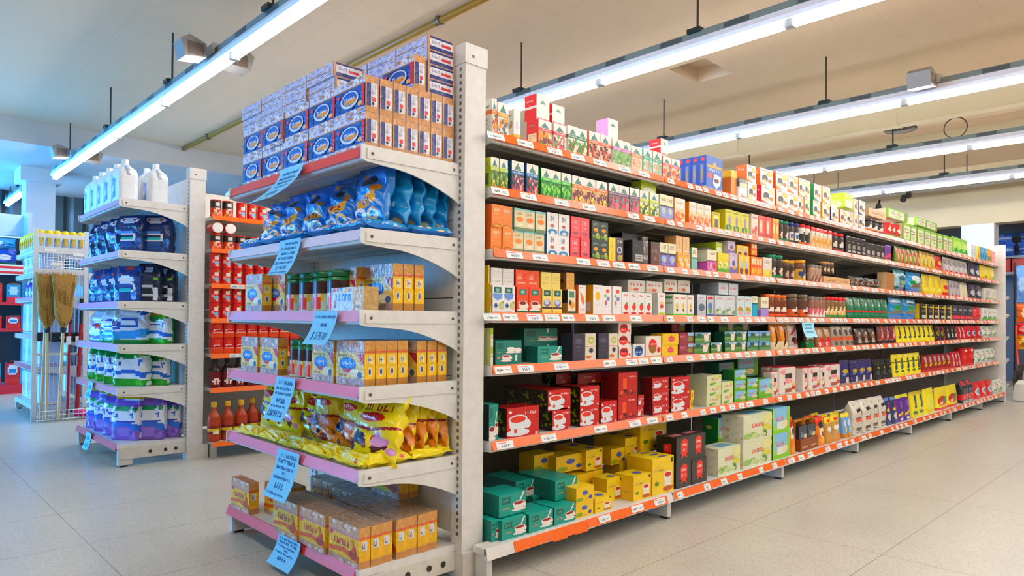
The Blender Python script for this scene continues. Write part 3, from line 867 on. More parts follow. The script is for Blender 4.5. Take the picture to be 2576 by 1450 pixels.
kind('orangebox', 'box', 'coffee_box', 'coffee box', '#ef8a2c', '#ee8428', '#f0c038', 'r 0 .72 1 1 #f2c23a;f L;r 0 .72 1 1 #f0be34;r .1 .45 .55 .6 #3f5aa8;e .4 .3 .2 .12 #f4a84a', d=.13)
kind('coffeebag', 'brick', 'coffee_pack', 'coffee pack', '#d8d4d0', art='r 0 .74 1 1 #4a4846;e .55 .62 .3 .14 #f0b45a;p #f0f0ee .1 .1 .9 .1 .9 .4 .5 .5 .1 .4;e .5 .1 .3 .06 #c07040;r 0 .55 .2 .8 #1d1b1a', back='#2b2826', d=.06, mat='F')
def cap(key, c1, c2, c3, side):
    kind(key, 'box', 'capsule_box', 'coffee capsule box', '#f4f2ee', side, '#f4f2ee', f'e .72 .74 .24 .17 {c2};e .36 .5 .22 .16 #26211f;r .14 .28 .58 .5 #3a3632;e .36 .28 .22 .09 #d8c8a0;e .75 .35 .16 .11 #b06a34;p {c1} 0 0 .75 0 .35 .12 0 .2;t .1 .86 .6 .92 #555 5;f L;t .2 .7 .8 .8 #fff 4')
cap('c_orange', '#f07a28', '#f5c070', '#b04a20', '#f07f2a'); cap('c_red', '#e0283c', '#f4d8b0', '#b04a20', '#e01f38'); cap('c_yellow', '#f0d030', '#f3b04a', '#b04a20', '#f5efe6')
cap('c_green', '#2f8a50', '#f0d8c0', '#b04a20', '#1f8a4c'); cap('c_amber', '#f5a623', '#fbd38d', '#b04a20', '#f6a81c'); cap('c_purple', '#5a3f80', '#e8d8c8', '#b04a20', '#4f3a72')
kind('limebox', 'box', 'capsule_box', 'coffee capsule box', '#c3d52a', '#c3d52a', '#d0dd50', 'e .5 .25 .4 .3 #eef0d8;t .2 .75 .8 .84 #e8f0b0 6;f L;e .55 .25 .35 .3 #eef0e0;t .2 .75 .8 .84 #e8f0b0 6')
kind('kraft_tray', 'box', 'cardboard_tray', 'cardboard tray', '#d9b58c', '#cfa87c', '#dcb98f', 't .2 .4 .8 .6 #5a4030 6;f L;e .5 .5 .25 .2 #4a3424')
kind('blackjar', 'jar', 'coffee_jar', 'coffee jar', '#2a2422', art='r 0 .15 1 .45 #e8e4de;r 0 .15 1 .25 #e8783a;e .5 .5 .3 .12 #f0ede8', lid='#1f1b1a', mat='P')
kind('redtin', 'can', 'coffee_tin', 'coffee tin', '#d8342e', art='e .5 .55 .3 .16 #f3e6d8;r 0 .1 1 .2 #7fa04a;e .5 .3 .2 .1 #3a2018', mat='P')
kind('greencarton', 'box', 'cocoa_carton', 'carton', '#e6e3c8', '#e2d6b4', '#8fb84a', 'r 0 .86 1 1 #8fc04a;r 0 0 1 .08 #8fc04a;r .82 0 1 1 #79a840;r .1 .46 .7 .52 #b06a6a;e .45 .28 .2 .12 #b8d090;t .1 .6 .7 .72 #5a8a3c 5;f L;r .85 0 1 1 #8fc04a', d=.09)
kind('limepack', 'stand', 'sugar_pack', 'pack', '#a7d840', art='r 0 .8 1 1 #7fc030;e .5 .5 .35 .2 #d8f0a0;r 0 0 1 .1 #e8f0d0;p #5fae2a 0 .2 .5 .4 1 .2 1 .1 0 .1', d=.05)
kind('whitecarton', 'box', 'carton', 'carton', '#e8ebe4', '#eef0ea', '#f0f0ec', 't .2 .6 .8 .7 #9ab 5;e .5 .35 .3 .15 #c8d8d0')
kind('stick_y', 'box', 'carton', 'carton', '#f0d83a', '#f0d020', '#f0e060', 't .2 .7 .8 .8 #fff 4;e .5 .35 .3 .2 #e8a030'); kind('stick_b', 'box', 'carton', 'carton', '#6fb4dc', '#5aa4d0', '#8fc8e8', 't .2 .7 .8 .8 #fff 4;e .5 .35 .3 .2 #2f7ab0')
kind('stick_o', 'box', 'carton', 'carton', '#e8b050', '#e0a040', '#f0c070', 't .2 .7 .8 .8 #fff 4;e .5 .3 .3 .2 #2f8a7a'); kind('stick_p', 'box', 'carton', 'carton', '#f0a8a8', '#ee9090', '#f4c0c0', 't .2 .7 .8 .8 #fff 4')
# second shelf
kind('creamblue', 'box', 'tea_box', 'tea box', '#8f95cf', '#e6e0b8', '#efe9cc', 'r 0 .55 1 1 #efe8c8;t .15 .72 .85 .86 #8a7a50 4;r 0 .5 1 .56 #33304a;e .5 .34 .32 .16 #a9c4ee;e .55 .36 .12 .1 #f0d060;t .2 .1 .8 .16 #dfe0f4 5')
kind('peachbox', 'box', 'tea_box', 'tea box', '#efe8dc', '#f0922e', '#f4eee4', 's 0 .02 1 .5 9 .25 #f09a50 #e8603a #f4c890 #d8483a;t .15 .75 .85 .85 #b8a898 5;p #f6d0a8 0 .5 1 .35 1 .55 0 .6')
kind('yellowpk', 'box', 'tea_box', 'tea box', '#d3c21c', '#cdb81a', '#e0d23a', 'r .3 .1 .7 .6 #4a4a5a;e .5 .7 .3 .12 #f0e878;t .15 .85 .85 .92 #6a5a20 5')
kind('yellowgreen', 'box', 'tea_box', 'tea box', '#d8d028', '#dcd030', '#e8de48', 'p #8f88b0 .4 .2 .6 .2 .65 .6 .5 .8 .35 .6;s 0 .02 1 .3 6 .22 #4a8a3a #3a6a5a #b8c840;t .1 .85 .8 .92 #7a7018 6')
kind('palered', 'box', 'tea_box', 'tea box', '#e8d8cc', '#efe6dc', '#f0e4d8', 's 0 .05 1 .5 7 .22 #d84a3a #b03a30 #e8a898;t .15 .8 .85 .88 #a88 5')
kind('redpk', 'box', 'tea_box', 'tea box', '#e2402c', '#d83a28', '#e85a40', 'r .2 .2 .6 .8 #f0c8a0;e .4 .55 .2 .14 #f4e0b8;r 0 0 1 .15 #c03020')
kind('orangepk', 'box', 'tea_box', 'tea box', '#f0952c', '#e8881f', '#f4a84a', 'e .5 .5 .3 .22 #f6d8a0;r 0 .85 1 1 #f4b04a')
def jar(key, body, lid, art, name='coffee_jar', cat='coffee jar'):
    kind(key, 'jar', name, cat, body, art=art, lid=lid, mat='P')
jar('j_green', '#3a261e', '#2f8a68', 'e .55 .35 .32 .2 #e8ded2;r 0 .08 1 .16 #3f8a5a;e .6 .3 .12 .12 #b8402e')
jar('j_blue', '#3a2a24', '#27388a', 'r .1 .2 .9 .6 #e9e4dc;e .5 .42 .3 .14 #3a66b4;e .6 .3 .14 .1 #e8b03a')
jar('j_cow', '#efeae2', '#d4202c', 's 0 .1 1 .8 9 .28 #211d1c #211d1c #2a2624;r 0 .04 1 .14 #e8642e')
jar('j_redblk', '#2c2422', '#d8242e', 'e .5 .45 .3 .2 #e4ddd4;r 0 .05 1 .2 #a8302a')
kind('redtop', 'brick', 'coffee_pack', 'coffee pack', '#ecd2a8', art='r 0 .8 1 1 #e23434;r .1 .62 .9 .8 #f4ece2;s 0 .05 1 .5 8 .24 #e8a858 #f0c890 #d88a4a;r .6 .62 1 .72 #4aa4dc', d=.055, mat='F')
kind('blackpk', 'brick', 'coffee_pack', 'coffee pack', '#231f1e', art='e .5 .4 .3 .12 #9a948c;r .2 .12 .8 .2 #cfc8be;t .2 .62 .8 .7 #8a8078 5', d=.06, mat='F')
kind('greypk', 'brick', 'coffee_pack', 'coffee pack', '#3a3330', art='e .45 .35 .3 .14 #bfb8b0;r .1 .06 .9 .16 #8a7a70;t .2 .6 .8 .68 #968c84 5', d=.06, mat='F')
kind('purplepk', 'brick', 'coffee_pack', 'coffee pack', '#7a4a9a', art='p #e05a6a 0 .1 1 .4 1 .6 0 .3;r 0 0 1 .1 #d8c840', d=.05, mat='F')
kind('greenred', 'stand', 'coffee_pouch', 'pouch', '#7a8a3a', art='p #d83e2c .3 0 .9 0 .6 .9 .1 1;e .5 .4 .15 .2 #f0e0a0;r 0 .85 1 1 #5a7a30', d=.05)
kind('goldpk', 'stand', 'coffee_pouch', 'pouch', '#d8b42a', art='e .5 .45 .25 .2 #f0e08a;r 0 .8 1 .92 #b08a1c;r .6 .1 .8 .5 #3a2a18', d=.05)
kind('redgold', 'stand', 'coffee_pouch', 'pouch', '#c8282c', art='e .5 .5 .3 .15 #f0d040;r 0 0 1 .2 #e85a30', d=.05)
kind('greywhite', 'stand', 'sugar_pouch', 'pouch', '#b9b2ae', art='e .5 .35 .3 .2 #ddd8d4;r .1 0 .5 .12 #d8303a;s 0 .4 1 .9 6 .2 #cfc8c4 #8f8884', d=.05)
kind('darkwhite', 'stand', 'cocoa_pouch', 'pouch', '#3f3d44', art='e .5 .4 .35 .2 #c8ccd4;r 0 .8 1 1 #26242a', d=.05)
kind('yellowbag', 'stand', 'cocoa_pouch', 'pouch', '#efd51c', art='e .5 .5 .3 .18 #f8ec80;r 0 0 1 .12 #e8a018;e .6 .2 .2 .1 #4aa83a', d=.06)
# third shelf
kind('otall', 'box', 'tea_box', 'tea box', '#ee8a48', '#d96a2c', '#f09a58', 't .2 .7 .8 .88 #f9d9b8 3;t .25 .55 .75 .64 #f8c89a 4;e .5 .0 .46 .16 #b0622c;e .5 -.03 .40 .14 #e8a040;r .05 .38 .95 .395 #f6b07a')
kind('tealtall', 'box', 'tea_box', 'tea box', '#e6d6b4', '#58b4b8', '#efe4c8', 'r 0 0 1 .13 #6f8a6a;e .5 .5 .34 .12 #ef8a2c;t .2 .72 .8 .82 #9a8a68 4;e .55 .25 .3 .08 #f0e8d0;r 0 .9 1 1 #8fc8c4;f L;r 0 0 1 .1 #5f8a78')
kind('whiteblue', 'box', 'tea_box', 'tea box', '#f0efec', '#4f78ae', '#f4f3f0', 'e .5 .1 .42 .14 #3f8ac4;e .5 .06 .2 .08 #f2ede6;t .3 .6 .7 .85 #5a6a9a 3;e .45 .4 .16 .07 #c05a5a;t .3 .3 .7 .36 #8a98b8 4')
kind('pinkred', 'box', 'tea_box', 'tea box', '#ea5a62', '#d8404c', '#f07a80', 't .2 .62 .8 .84 #f8d0d0 3;t .25 .42 .7 .52 #f6c4c4 4;e .5 .2 .3 .06 #9a4a5a;r .1 .32 .9 .34 #f4b0b0')
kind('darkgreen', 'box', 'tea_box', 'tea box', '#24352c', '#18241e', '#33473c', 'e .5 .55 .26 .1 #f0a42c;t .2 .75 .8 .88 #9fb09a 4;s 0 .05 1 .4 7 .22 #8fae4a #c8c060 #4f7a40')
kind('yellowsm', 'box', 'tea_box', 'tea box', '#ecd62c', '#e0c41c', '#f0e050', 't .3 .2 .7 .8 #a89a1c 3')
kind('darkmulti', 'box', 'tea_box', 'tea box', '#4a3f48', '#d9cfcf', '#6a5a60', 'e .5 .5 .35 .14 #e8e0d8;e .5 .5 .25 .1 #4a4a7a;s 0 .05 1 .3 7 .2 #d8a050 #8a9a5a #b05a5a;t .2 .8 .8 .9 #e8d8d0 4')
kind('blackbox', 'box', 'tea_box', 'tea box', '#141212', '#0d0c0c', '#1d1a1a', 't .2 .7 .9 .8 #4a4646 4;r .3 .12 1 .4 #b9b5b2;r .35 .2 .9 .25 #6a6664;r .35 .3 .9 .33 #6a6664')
kind('silverpk', 'brick', 'coffee_pack', 'coffee pack', '#6a6462', art='t .2 .6 .8 .75 #d0ccc8 4;r 0 .2 1 .4 #8f8986;t .2 .25 .8 .33 #e0dcd8 5', d=.06, mat='F')
kind('brownbox', 'box', 'coffee_box', 'coffee box', '#5a3a34', '#46302c', '#6a4a40', 't .2 .55 .8 .68 #b89a90 4;e .5 .3 .2 .08 #8a6a60')
kind('creampurple', 'box', 'tea_box', 'tea box', '#7a5cb4', '#e8e0b8', '#f0ead0', 'r 0 .56 1 1 #f0e9cc;t .2 .72 .8 .9 #8a7a58 3;r 0 .5 1 .58 #2a2640;e .5 .32 .36 .16 #9ab8ee;e .6 .3 .1 .06 #f0d850;t .2 .08 .8 .15 #d8c8f0 5')
kind('creamorange', 'box', 'tea_box', 'tea box', '#f0b868', '#e8a850', '#f4dcb0', 's 0 .05 1 .7 9 .22 #f0d8a8 #e89a3c #f4e4c8;t .15 .8 .85 .9 #b8905a 4')
kind('palekraft', 'box', 'tea_box', 'tea box', '#e4bd8c', '#d8a870', '#eccba0', 't .4 .2 .6 .9 #b08a5c 2;r .1 .1 .9 .2 #ecd0a8')
kind('tealcream', 'box', 'tea_box', 'tea box', '#8fc0bc', '#7ab0ac', '#efe9cc', 'r 0 .55 1 1 #f0e9cc;r 0 .5 1 .56 #4a6a6a;t .2 .72 .8 .88 #8a7a58 3')
kind('creammag', 'box', 'tea_box', 'tea box', '#d46cba', '#cf62b4', '#f0ead0', 'r 0 .5 1 1 #f0e8d0;t .15 .78 .85 .9 #8a7a58 4;r 0 .45 1 .52 #9a4a6a;s 0 .05 1 .42 8 .2 #e89ac8 #c03a5a #e8b8d8;f L;r 0 .45 1 1 #e8e0bc;r 0 .4 1 .46 #a0507a;r .1 .6 .9 .85 #f2ecd4')
kind('yellowgrn2', 'box', 'tea_box', 'tea box', '#e6d83a', '#d8cc30', '#e0d848', 'r 0 0 1 .22 #5fa83a;e .5 .4 .3 .16 #f6f0c0;r 0 .75 1 1 #e8da3c;s 0 .1 1 .5 6 .2 #8fc04a #f0e890')
kind('lilacwhite', 'box', 'tea_box', 'tea box', '#cfc2d8', '#d8ccd8', '#e4dce4', 'r 0 0 1 .3 #7a6ab0;e .5 .5 .2 .16 #6a5a9a;e .6 .3 .18 .1 #e8b84a;t .2 .85 .8 .92 #8a7a9a 4')
kind('yellowbrown', 'box', 'tea_box', 'tea box', '#eec52c', '#d8a820', '#f0d050', 'e .5 .2 .3 .18 #7a2a3a;e .5 .5 .2 .2 #a8c8e8;t .3 .7 .7 .95 #f6ecb0 2')
kind('orangebx', 'box', 'tea_box', 'tea box', '#f0843a', '#e8742a', '#f4a060', 'r .1 .6 .45 .9 #f4dcb0;r .55 .6 .9 .9 #f4e0b8;r 0 .48 1 .54 #e04a2c;e .3 .25 .2 .14 #f6c83c;e .72 .28 .18 .12 #f0b040')
kind('whiteyel', 'box', 'tea_box', 'tea box', '#e8dfd4', '#dcd0c4', '#f0e8e0', 's 0 0 1 .4 6 .25 #f0d02c #e8b83a #f4e070;t .15 .7 .85 .85 #a89a90 4')
jar('j_bigyellow', '#6a4028', '#e8a81c', 'r 0 .1 1 .6 #d8a428;e .4 .4 .3 .2 #2a3a6a;e .6 .22 .3 .14 #e8d8c0')
jar('j_yellow', '#4a2a1c', '#d8a020', 'e .5 .3 .3 .2 #c8a890;r 0 .55 1 .75 #3a2418')
jar('j_stripe', '#b89a88', '#8a8480', 'p #8a4a3a 0 .1 .5 .7 .7 .7 .2 .1;p #f0e4d8 .4 .1 .9 .7 1 .6 .6 .1;r 0 .0 1 .1 #5a3a30')
jar('j_amber', '#4a3020', '#caa070', 'e .5 .4 .3 .25 #e0c8a8;r 0 .05 1 .15 #2a1c14')
kind('lowbox', 'box', 'cardboard_tray', 'cardboard tray', '#e0b888', '#d0a472', '#d8ae7c', 't .2 .35 .85 .65 #a8503c 5')
kind('darkpk', 'pillow', 'coffee_pack', 'coffee pack', '#3a2c28', art='e .5 .45 .3 .2 #8a4a30;p #b0a8a0 .1 .3 .4 .8 .5 .8 .2 .3;t .2 .7 .8 .8 #6f8a7a 4', d=.05, noise=.002)
kind('divider', 'box', 'cardboard_tray', 'cardboard tray', '#a87848', '#dcb88c', '#c09060', '')
kind('tealbag', 'pillow', 'coffee_bag', 'bag', '#9cc4d0', art='r 0 0 1 .2 #1f5f6a;e .55 .55 .3 .2 #4a7a8a;r 0 .8 1 1 #5fa4b8;s .1 .25 .9 .5 4 .2 #6a5a48 #8fb0a0', d=.07, noise=.003)
kind('bluebag', 'pillow', 'coffee_bag', 'bag', '#2f9ad8', art='r 0 0 1 .2 #1578c8;e .5 .65 .3 .18 #e8f2f8;e .3 .42 .2 .16 #2f9a48;p #8a6a48 .1 .22 .9 .3 .8 .5 .3 .4', d=.07, noise=.003)
kind('ybag2', 'stand', 'cocoa_pouch', 'pouch', '#ead012', art='r .4 .3 .6 .8 #c0a010;e .5 .25 .3 .1 #f8f080', d=.06)
kind('redyel', 'stand', 'cocoa_pouch', 'pouch', '#e8c018', art='r 0 0 1 .2 #d83a2a;e .5 .5 .35 .15 #c8382c;e .5 .8 .3 .1 #e8d83c', d=.05)
kind('redwhite_s', 'stand', 'sugar_pouch', 'pouch', '#b8aeb4', art='r .3 0 .7 .14 #d8303c;r .4 .2 .6 .85 #d8d0d4;s 0 .3 1 .9 5 .2 #8a8488 #e0d8dc', d=.05)
kind('creampk', 'stand', 'sugar_pouch', 'pouch', '#ded6b8', art='e .5 .5 .3 .25 #ece6cc;r 0 .85 1 1 #a89a78', d=.05)
kind('whitepk', 'brick', 'sugar_pack', 'sugar pack', '#dcd9d0', art='e .5 .55 .3 .2 #c8c8b8;r .1 .08 .9 .18 #8fae70', d=.05, mat='F')
# fourth shelf
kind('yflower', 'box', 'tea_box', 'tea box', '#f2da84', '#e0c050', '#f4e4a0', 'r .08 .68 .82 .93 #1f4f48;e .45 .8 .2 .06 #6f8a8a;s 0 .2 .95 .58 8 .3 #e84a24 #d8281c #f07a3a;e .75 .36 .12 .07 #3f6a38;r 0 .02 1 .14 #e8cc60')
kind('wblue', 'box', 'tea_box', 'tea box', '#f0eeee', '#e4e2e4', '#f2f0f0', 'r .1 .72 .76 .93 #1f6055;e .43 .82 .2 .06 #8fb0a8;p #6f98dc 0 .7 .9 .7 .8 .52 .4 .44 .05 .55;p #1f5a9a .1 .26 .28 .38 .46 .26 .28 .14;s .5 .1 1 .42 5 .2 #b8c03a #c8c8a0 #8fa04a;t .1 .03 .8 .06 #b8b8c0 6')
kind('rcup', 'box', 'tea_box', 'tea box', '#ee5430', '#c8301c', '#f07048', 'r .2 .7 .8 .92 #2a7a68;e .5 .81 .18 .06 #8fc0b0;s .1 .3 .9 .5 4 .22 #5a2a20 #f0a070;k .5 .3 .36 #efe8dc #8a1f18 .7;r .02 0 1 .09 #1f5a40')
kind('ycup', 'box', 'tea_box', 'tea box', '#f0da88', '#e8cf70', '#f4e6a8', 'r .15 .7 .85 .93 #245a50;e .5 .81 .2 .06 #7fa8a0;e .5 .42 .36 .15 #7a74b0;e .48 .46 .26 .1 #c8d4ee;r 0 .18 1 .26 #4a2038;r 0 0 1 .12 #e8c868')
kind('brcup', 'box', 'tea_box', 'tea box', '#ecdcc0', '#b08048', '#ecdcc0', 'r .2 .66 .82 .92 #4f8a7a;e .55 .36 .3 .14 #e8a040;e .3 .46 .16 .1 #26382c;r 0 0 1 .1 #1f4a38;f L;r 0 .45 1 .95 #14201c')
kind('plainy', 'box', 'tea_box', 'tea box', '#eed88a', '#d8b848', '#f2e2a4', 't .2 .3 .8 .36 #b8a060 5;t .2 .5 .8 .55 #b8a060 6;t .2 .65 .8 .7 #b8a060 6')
kind('plainw', 'box', 'tea_box', 'tea box', '#e8e4e2', '#dcd8d6', '#eeeae8', 't .1 .2 .9 .27 #a8a4a4 6;t .1 .45 .9 .49 #c4c0c0 8;t .1 .6 .9 .64 #c4c0c0 8;t .1 .75 .9 .79 #c4c0c0 8')
kind('plainr', 'box', 'tea_box', 'tea box', '#ea5a3a', '#b82a1c', '#ee7a58', 's .1 .4 .9 .95 9 .2 #f09a88 #e04a38 #f07a5a;t .15 .2 .85 .3 #f6d8c8 5')
kind('plainb', 'box', 'tea_box', 'tea box', '#dca860', '#8a6444', '#e4b878', 't .2 .3 .8 .36 #a87840 5;t .2 .5 .8 .55 #a87840 5;f L;e .5 .5 .3 .14 #5a3418')
kind('leafbox', 'box', 'tea_box', 'tea box', '#f2efec', '#e8764a', '#f4f2f0', 'p #f08a58 .2 .8 .7 .6 .85 .4 .6 .3 .3 .5;t .2 .9 .8 .94 #a89a90 5;t .2 .1 .8 .2 #d8c8c0 5')
kind('sunbox', 'box', 'tea_box', 'tea box', '#f0eeee', '#d8a428', '#f4f2f0', 'e .48 .62 .26 .15 #f0c02c;t .2 .88 .8 .92 #b8b4b0 5;t .3 .3 .7 .35 #e0c890 5;f L;r .2 .1 .8 .42 #dcdce8')
kind('dotbox', 'box', 'tea_box', 'tea box', '#f2f0f2', '#e8e4e8', '#f4f2f2', 'e .55 .82 .2 .07 #f0503a;e .3 .65 .14 .06 #8fc07a;e .6 .55 .2 .08 #8a90b0;e .35 .4 .1 .09 #c05a7a;t .3 .25 .7 .28 #aaa 4')
kind('strawbox', 'box', 'tea_box', 'tea box', '#f2f1ef', '#e2e0dc', '#f4f3f0', 't .2 .8 .8 .89 #e06a70 5;e .55 .35 .26 .14 #e8402c;e .62 .5 .16 .05 #5a9a3c;p #e8402c .35 .36 .75 .36 .55 .16;r .15 .03 .85 .11 #d0202c')
kind('strawbox2', 'box', 'tea_box', 'tea box', '#f2f1ef', '#cfccc6', '#f4f3f0', 't .2 .8 .8 .89 #e06a70 5;e .5 .4 .22 .1 #e8402c;e .5 .55 .3 .05 #f0c890;r .1 .03 .9 .12 #b8cc3a')
kind('flatbox', 'box', 'tea_box', 'tea box', '#ebe8e2', '#cfcbc4', '#f0ede8', 't .15 .55 .45 .75 #d8404a 2;t .55 .55 .85 .75 #d8404a 2;s 0 .05 1 .4 5 .2 #e8d0b0 #d86a5a', d=.12)
kind('greenbase', 'box', 'tea_box', 'tea box', '#f0eee6', '#dfe6da', '#f2f0ea', 'r 0 0 1 .09 #6fc850;t .15 .78 .85 .88 #e0707a 4;p #e8c040 .4 .3 .6 .3 .65 .5 .5 .62 .35 .5;e .5 .25 .14 .06 #6a4a30;f L;r .1 .8 .9 .9 #4f9a58;r .1 .55 .9 .62 #7ab080;r 0 0 1 .08 #6fc850')
kind('greybl', 'box', 'tea_box', 'tea box', '#c4c8d0', '#56647a', '#d0d4da', 'e .5 .4 .35 .18 #5a6a80;r 0 .75 1 1 #d8dce2;t .2 .82 .8 .9 #8a92a0 4')
kind('bluered', 'box', 'tea_box', 'tea box', '#c8ced8', '#3a4a6a', '#d0d4da', 'r .1 .8 .9 .92 #d83a44;e .5 .45 .35 .2 #5a7ab8;r 0 0 1 .1 #3a6ac0;e .5 .25 .3 .14 #6a9a5a')
kind('chamomile', 'box', 'tea_box', 'tea box', '#d6dee4', '#e0e4e2', '#dce2e6', 't .15 .8 .85 .88 #d87a80 5;s 0 .08 1 .45 12 .16 #9ab890 #e4ead4 #c8d0b0 #7a9a78;r 0 0 1 .07 #4a6a58')
kind('chamflat', 'box', 'tea_box', 'tea box', '#d4dae2', '#b4bac4', '#dce2e8', 't .1 .45 .9 .65 #d86a74 5', d=.12)
kind('applebox', 'box', 'tea_box', 'tea box', '#cfe2e6', '#d8e0d4', '#d8e8ea', 't .15 .78 .85 .88 #d86a70 4;e .4 .35 .26 .14 #f0803a;e .6 .28 .26 .14 #7fb83a;e .5 .2 .3 .1 #e8b0b0')
kind('turqbox', 'box', 'tea_box', 'tea box', '#3fa8cc', '#3498bc', '#efe8c8', 'r 0 .68 1 1 #f0e9cc;r 0 .6 1 .68 #2a5a70;t .2 .8 .8 .92 #8a7a58 3')
kind('creamlilac', 'box', 'tea_box', 'tea box', '#a48acb', '#e0d8b8', '#efe8cc', 'r 0 .45 1 1 #efe8cc;t .2 .68 .8 .82 #a89a70 4;r 0 .42 1 .46 #6a5a8a;f L;r 0 0 1 .36 #a48acb')
jar('j_orange', '#7a4028', '#f0782c', 'r 0 .08 1 .18 #e8642a;r 0 .2 1 .5 #8a2a20;e .4 .38 .28 .14 #efe6dc;e .75 .34 .14 .1 #efe6dc')
jar('j_brown', '#5a3a2c', '#7a6a5c', 'r 0 .1 1 .42 #d8602e;e .55 .32 .34 .16 #efe8e0;e .5 .24 .18 .08 #3a2018')
jar('j_pink', '#9a6a5c', '#8a8078', 'r 0 .15 1 .55 #d8707a;p #f2e0dc .1 .15 .5 .55 .8 .55 .4 .15;r 0 .05 1 .15 #efe8e4')
jar('j_redlid', '#8a6a48', '#dc2430', 'p #f0b43a .1 .15 .5 .6 .9 .6 .5 .15;p #f2e8da 0 .3 .3 .6 .5 .6 .2 .2;r 0 .08 1 .2 #4f9a58')
kind('greenpk', 'stand', 'coffee_pouch', 'pouch', '#176b4a', art='e .5 .6 .25 .2 #4a8a70;p #cfe0d8 .45 .6 .6 .95 .7 .6;r 0 .3 1 .38 #c03a34;e .5 .2 .3 .1 #2f8a60', d=.06)
kind('turqbag', 'pillow', 'coffee_bag', 'bag', '#2a8ac0', art='r 0 0 1 .24 #1a86d8;e .45 .5 .26 .2 #2a9a50;p #8a7050 0 .25 1 .3 .9 .45 .2 .4;e .5 .85 .3 .1 #cfe8f2;r 0 .75 1 .8 #0f4f7a', d=.07, noise=.003)
kind('blackyel', 'brick', 'coffee_pack', 'coffee pack', '#241f20', art='r .72 0 1 1 #e8cc18;r .15 .1 .6 .3 #d8d4cc;e .35 .55 .2 .14 #6a5a48;t .1 .75 .6 .85 #c8b83a 4', d=.06, mat='F')
kind('blackred', 'brick', 'coffee_pack', 'coffee pack', '#3a3a40', art='r 0 .08 1 .32 #d83a48;t .15 .14 .85 .26 #f4d8d8 4;r .2 .6 .8 .8 #8a8a94;t .2 .45 .8 .5 #c8c8d0 4', d=.06, mat='F')
kind('redbag', 'pillow', 'sugar_bag', 'bag', '#d02030', art='e .5 .5 .3 .2 #e85a5a;t .2 .7 .8 .8 #f0c0c0 4', d=.06, noise=.003)
kind('whitegreen', 'brick', 'sugar_pack', 'sugar pack', '#e2e2dc', art='s 0 .02 1 .4 8 .2 #4f8f3c #6fae50 #8fc070;t .2 .62 .8 .72 #d86a74 5', d=.06, mat='F')
# fifth shelf
kind('limecup', 'box', 'tea_box', 'tea box', '#e4e0d6', '#c8cc8a', '#ddd8cc', 'p #a8c83c 0 .6 1 .7 1 1 0 1;k .5 .4 .36 #efe9de #b8963c .8;r 0 0 1 .12 #e8e4dc')
kind('tealset', 'box', 'tea_box', 'tea box', '#1f7a70', '#0f3f3c', '#2a8a80', 'r .06 .68 .28 .9 #155a54;t .06 .5 .26 .54 #e0a060 5;k .4 .3 .17 #efe8e2 #a8302c 1;k .58 .62 .15 #f2ece6 #f2ece6 1;k .84 .6 .13 #efe8e2 #efe8e2 1;r .75 .15 .82 .4 #efe8e2;e .12 .3 .06 .06 #c88', d=.14)
kind('tealcup', 'box', 'tea_box', 'tea box', '#2f9a8c', '#1f7468', '#3aa89a', 'r .1 .55 .42 .86 #1c6a5c;t .15 .62 .38 .78 #5fb0a4 2;t .12 .3 .4 .38 #e8a870 5;p #f0e9e2 .88 .98 .94 .98 .8 .6 .74 .6;k .72 .40 .22 #efe7e0 #9a2f2c 1.25;f L;r .2 .35 .8 .8 #1c6a60', d=.09)
kind('tealcups', 'box', 'tea_box', 'tea box', '#237a70', '#145048', '#2f8a80', 'r .06 .5 .34 .86 #175a50;t .1 .24 .3 .32 #e8a870 4;k .58 .4 .17 #e8dfd8 #8a2a28 1;k .86 .4 .15 #e8dfd8 #8a2a28 1;r .66 .75 .72 1 #efe7e0', d=.09)
kind('navybox', 'box', 'tea_box', 'tea box', '#3a3648', '#2c2a38', '#4a4658', 't .25 .68 .75 .78 #b0acb8 4;e .5 .72 .34 .1 #5a566a;t .3 .5 .7 .53 #8a8698 5;t .3 .35 .7 .38 #6a6678 5')
kind('beigecup', 'box', 'tea_box', 'tea box', '#e6ddd0', '#d0c8ba', '#eae2d6', 'e .55 .74 .3 .13 #c0cc5a;e .55 .74 .18 .06 #e4dcc8;e .55 .36 .22 .1 #5a5a6a;e .55 .36 .12 .06 #23283a;e .3 .12 .3 .06 #d87a3a;r 0 .5 1 .53 #d8a888')
kind('redbadge', 'box', 'tea_box', 'tea box', '#ece6de', '#8a8680', '#f0eae2', 'e .4 .5 .36 .4 #e0342c;r .15 .55 .65 .75 #5a2a34;t .2 .32 .6 .46 #f4d8d0 4;e .85 .3 .08 .1 #c83a40')
kind('bluebadge', 'box', 'tea_box', 'tea box', '#e8e4e2', '#c8c4c8', '#eeeae8', 'e .5 .5 .36 .4 #2c5aa8;r .2 .55 .8 .72 #24304a;t .25 .34 .75 .46 #e0e6f2 4')
kind('redoval', 'box', 'tea_box', 'tea box', '#efe8de', '#e0d8cc', '#f2ece2', 'e .45 .52 .27 .34 #e0282c;e .45 .36 .24 .2 #9a6a34;t .25 .56 .66 .64 #f6d8d4 5;e .85 .32 .12 .14 #c8323a;r 0 0 1 .05 #c8a868')
kind('yellowem', 'box', 'tea_box', 'tea box', '#f4c81c', '#e0b010', '#f6d23c', 'e .55 .5 .2 .24 #d84a5a;r .38 .46 .72 .54 #f0a0a8;e .55 .76 .06 .06 #d84a5a')
kind('maroonbx', 'box', 'tea_box', 'tea box', '#8a3a4a', '#6a2838', '#9a4a58', 'e .25 .62 .22 .24 #b0485a;r .6 .7 1 1 #a8c8e8;e .75 .4 .2 .22 #8a8a4a;t .08 .6 .42 .7 #e8c0c8 3;r 0 0 1 .12 #a03a40')
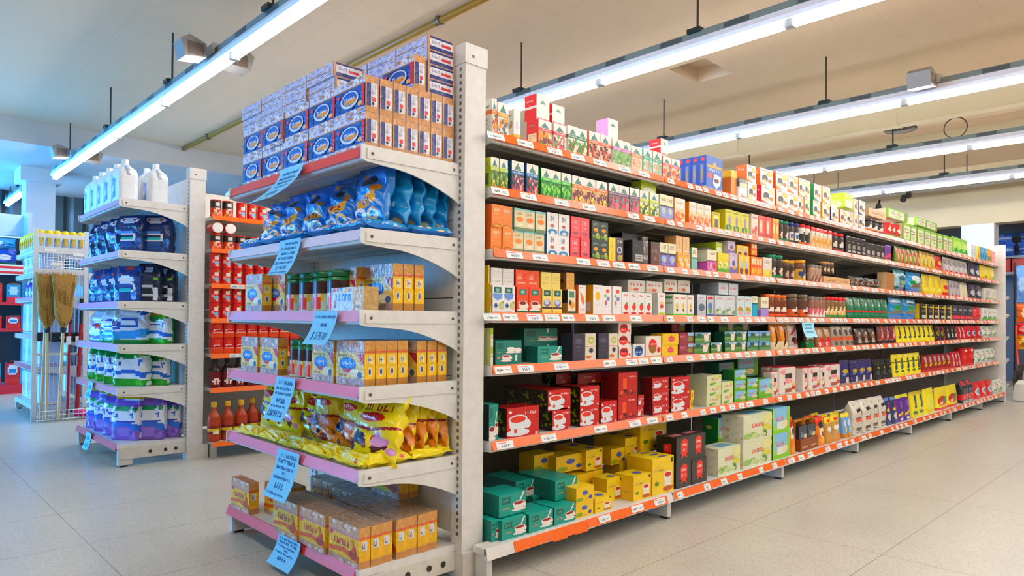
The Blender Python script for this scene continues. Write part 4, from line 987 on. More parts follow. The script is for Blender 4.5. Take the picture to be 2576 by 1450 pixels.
kind('hills', 'box', 'tea_box', 'tea box', '#5a8a4a', '#1f4f3c', '#6a9a58', 'r 0 .72 1 1 #8fb8d8;p #3f6a44 0 .72 .3 .85 .6 .74 1 .8 1 .5 0 .5;r .1 .55 .4 .9 #2a5a44;p #efe4da .6 .15 .85 .15 .92 .8 .55 .8;e .73 .8 .18 .06 #e8b0a0;r 0 .3 .55 .42 #8fae6a;e .9 .9 .1 .08 #f0f4f8')
kind('hillsblue', 'box', 'tea_box', 'tea box', '#6a9a6a', '#2a5a6a', '#7aa0b8', 'r 0 .45 1 1 #7aa8dc;p #4f7a50 0 .45 .4 .6 1 .5 1 .3 0 .3;r .25 .5 .6 .85 #2a5a54;e .78 .62 .14 .1 #e8d0a0')
def pouch(key, base, art, name='cocoa_pouch', cat='pouch', t='stand', d=.06, **kw):
    kind(key, t, name, cat, base, art=art, d=d, **kw)
pouch('p_amber', '#c87a1c', 'r 0 0 1 .3 #e0d0b0;p #4a2010 .3 .1 .7 .3 .6 .95 .4 .9;e .3 .6 .2 .3 #e89a2a;e .7 .2 .2 .1 #f0e0c0')
pouch('p_greyred', '#b0a49a', 'p #a8343c .1 .6 .9 .95 .9 .8 .2 .5;e .6 .3 .25 .14 #8a2a2c;r 0 0 1 .1 #d8d0c8;e .4 .35 .2 .1 #3a2018')
pouch('p_cafe', '#3a2a24', 'r .1 .36 .95 .9 #b8d4d8;e .5 .65 .3 .12 #2a2624;r .05 0 1 .3 #1f8a48;e .5 .35 .25 .1 #6a4a38')
pouch('p_redtan', '#9a6a48', 'p #d8343a 0 .05 .8 .05 .9 .4 .3 .5;e .4 .7 .3 .2 #c0a080;s .1 .05 .7 .3 5 .14 #f0c8c0 #e85a5a')
pouch('p_taupe', '#a39489', 'e .5 .72 .3 .18 #4a3a34;r .05 .3 .95 .48 #e05a34;r .2 .06 .8 .24 #6a5a52;e .5 .9 .2 .06 #d8d0c8')
pouch('p_darkbrown', '#2c1e1a', 'e .5 .55 .3 .2 #8a6a58;p #c0a898 .2 .1 .8 .1 .6 .4 .3 .4;e .6 .7 .14 .1 #d8b8a8')
pouch('p_diag', '#6a3a34', 'p #e0565a .2 .2 .6 1 1 1 .7 .3;p #f0c0b8 .35 .4 .6 .8 .7 .8 .5 .4;r 0 0 1 .18 #3a2420')
pouch('p_yellow', '#f0dc1c', 'p #33565a .3 .35 .45 .9 .75 .9 .6 .35;e .4 .3 .16 .08 #2a4a4a;r 0 0 1 .2 #f6e838;e .5 .95 .3 .04 #b0a010', n=16)
pouch('p_blkred', '#2a1c1c', 'r .55 0 .9 1 #d82a30;e .3 .5 .2 .2 #7a8a3a')
pouch('p_black', '#1c1a1b', 'r .3 .2 .7 .45 #c8c4c0;e .5 .65 .25 .12 #8a6a3a')
pouch('p_redwht', '#b82830', 'r .35 .1 .7 .85 #e0d4d0;t .38 .4 .66 .6 #8a2020 2')
pouch('p_redblue', '#c8222c', 'e .55 .4 .36 .2 #cdd6e4;e .6 .4 .2 .12 #3a5a9a;r 0 .75 1 1 #d8343a')
pouch('p_animal', '#eadfd8', 'r 0 .96 1 1 #d8485a;e .25 .82 .22 .1 #f09aa8;p #8a5030 .2 .35 .3 .6 .5 .75 .6 .6 .4 .4;e .5 .66 .22 .1 #2a2220;e .55 .48 .2 .1 #f0a0a8;e .7 .32 .2 .1 #e8c048;e .8 .22 .16 .08 #e02a2c;p #a06048 .3 .15 .5 .08 .7 .12 .5 .2', d=.07, t='brick', mat='F', n=64)
pouch('p_navy', '#34306a', 'e .45 .55 .3 .09 #c8a84a;t .15 .38 .85 .46 #8a9ad0 5;p #e4d4c4 .4 .0 .7 .0 .75 .3 .45 .3;r 0 0 1 .08 #a89088;r 0 .85 1 1 #2a265a', d=.06)
pouch('p_blackstar', '#171516', 'e .5 .35 .3 .14 #4a4a4a;e .6 .6 .12 .06 #a8984a;t .2 .75 .8 .8 #8a8a3a 3', d=.06)
pouch('p_yel2', '#f2e012', 'p #2a5a6a .25 .3 .4 .8 .7 .8 .6 .3;r 0 .62 1 .67 #6a6a10;e .4 .9 .3 .05 #fff48a;e .5 .22 .3 .06 #3f7a3a', d=.06)
pouch('p_redstripe', '#9a1f24', 'r .3 .55 .7 .9 #b8aca4;p #c8cc2a .2 .3 .8 .4 .7 .55 .3 .5;r 0 0 1 .15 #c83a34', d=.06)
kind('redtall', 'can', 'coffee_tin', 'coffee tin', '#cc1f26', art='r .1 .35 .6 .65 #e04a4a;r .62 .3 .9 .7 #c8ccd4;e .5 .85 .3 .05 #f0d8d0', mat='P')
pouch('p_whitegrn', '#dfe0da', 's 0 .02 1 .45 8 .2 #4f8a3c #6fae50 #8fb870;t .25 .62 .75 .72 #d8505c 4;e .3 .8 .2 .06 #8fae8a', d=.07, t='pillow', noise=.003)
# sixth shelf: red tea boxes
RC = 'k .34 .46 .29 #dfe6ee #d8402c 1.45;r .22 .14 .31 .28 #e0503c;t .56 .74 .94 .83 #f6ecec 5;e .1 .86 .05 .05 #f4f0e8;e .92 .06 .05 .05 #e8d0c0'
LEAF = 'f L;s .05 .05 .95 .95 14 .12 #5f7a2a #8fa03c #3a4a20 #4a3020'
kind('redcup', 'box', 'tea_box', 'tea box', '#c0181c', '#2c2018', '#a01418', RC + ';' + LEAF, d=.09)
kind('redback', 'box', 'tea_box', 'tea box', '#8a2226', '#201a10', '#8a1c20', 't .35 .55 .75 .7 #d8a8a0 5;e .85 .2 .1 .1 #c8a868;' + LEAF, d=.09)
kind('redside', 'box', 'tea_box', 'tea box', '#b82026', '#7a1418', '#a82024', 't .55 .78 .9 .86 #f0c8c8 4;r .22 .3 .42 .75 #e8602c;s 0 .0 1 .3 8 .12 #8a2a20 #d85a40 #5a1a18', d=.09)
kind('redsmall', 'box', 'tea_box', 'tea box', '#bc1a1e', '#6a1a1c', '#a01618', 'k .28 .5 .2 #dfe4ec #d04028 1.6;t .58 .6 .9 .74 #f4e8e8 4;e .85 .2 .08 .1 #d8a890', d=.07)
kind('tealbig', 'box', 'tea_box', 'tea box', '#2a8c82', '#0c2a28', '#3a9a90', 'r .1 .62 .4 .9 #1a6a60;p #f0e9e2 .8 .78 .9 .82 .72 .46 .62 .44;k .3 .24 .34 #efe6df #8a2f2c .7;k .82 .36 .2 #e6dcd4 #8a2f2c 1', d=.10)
kind('creamgrn', 'box', 'tea_box', 'tea box', '#d9e0b8', '#cfd2b0', '#dde2c4', 't .25 .48 .85 .7 #e06a64 5;s 0 .02 1 .35 7 .16 #8fb85a #b8cc8a #6a9a40;e .85 .8 .12 .14 #d8d84a', d=.08)
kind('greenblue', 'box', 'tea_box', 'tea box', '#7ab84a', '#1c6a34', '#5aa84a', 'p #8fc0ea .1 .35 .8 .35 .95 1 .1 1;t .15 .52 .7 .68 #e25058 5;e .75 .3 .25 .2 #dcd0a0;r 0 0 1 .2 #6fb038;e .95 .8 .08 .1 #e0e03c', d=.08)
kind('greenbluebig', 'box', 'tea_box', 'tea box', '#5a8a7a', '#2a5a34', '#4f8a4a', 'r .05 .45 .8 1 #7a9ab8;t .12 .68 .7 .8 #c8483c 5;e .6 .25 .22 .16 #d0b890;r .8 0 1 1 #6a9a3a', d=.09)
# bottom shelf
kind('yellowtea', 'box', 'tea_box', 'tea box', '#f5cf18', '#e3b90c', '#f3d52c', 't .08 .62 .5 .7 #8a7a6a 6;t .18 .74 .36 .79 #d8b860 3;p #efe8e0 .56 .15 .86 .15 .9 .5 .52 .5;e .71 .5 .2 .1 #f2ebe2;e .71 .5 .15 .07 #c8322a;e .2 .3 .1 .06 #6a8a2c;r .86 .82 .95 .95 #2f4a34;e .72 .12 .24 .07 #b8602c;f L;t .2 .3 .8 .36 #b89410 4;f T;e .6 .4 .2 .2 #4a58b8', d=.09)
kind('yellowplain', 'box', 'tea_box', 'tea box', '#eec614', '#dcb00c', '#f0d028', 'e .5 .6 .16 .16 #4a5cb0;e .2 .2 .2 .14 #8fae3a;t .1 .1 .9 .16 #c8a010 6;e .8 .25 .1 .12 #3f52b0', d=.09)
kind('blackmate', 'box', 'tea_box', 'tea box', '#3c3b39', '#141214', '#3a2e30', 'p #ee4236 .3 .34 .3 .8 .42 .9 .58 .92 .72 .84 .72 .34 .64 .3 .72 .14 .52 .26 .32 .14 .38 .3;t .34 .64 .68 .74 #f8e4e0 4;t .34 .42 .68 .54 #f8e4e0 4;f L;p #d8302c .35 .35 .35 .7 .75 .74 .75 .35;t .45 .45 .65 .62 #f0a8a0 2;f T;r .2 .3 .8 .6 #e0808a', d=.09)
kind('creamnat', 'box', 'tea_box', 'tea box', '#dfe3c6', '#dedac4', '#e2e4cc', 't .3 .5 .72 .66 #e2625c 5;s 0 .0 1 .36 12 .15 #8fb85c #a8c880 #5f8a48 #c8d8a0;s .65 .3 1 .95 4 .2 #d8d86a #e4e4a0;f L;s 0 0 1 1 14 .1 #c8d0a8 #e0a898 #b8c890 #d0d0b0;f T;p #6fb4d8 .3 .2 .9 .2 .8 .7 .3 .7', d=.09)
kind('greensky', 'box', 'tea_box', 'tea box', '#a8d470', '#157a34', '#7ab8d8', 'p #8fc4ec .1 .3 .75 .3 .85 1 .1 1;t .2 .5 .68 .66 #ec5a60 5;p #e4e8e4 .25 .15 .7 .15 .75 .45 .25 .45;e .7 .35 .2 .14 #e8dcb8;r .85 0 1 1 #9ac860;r 0 0 1 .16 #8fcc4a;f L;e .4 .6 .2 .08 #c8b860', d=.09)
kind('orangebag', 'stand', 'cocoa_pouch', 'pouch', '#e8861c', art='p #f0e8dc .2 .4 .9 .5 .8 .75 .3 .8;p #b8341c .2 .7 .9 .8 .6 1 .2 1;r 0 0 1 .2 #f09a20;e .6 .6 .2 .1 #2a4a7a', d=.08)
kind('carrier', 'carrier', 'cocoa_carton', 'carton', '#8a4a1c', '#b8743a', '#2a3444', '', d=.12)
kind('yeltop', 'stand', 'cocoa_pouch', 'pouch', '#c8a060', art='r 0 .78 1 1 #f0d818;e .5 .86 .3 .05 #e8402c;e .45 .55 .3 .1 #f2eee6;p #d88a1c .1 .0 .9 .0 .7 .3 .3 .35;e .7 .4 .2 .12 #4a8ac8', d=.07)
kind('bluetop', 'stand', 'cocoa_pouch', 'pouch', '#7fa8d8', art='r 0 .82 1 1 #f0d820;e .5 .6 .35 .14 #cfe0f2;r 0 0 1 .2 #c88a2c;e .6 .35 .2 .1 #e8e04a', d=.07)
kind('orangedog', 'stand', 'cocoa_pouch', 'pouch', '#e88a24', art='r 0 .7 1 1 #e84a20;e .5 .72 .34 .12 #22304a;e .5 .45 .3 .16 #f0dcb8;e .6 .4 .14 .1 #8a3020;e .5 .2 .4 .08 #f0a83a', d=.07)
kind('whitebag', 'block', 'cocoa_bag', 'bag', '#d9d3c8', art='e .62 .58 .36 .22 #2a1e1c;e .66 .6 .22 .12 #d8d0c8;p #ef5a24 .25 .4 .98 .36 .98 .52 .6 .44 .28 .54;r .4 .12 .9 .22 #5a4438;r .45 .05 .8 .08 #6a584c;t .3 .85 .7 .9 #8a8078 3', d=.09, noise=.002, n=64)
kind('bluewht', 'stand', 'cocoa_pouch', 'pouch', '#2c3a70', art='p #c82a3a .4 .6 .7 .9 .8 .8 .6 .5;e .5 .3 .3 .12 #d8c8b8;r .1 .9 .9 1 #6a8ac8;e .4 .55 .2 .06 #e8d040', d=.08)
kind('purplebag', 'stand', 'cocoa_pouch', 'pouch', '#5c2f8a', art='r 0 .88 1 1 #e0d82a;p #e8c83a .1 .2 .9 .34 .9 .42 .1 .28;e .4 .1 .2 .05 #f0e8f4;e .6 .65 .3 .14 #7a4ab0', d=.08)
kind('ybag3', 'stand', 'cocoa_pouch', 'pouch', '#efdc14', art='p #2a5a64 .35 .35 .5 .85 .85 .85 .7 .35;e .35 .2 .2 .08 #3f8a4a;r 0 .9 1 1 #c8b410;e .7 .2 .2 .06 #1f3a4a', d=.08)
kind('ytall', 'stand', 'cocoa_pouch', 'pouch', '#f2e01c', art='e .5 .5 .3 .3 #f8ee70;r .2 .1 .8 .13 #b8a414', d=.08)
kind('yred', 'stand', 'cocoa_pouch', 'pouch', '#f0dc18', art='e .45 .4 .36 .22 #d8302a;e .6 .45 .2 .14 #4a8a34;e .35 .3 .14 .08 #f0d0a0;r 0 0 1 .1 #d84a28', d=.08)
kind('blkred2', 'block', 'sugar_pack', 'sugar pack', '#2c2c32', art='r .1 .82 .6 1 #d8383c;r 0 .15 1 .42 #d0343a;t .15 .2 .85 .36 #f0d0cc 4;t .2 .55 .8 .62 #8a8a90 4;r .1 .02 .8 .12 #c8c4c0', d=.09)
kind('redcube', 'stand', 'sugar_pouch', 'pouch', '#d4222c', art='e .55 .42 .4 .22 #d8dee8;e .6 .42 .25 .14 #7a8aa8;e .5 .75 .3 .1 #e84a4a', d=.08)

MESHC = {}
VAR = [0]
def build(key, w, h, d=None):
    k = K[key]; d = d or k['d']
    va = 0
    if k['noise']: VAR[0] += 1; va = VAR[0] % 5
    ck = (key, round(w, 3), round(h, 3), round(d, 3), va)
    if ck in MESHC:
        return MESHC[ck]
    parts = []
    t = k['t']; n = k['n']
    sd = int(hashlib.md5(key.encode()).hexdigest()[:6], 16)
    if t == 'box':
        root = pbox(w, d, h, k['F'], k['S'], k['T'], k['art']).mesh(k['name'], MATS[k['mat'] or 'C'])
    elif t in ('jar', 'can', 'bottle'):
        r = min(w * .48, .06)
        off = Matrix.Translation((0, r, 0))
        p = PM()
        if t == 'jar': p.loft(prof_jar(r, h), 24, k['F'], k['art'])
        elif t == 'can': p.loft(prof_can(r, h), 24, k['F'], k['art'])
        else: p.loft(prof_bottle(r, h), 20, k['F'], k['art'])
        root = p.mesh(k['name'], MATS[k['mat'] or 'P'], True, off)
        if k['lid']:
            q = PM()
            if t == 'jar': q.loft(prof_lid(r * .97, h * .845, h), 24, k['lid'])
            elif t == 'bottle': q.loft(prof_lid(r * .46, h * .86, h), 16, k['lid'])
            else: q.loft(prof_lid(r * 1.01, h * .985, h * 1.01), 24, k['lid'])
            parts.append((k['lname'], q.mesh(k['lname'], PLAST, True, off)))
    elif t == 'carrier':
        p = PM()
        p.box(-w / 2, w / 2, 0, d, 0, h * .4, '#8a4a1c')
        for sx in (-w / 2, w / 2 - .006): p.box(sx, sx + .006, d * .3, d * .7, h * .4, h, '#c8803c')
        p.box(-w / 2, w / 2, d * .42, d * .58, h * .94, h, '#c8803c')
        p.box(-w * .3, w * .3, -.0006, 0, h * .1, h * .16, '#c89a70')
        root = p.mesh(k['name'], CARD)
        q = PM()
        q.box(-w * .43, w * .43, .012, d - .012, .01, h * .82, '#26303e', F='#2a3444')
        q.box(-w * .3, w * .0, .0105, .012, h * .45, h * .62, '#6a7a94'); q.box(w * .05, w * .35, .0105, .012, h * .42, h * .55, '#e8c890')
        parts.append(('inner_packs', q.mesh('inner_packs', FILM)))
    else:
        off = Matrix.Translation((0, d / 2, 0))
        p = PM(); nn = n or 40
        pf = {'stand': prof_standup, 'pillow': prof_pillow, 'block': prof_block, 'brick': prof_brick}[t](w, d, h, **({'n': 84} if nn > 100 else {}))
        p.loft(pf, nn, k['F'], k['art'], back=k['back'], noise=k['noise'], seed=sd + va * 17)
        root = p.mesh(k['name'], MATS[k['mat'] or 'F'], True, off)
    MESHC[ck] = (root, parts)
    return MESHC[ck]

def place(key, w, h, loc, label, cat=None, group=None, rz=0.0, d=None, rx=0.0, ry=0.0):
    root, parts = build(key, w, h, d)
    k = K[key]
    o = bpy.data.objects.new(k['name'], root); COL.objects.link(o)
    o.location = loc; o.rotation_euler = (rx, ry, rz)
    for nm, me in parts:
        c = bpy.data.objects.new(nm, me); COL.objects.link(c); c.parent = o
    tag(o, label, cat or k['cat'], group)
    return o

LV = ['top', 'second', 'third', 'fourth', 'fifth', 'sixth', 'bottom']
USED = {}
def run(li, x0, x1, n, hpx, key, desc, rows=1, dp=1, d=None, yo=0.0, zo=0.0, gap=.003, topkey=None, toph=None, topdesc=None, jit=.004, skip=()):
    """a row of like goods on shelf li of the long gondola; x0..x1 are sight lines to its two ends"""
    base = li == 6
    y = (1.935 if base else 1.988) + yo
    z = (GB if base else GZ[li]) - .0045 + zo
    xa, xb = on_y(x0, 800, y)[0], on_y(x1, 800, y)[0]
    if not base: xa = max(xa, 1.79)
    h = hpx * (xa * fw[0] + y * fw[1]) / FPX
    w = (xb - xa) / n - gap
    dd = d or K[key]['d']
    if K[key]['t'] in ('jar', 'can', 'bottle'): dd = min(w * .96, .12)
    r = random.Random(int(x0 * 7 + li))
    grp = f'{desc} row, {LV[li]} shelf' if n * rows * dp > 1 else None
    for q in range(dp):
        for row in range(rows):
            for i in range(n):
                if (i, row, q) in skip: continue
                kk, hh, ds = key, h, desc
                if row > 0 and topkey: kk, hh, ds = topkey, (toph or 1) * h, (topdesc or desc)
                zz = z + (h * row if row else 0) + .0002 * row
                if row > 1 and topkey: zz = z + h + hh * (row - 1)
                lab = ds
                if n > 1: lab += f', {ORD[i]} of {NUM[n]}'
                if rows > 1: lab += [' in lowest layer', ' one layer up', ' two layers up', ' three layers up'][row]
                if dp > 1: lab += ['', ', one behind', ', two behind', ', three behind', ', four behind', ', five behind'][q]
                lab += f' on {LV[li]} shelf'
                USED[lab] = USED.get(lab, 0) + 1
                place(kk, w, hh, (xa + (i + .5) * (xb - xa) / n, y + q * (dd + .002) + r.uniform(-jit, jit) * (1 if q == 0 else 0) + (.01 if row and topkey else 0), zz), lab, group=grp, d=dd)
# ------------------------------------------------------------------ goods on the long gondola
# top shelf
run(0, 1213, 1246, 1, 88, 't_peach', 'white tea box with orange band and peach')
run(0, 1248, 1276, 1, 83, 't_honey', 'white tea box with amber band and flowers')
run(0, 1288, 1306, 1, 76, 'wtext', 'white tea box with flower drawing and amber base')
run(0, 1350, 1384, 1, 66, 't_red', 'tea box with red band and plums', rows=2, topkey='wback_red', toph=1.0, topdesc='red-sided tea box over the plum box')
run(0, 1389, 1421, 1, 66, 't_straw', 'tea box with rose band and dark fruit', rows=2, topkey='wback_red', toph=.75, topdesc='red-sided tea box over rose-band box')
run(0, 1425, 1475, 2, 70, 't_mint2', 'tea box with dark green band and leaves')
run(0, 1479, 1534, 2, 70, 't_berry', 'tea box with orange band and blackberries')
run(0, 1526, 1552, 1, 52, 'wback_pink', 'white tea box with pink side lying above others', zo=.123, yo=.02)
run(0, 1537, 1583, 2, 66, 't_lilac', 'tea box with lilac band and green leaves')
run(0, 1585, 1613, 1, 60, 't_apric', 'tea box with apricot band')
run(0, 1617, 1663, 2, 62, 't_teal', 'tea box with teal band and pale flowers')
run(0, 1660, 1679, 1, 40, 'wback_red', 'white tea box with red side stacked on teal ones', zo=.125, yo=.02)
run(0, 1664, 1708, 2, 54, 't_redorange', 'tea box with red band and apricots')
run(0, 1775, 1816, 1, 86, 'mate', 'blue packet with white cup shape', dp=6, jit=0)
run(0, 1838, 1852, 1, 66, 'orangebox', 'orange coffee box with yellow top, beside blue packets', yo=.01)
run(0, 1855, 1879, 1, 50, 'coffeebag', 'grey coffee pack with black top and cup')
run(0, 1853, 1871, 1, 64, 'wback', 'plain white box standing behind grey coffee pack', yo=.08)
run(0, 1880, 1903, 1, 46, 'c_yellow', 'capsule box with yellow corner', rows=2, topkey='c_orange', toph=.95, topdesc='capsule box with orange corner, over the yellow one')
run(0, 1915, 1948, 1, 47, 'c_red', 'capsule box with red side and corner', rows=2, topkey='c_orange', toph=.95, topdesc='capsule box with big orange side')
run(0, 1951, 1981, 1, 46, 'c_orange', 'orange cornered capsule box beside the red one', rows=2)
run(0, 1982, 2007, 1, 45, 'c_orange', 'orange cornered capsule box, third pile', rows=2)
run(0, 2008, 2036, 2, 44, 'c_amber', 'amber cornered capsule box', rows=2)
run(0, 2045, 2064, 1, 42, 'c_green', 'capsule box with green side', rows=2)
run(0, 2069, 2088, 1, 42, 'c_amber', 'amber sided capsule box after the green pile', rows=2)
run(0, 2090, 2108, 1, 36, 'c_purple', 'capsule box with purple dots', rows=2, topkey='limebox', toph=.6, topdesc='small lime box over purple dotted box')
run(0, 2112, 2144, 2, 36, 'c_orange', 'low capsule box below the lime box')
run(0, 2124, 2146, 1, 36, 'limebox', 'large lime green box on top of capsule boxes', zo=.137, d=.22)
run(0, 2148, 2158, 1, 36, 'c_yellow', 'capsule box with yellow corner before purple ones', rows=2)
run(0, 2160, 2176, 1, 36, 'c_purple', 'capsule box with dark purple side', rows=2)
run(0, 2184, 2226, 3, 32, 'blackjar', 'black coffee jar under cardboard tray')
run(0, 2184, 2228, 1, 20, 'kraft_tray', 'brown cardboard tray resting on black jars', zo=.125, d=.1)
run(0, 2234, 2268, 3, 36, 'redtin', 'red coffee tin with white oval')
run(0, 2236, 2284, 1, 24, 'greencarton', 'long green edged carton lying on red tins', zo=.165, d=.16)
run(0, 2272, 2358, 5, 44, 'greencarton', 'cream carton with green edges')
run(0, 2307, 2358, 2, 20, 'greencarton', 'cream carton lying on the standing ones', zo=.175, d=.15)
run(0, 2360, 2398, 3, 40, 'greencarton', 'narrow cream carton with green edges')
run(0, 2400, 2438, 3, 44, 'limepack', 'lime green packet')
run(0, 2442, 2457, 2, 34, 'whitecarton', 'white carton after lime packets')
run(0, 2459, 2465, 1, 34, 'stick_y', 'slim yellow carton')
run(0, 2466, 2482, 3, 34, 'stick_b', 'slim sky-blue carton')
run(0, 2483, 2494, 2, 33, 'stick_o', 'slim orange carton')
run(0, 2495, 2503, 1, 30, 'stick_p', 'slim pink carton at the far end')
# second shelf
run(1, 1213, 1276, 2, 77, 't_limeherb', 'tea box with lime band and herbs')
run(1, 1284, 1354, 2, 78, 't_blue', 'tea box with blue band and red fruit', gap=.012)
run(1, 1358, 1435, 3, 72, 't_green', 'tea box with green band and mint')
run(1, 1437, 1525, 3, 68, 't_orange', 'tea box with orange band and figs')
run(1, 1528, 1606, 3, 66, 't_plum', 'tea box with plum band and berries')
run(1, 1609, 1655, 2, 62, 't_pine', 'tea box with yellow-green band')
run(1, 1611, 1650, 1, 32, 'limebox', 'lime box lying on yellow-green tea boxes', zo=.118, yo=.03, d=.06)
run(1, 1657, 1693, 2, 62, 'creamblue', 'cream and periwinkle tea box')
run(1, 1695, 1722, 1, 60, 'peachbox', 'white box with peaches beside periwinkle ones')
run(1, 1732, 1788, 3, 57, 'peachbox', 'white box with peaches and orange side', dp=2, jit=0, d=.08)
run(1, 1791, 1810, 1, 42, 'yellowpk', 'short olive-yellow tea box')
run(1, 1822, 1884, 3, 55, 'yellowgreen', 'yellow tea box with grey bell')
run(1, 1888, 1905, 1, 55, 'palered', 'pale tea box with red berries')
run(1, 1906, 1940, 2, 55, 'redpk', 'red tea box with cream panel')
run(1, 1941, 1958, 2, 54, 'orangepk', 'narrow orange tea box')
run(1, 1961, 1987, 2, 54, 'j_green', 'dark coffee jar with green lid')
run(1, 1990, 2016, 2, 54, 'j_blue', 'coffee jar with navy lid')
run(1, 2018, 2042, 2, 54, 'j_cow', 'black and white patched jar with red lid')
run(1, 2043, 2093, 5, 52, 'redtop', 'pale coffee pack with red top')
run(1, 2095, 2127, 2, 48, 'j_redblk', 'black coffee jar with red lid')
run(1, 2129, 2178, 4, 46, 'blackpk', 'black coffee pack')
run(1, 2180, 2226, 4, 38, 'greypk', 'dark brown coffee pack')
run(1, 2228, 2243, 1, 40, 'purplepk', 'purple and pink coffee pack')
run(1, 2256, 2316, 6, 44, 'greenred', 'green and red slim pouch')
run(1, 2318, 2357, 4, 42, 'goldpk', 'golden slim pouch')
run(1, 2358, 2373, 1, 38, 'redgold', 'red and gold pouch')
run(1, 2376, 2436, 5, 38, 'greywhite', 'grey sugar pouch with red corner')
run(1, 2440, 2468, 2, 34, 'darkwhite', 'dark cocoa pouch with pale oval')
run(1, 2471, 2506, 2, 36, 'yellowbag', 'bright yellow pouch with green dot')
# third shelf
run(2, 1214, 1288, 2, 57, 'otall', 'orange tea box with arch at foot', rows=2)
run(2, 1290, 1370, 3, 55, 'tealtall', 'cream tea box with teal side', rows=2)
run(2, 1374, 1432, 2, 54, 'whiteblue', 'white tea box with blue dome', rows=2)
run(2, 1434, 1482, 2, 52, 'pinkred', 'coral pink tea box', rows=2)
run(2, 1485, 1530, 2, 49, 'darkgreen', 'dark green tea box with orange oval', rows=2)
run(2, 1531, 1548, 1, 30, 'yellowsm', 'small yellow box', rows=2)
run(2, 1549, 1568, 1, 62, 'darkmulti', 'dark tea box with pale oval')
run(2, 1588, 1614, 1, 60, 'blackbox', 'black tea box with grey panel')
run(2, 1562, 1612, 2, 42, 'blackbox', 'black box at the back', yo=.10, zo=.08)
run(2, 1617, 1633, 1, 62, 'silverpk', 'grey foil coffee pack')
run(2, 1614, 1632, 1, 36, 'silverpk', 'crumpled silver coffee pack behind grey foil one', yo=.08, zo=.085)
run(2, 1635, 1656, 1, 60, 'brownbox', 'dark brown coffee box')
run(2, 1661, 1700, 2, 61, 'creampurple', 'cream and purple tea box')
run(2, 1703, 1737, 2, 40, 'creamorange', 'orange patterned tea box', rows=2, topkey='palekraft', toph=1.05, topdesc='pale kraft box over orange patterned ones')
run(2, 1739, 1754, 1, 56, 'tealcream', 'cream and aqua tea box')
run(2, 1779, 1803, 1, 55, 'creammag', 'cream and magenta tea box', d=.16)
run(2, 1805, 1832, 2, 50, 'yellowgrn2', 'yellow tea box with green foot')
run(2, 1800, 1817, 1, 26, 'limebox', 'long lime box lying above yellow tea boxes', zo=.118, yo=.03, d=.2)
run(2, 1834, 1854, 1, 52, 'lilacwhite', 'white tea box with violet foot', rows=2, topkey='lilacwhite', toph=.6, topdesc='second lilac box stacked')
run(2, 1856, 1886, 2, 50, 'yellowbrown', 'yellow tea box with wine-red spot', rows=2, topkey='yellowbrown', toph=.5, topdesc='short yellow box with wine-red spot')
run(2, 1888, 1918, 2, 49, 'orangebx', 'orange tea box with two cream panels', skip=())
run(2, 1889, 1904, 1, 30, 'orangebx', 'small orange box on the orange tea boxes', zo=.128, yo=.01)
run(2, 1920, 1942, 1, 50, 'whiteyel', 'whitish tea box with yellow foot')
run(2, 1943, 1974, 2, 60, 'j_green', 'brown coffee jar with green lid')
run(2, 1977, 2005, 2, 50, 'j_yellow', 'brown jar with ochre lid')
run(2, 2012, 2039, 1, 54, 'j_bigyellow', 'large ochre tin with blue label')
run(2, 2044, 2070, 3, 44, 'j_stripe', 'striped glass coffee jar', )
run(2, 2072, 2100, 3, 30, 'j_amber', 'small dark jar with tan lid', zo=.07)
run(2, 2072, 2138, 2, 18, 'lowbox', 'low cardboard tray', d=.12)
run(2, 2140, 2218, 6, 26, 'darkpk', 'dark coffee pack lying loose')
run(2, 2228, 2250, 2, 44, 'divider', 'tan cardboard panel')
run(2, 2255, 2284, 1, 54, 'tealbag', 'pale teal coffee bag')
run(2, 2287, 2325, 1, 52, 'bluebag', 'bright blue coffee bag with green mark')
run(2, 2327, 2372, 3, 50, 'ybag2', 'tall yellow pouch')
run(2, 2374, 2391, 1, 42, 'redyel', 'yellow and red pouch')
run(2, 2393, 2418, 3, 40, 'redwhite_s', 'grey pouch with red foot')
run(2, 2420, 2438, 2, 38, 'creampk', 'cream sugar pouch')
run(2, 2441, 2472, 2, 36, 'darkwhite', 'dark pouch with pale oval')
run(2, 2478, 2507, 2, 30, 'whitepk', 'white sugar pack')
# fourth shelf
run(3, 1214, 1236, 1, 74, 'yflower', 'yellow tea box with red flower', rows=2, topkey='plainy', toph=.62, topdesc='plain yellow box over the red flower box')
run(3, 1238, 1296, 2, 70, 'wblue', 'white tea box with blue shape', rows=2, topkey='plainw', toph=.62, topdesc='plain pale box over blue-shape boxes')
run(3, 1300, 1362, 2, 66, 'rcup', 'red-orange tea box with cup', rows=2, topkey='plainr', toph=.66, topdesc='small-print red box over cup boxes')
run(3, 1364, 1413, 2, 63, 'ycup', 'yellow tea box with violet flower', rows=2, topkey='plainy', toph=.66, topdesc='plain yellow box over violet flowers')
run(3, 1427, 1448, 1, 62, 'brcup', 'beige tea box with brown side', rows=2, topkey='plainb', toph=.68, topdesc='plain tan box over the beige one')
run(3, 1453, 1472, 1, 73, 'leafbox', 'white tea box with orange leaf')
run(3, 1490, 1515, 1, 74, 'sunbox', 'white tea box with yellow sun')
run(3, 1516, 1562, 2, 72, 'dotbox', 'white tea box with red dot')
run(3, 1565, 1640, 4, 58, 'strawbox', 'white tea box with strawberry')
run(3, 1654, 1673, 1, 57, 'strawbox2', 'white tea box with small apple and lime base')
run(3, 1580, 1665, 2, 30, 'flatbox', 'pale box lying on the strawberry boxes', zo=.115, yo=.05)
run(3, 1693, 1746, 3, 54, 'greenbase', 'white tea box with green base')
run(3, 1672, 1736, 2, 32, 'flatbox', 'pale flat box on the green-based boxes', zo=.125, yo=.05)
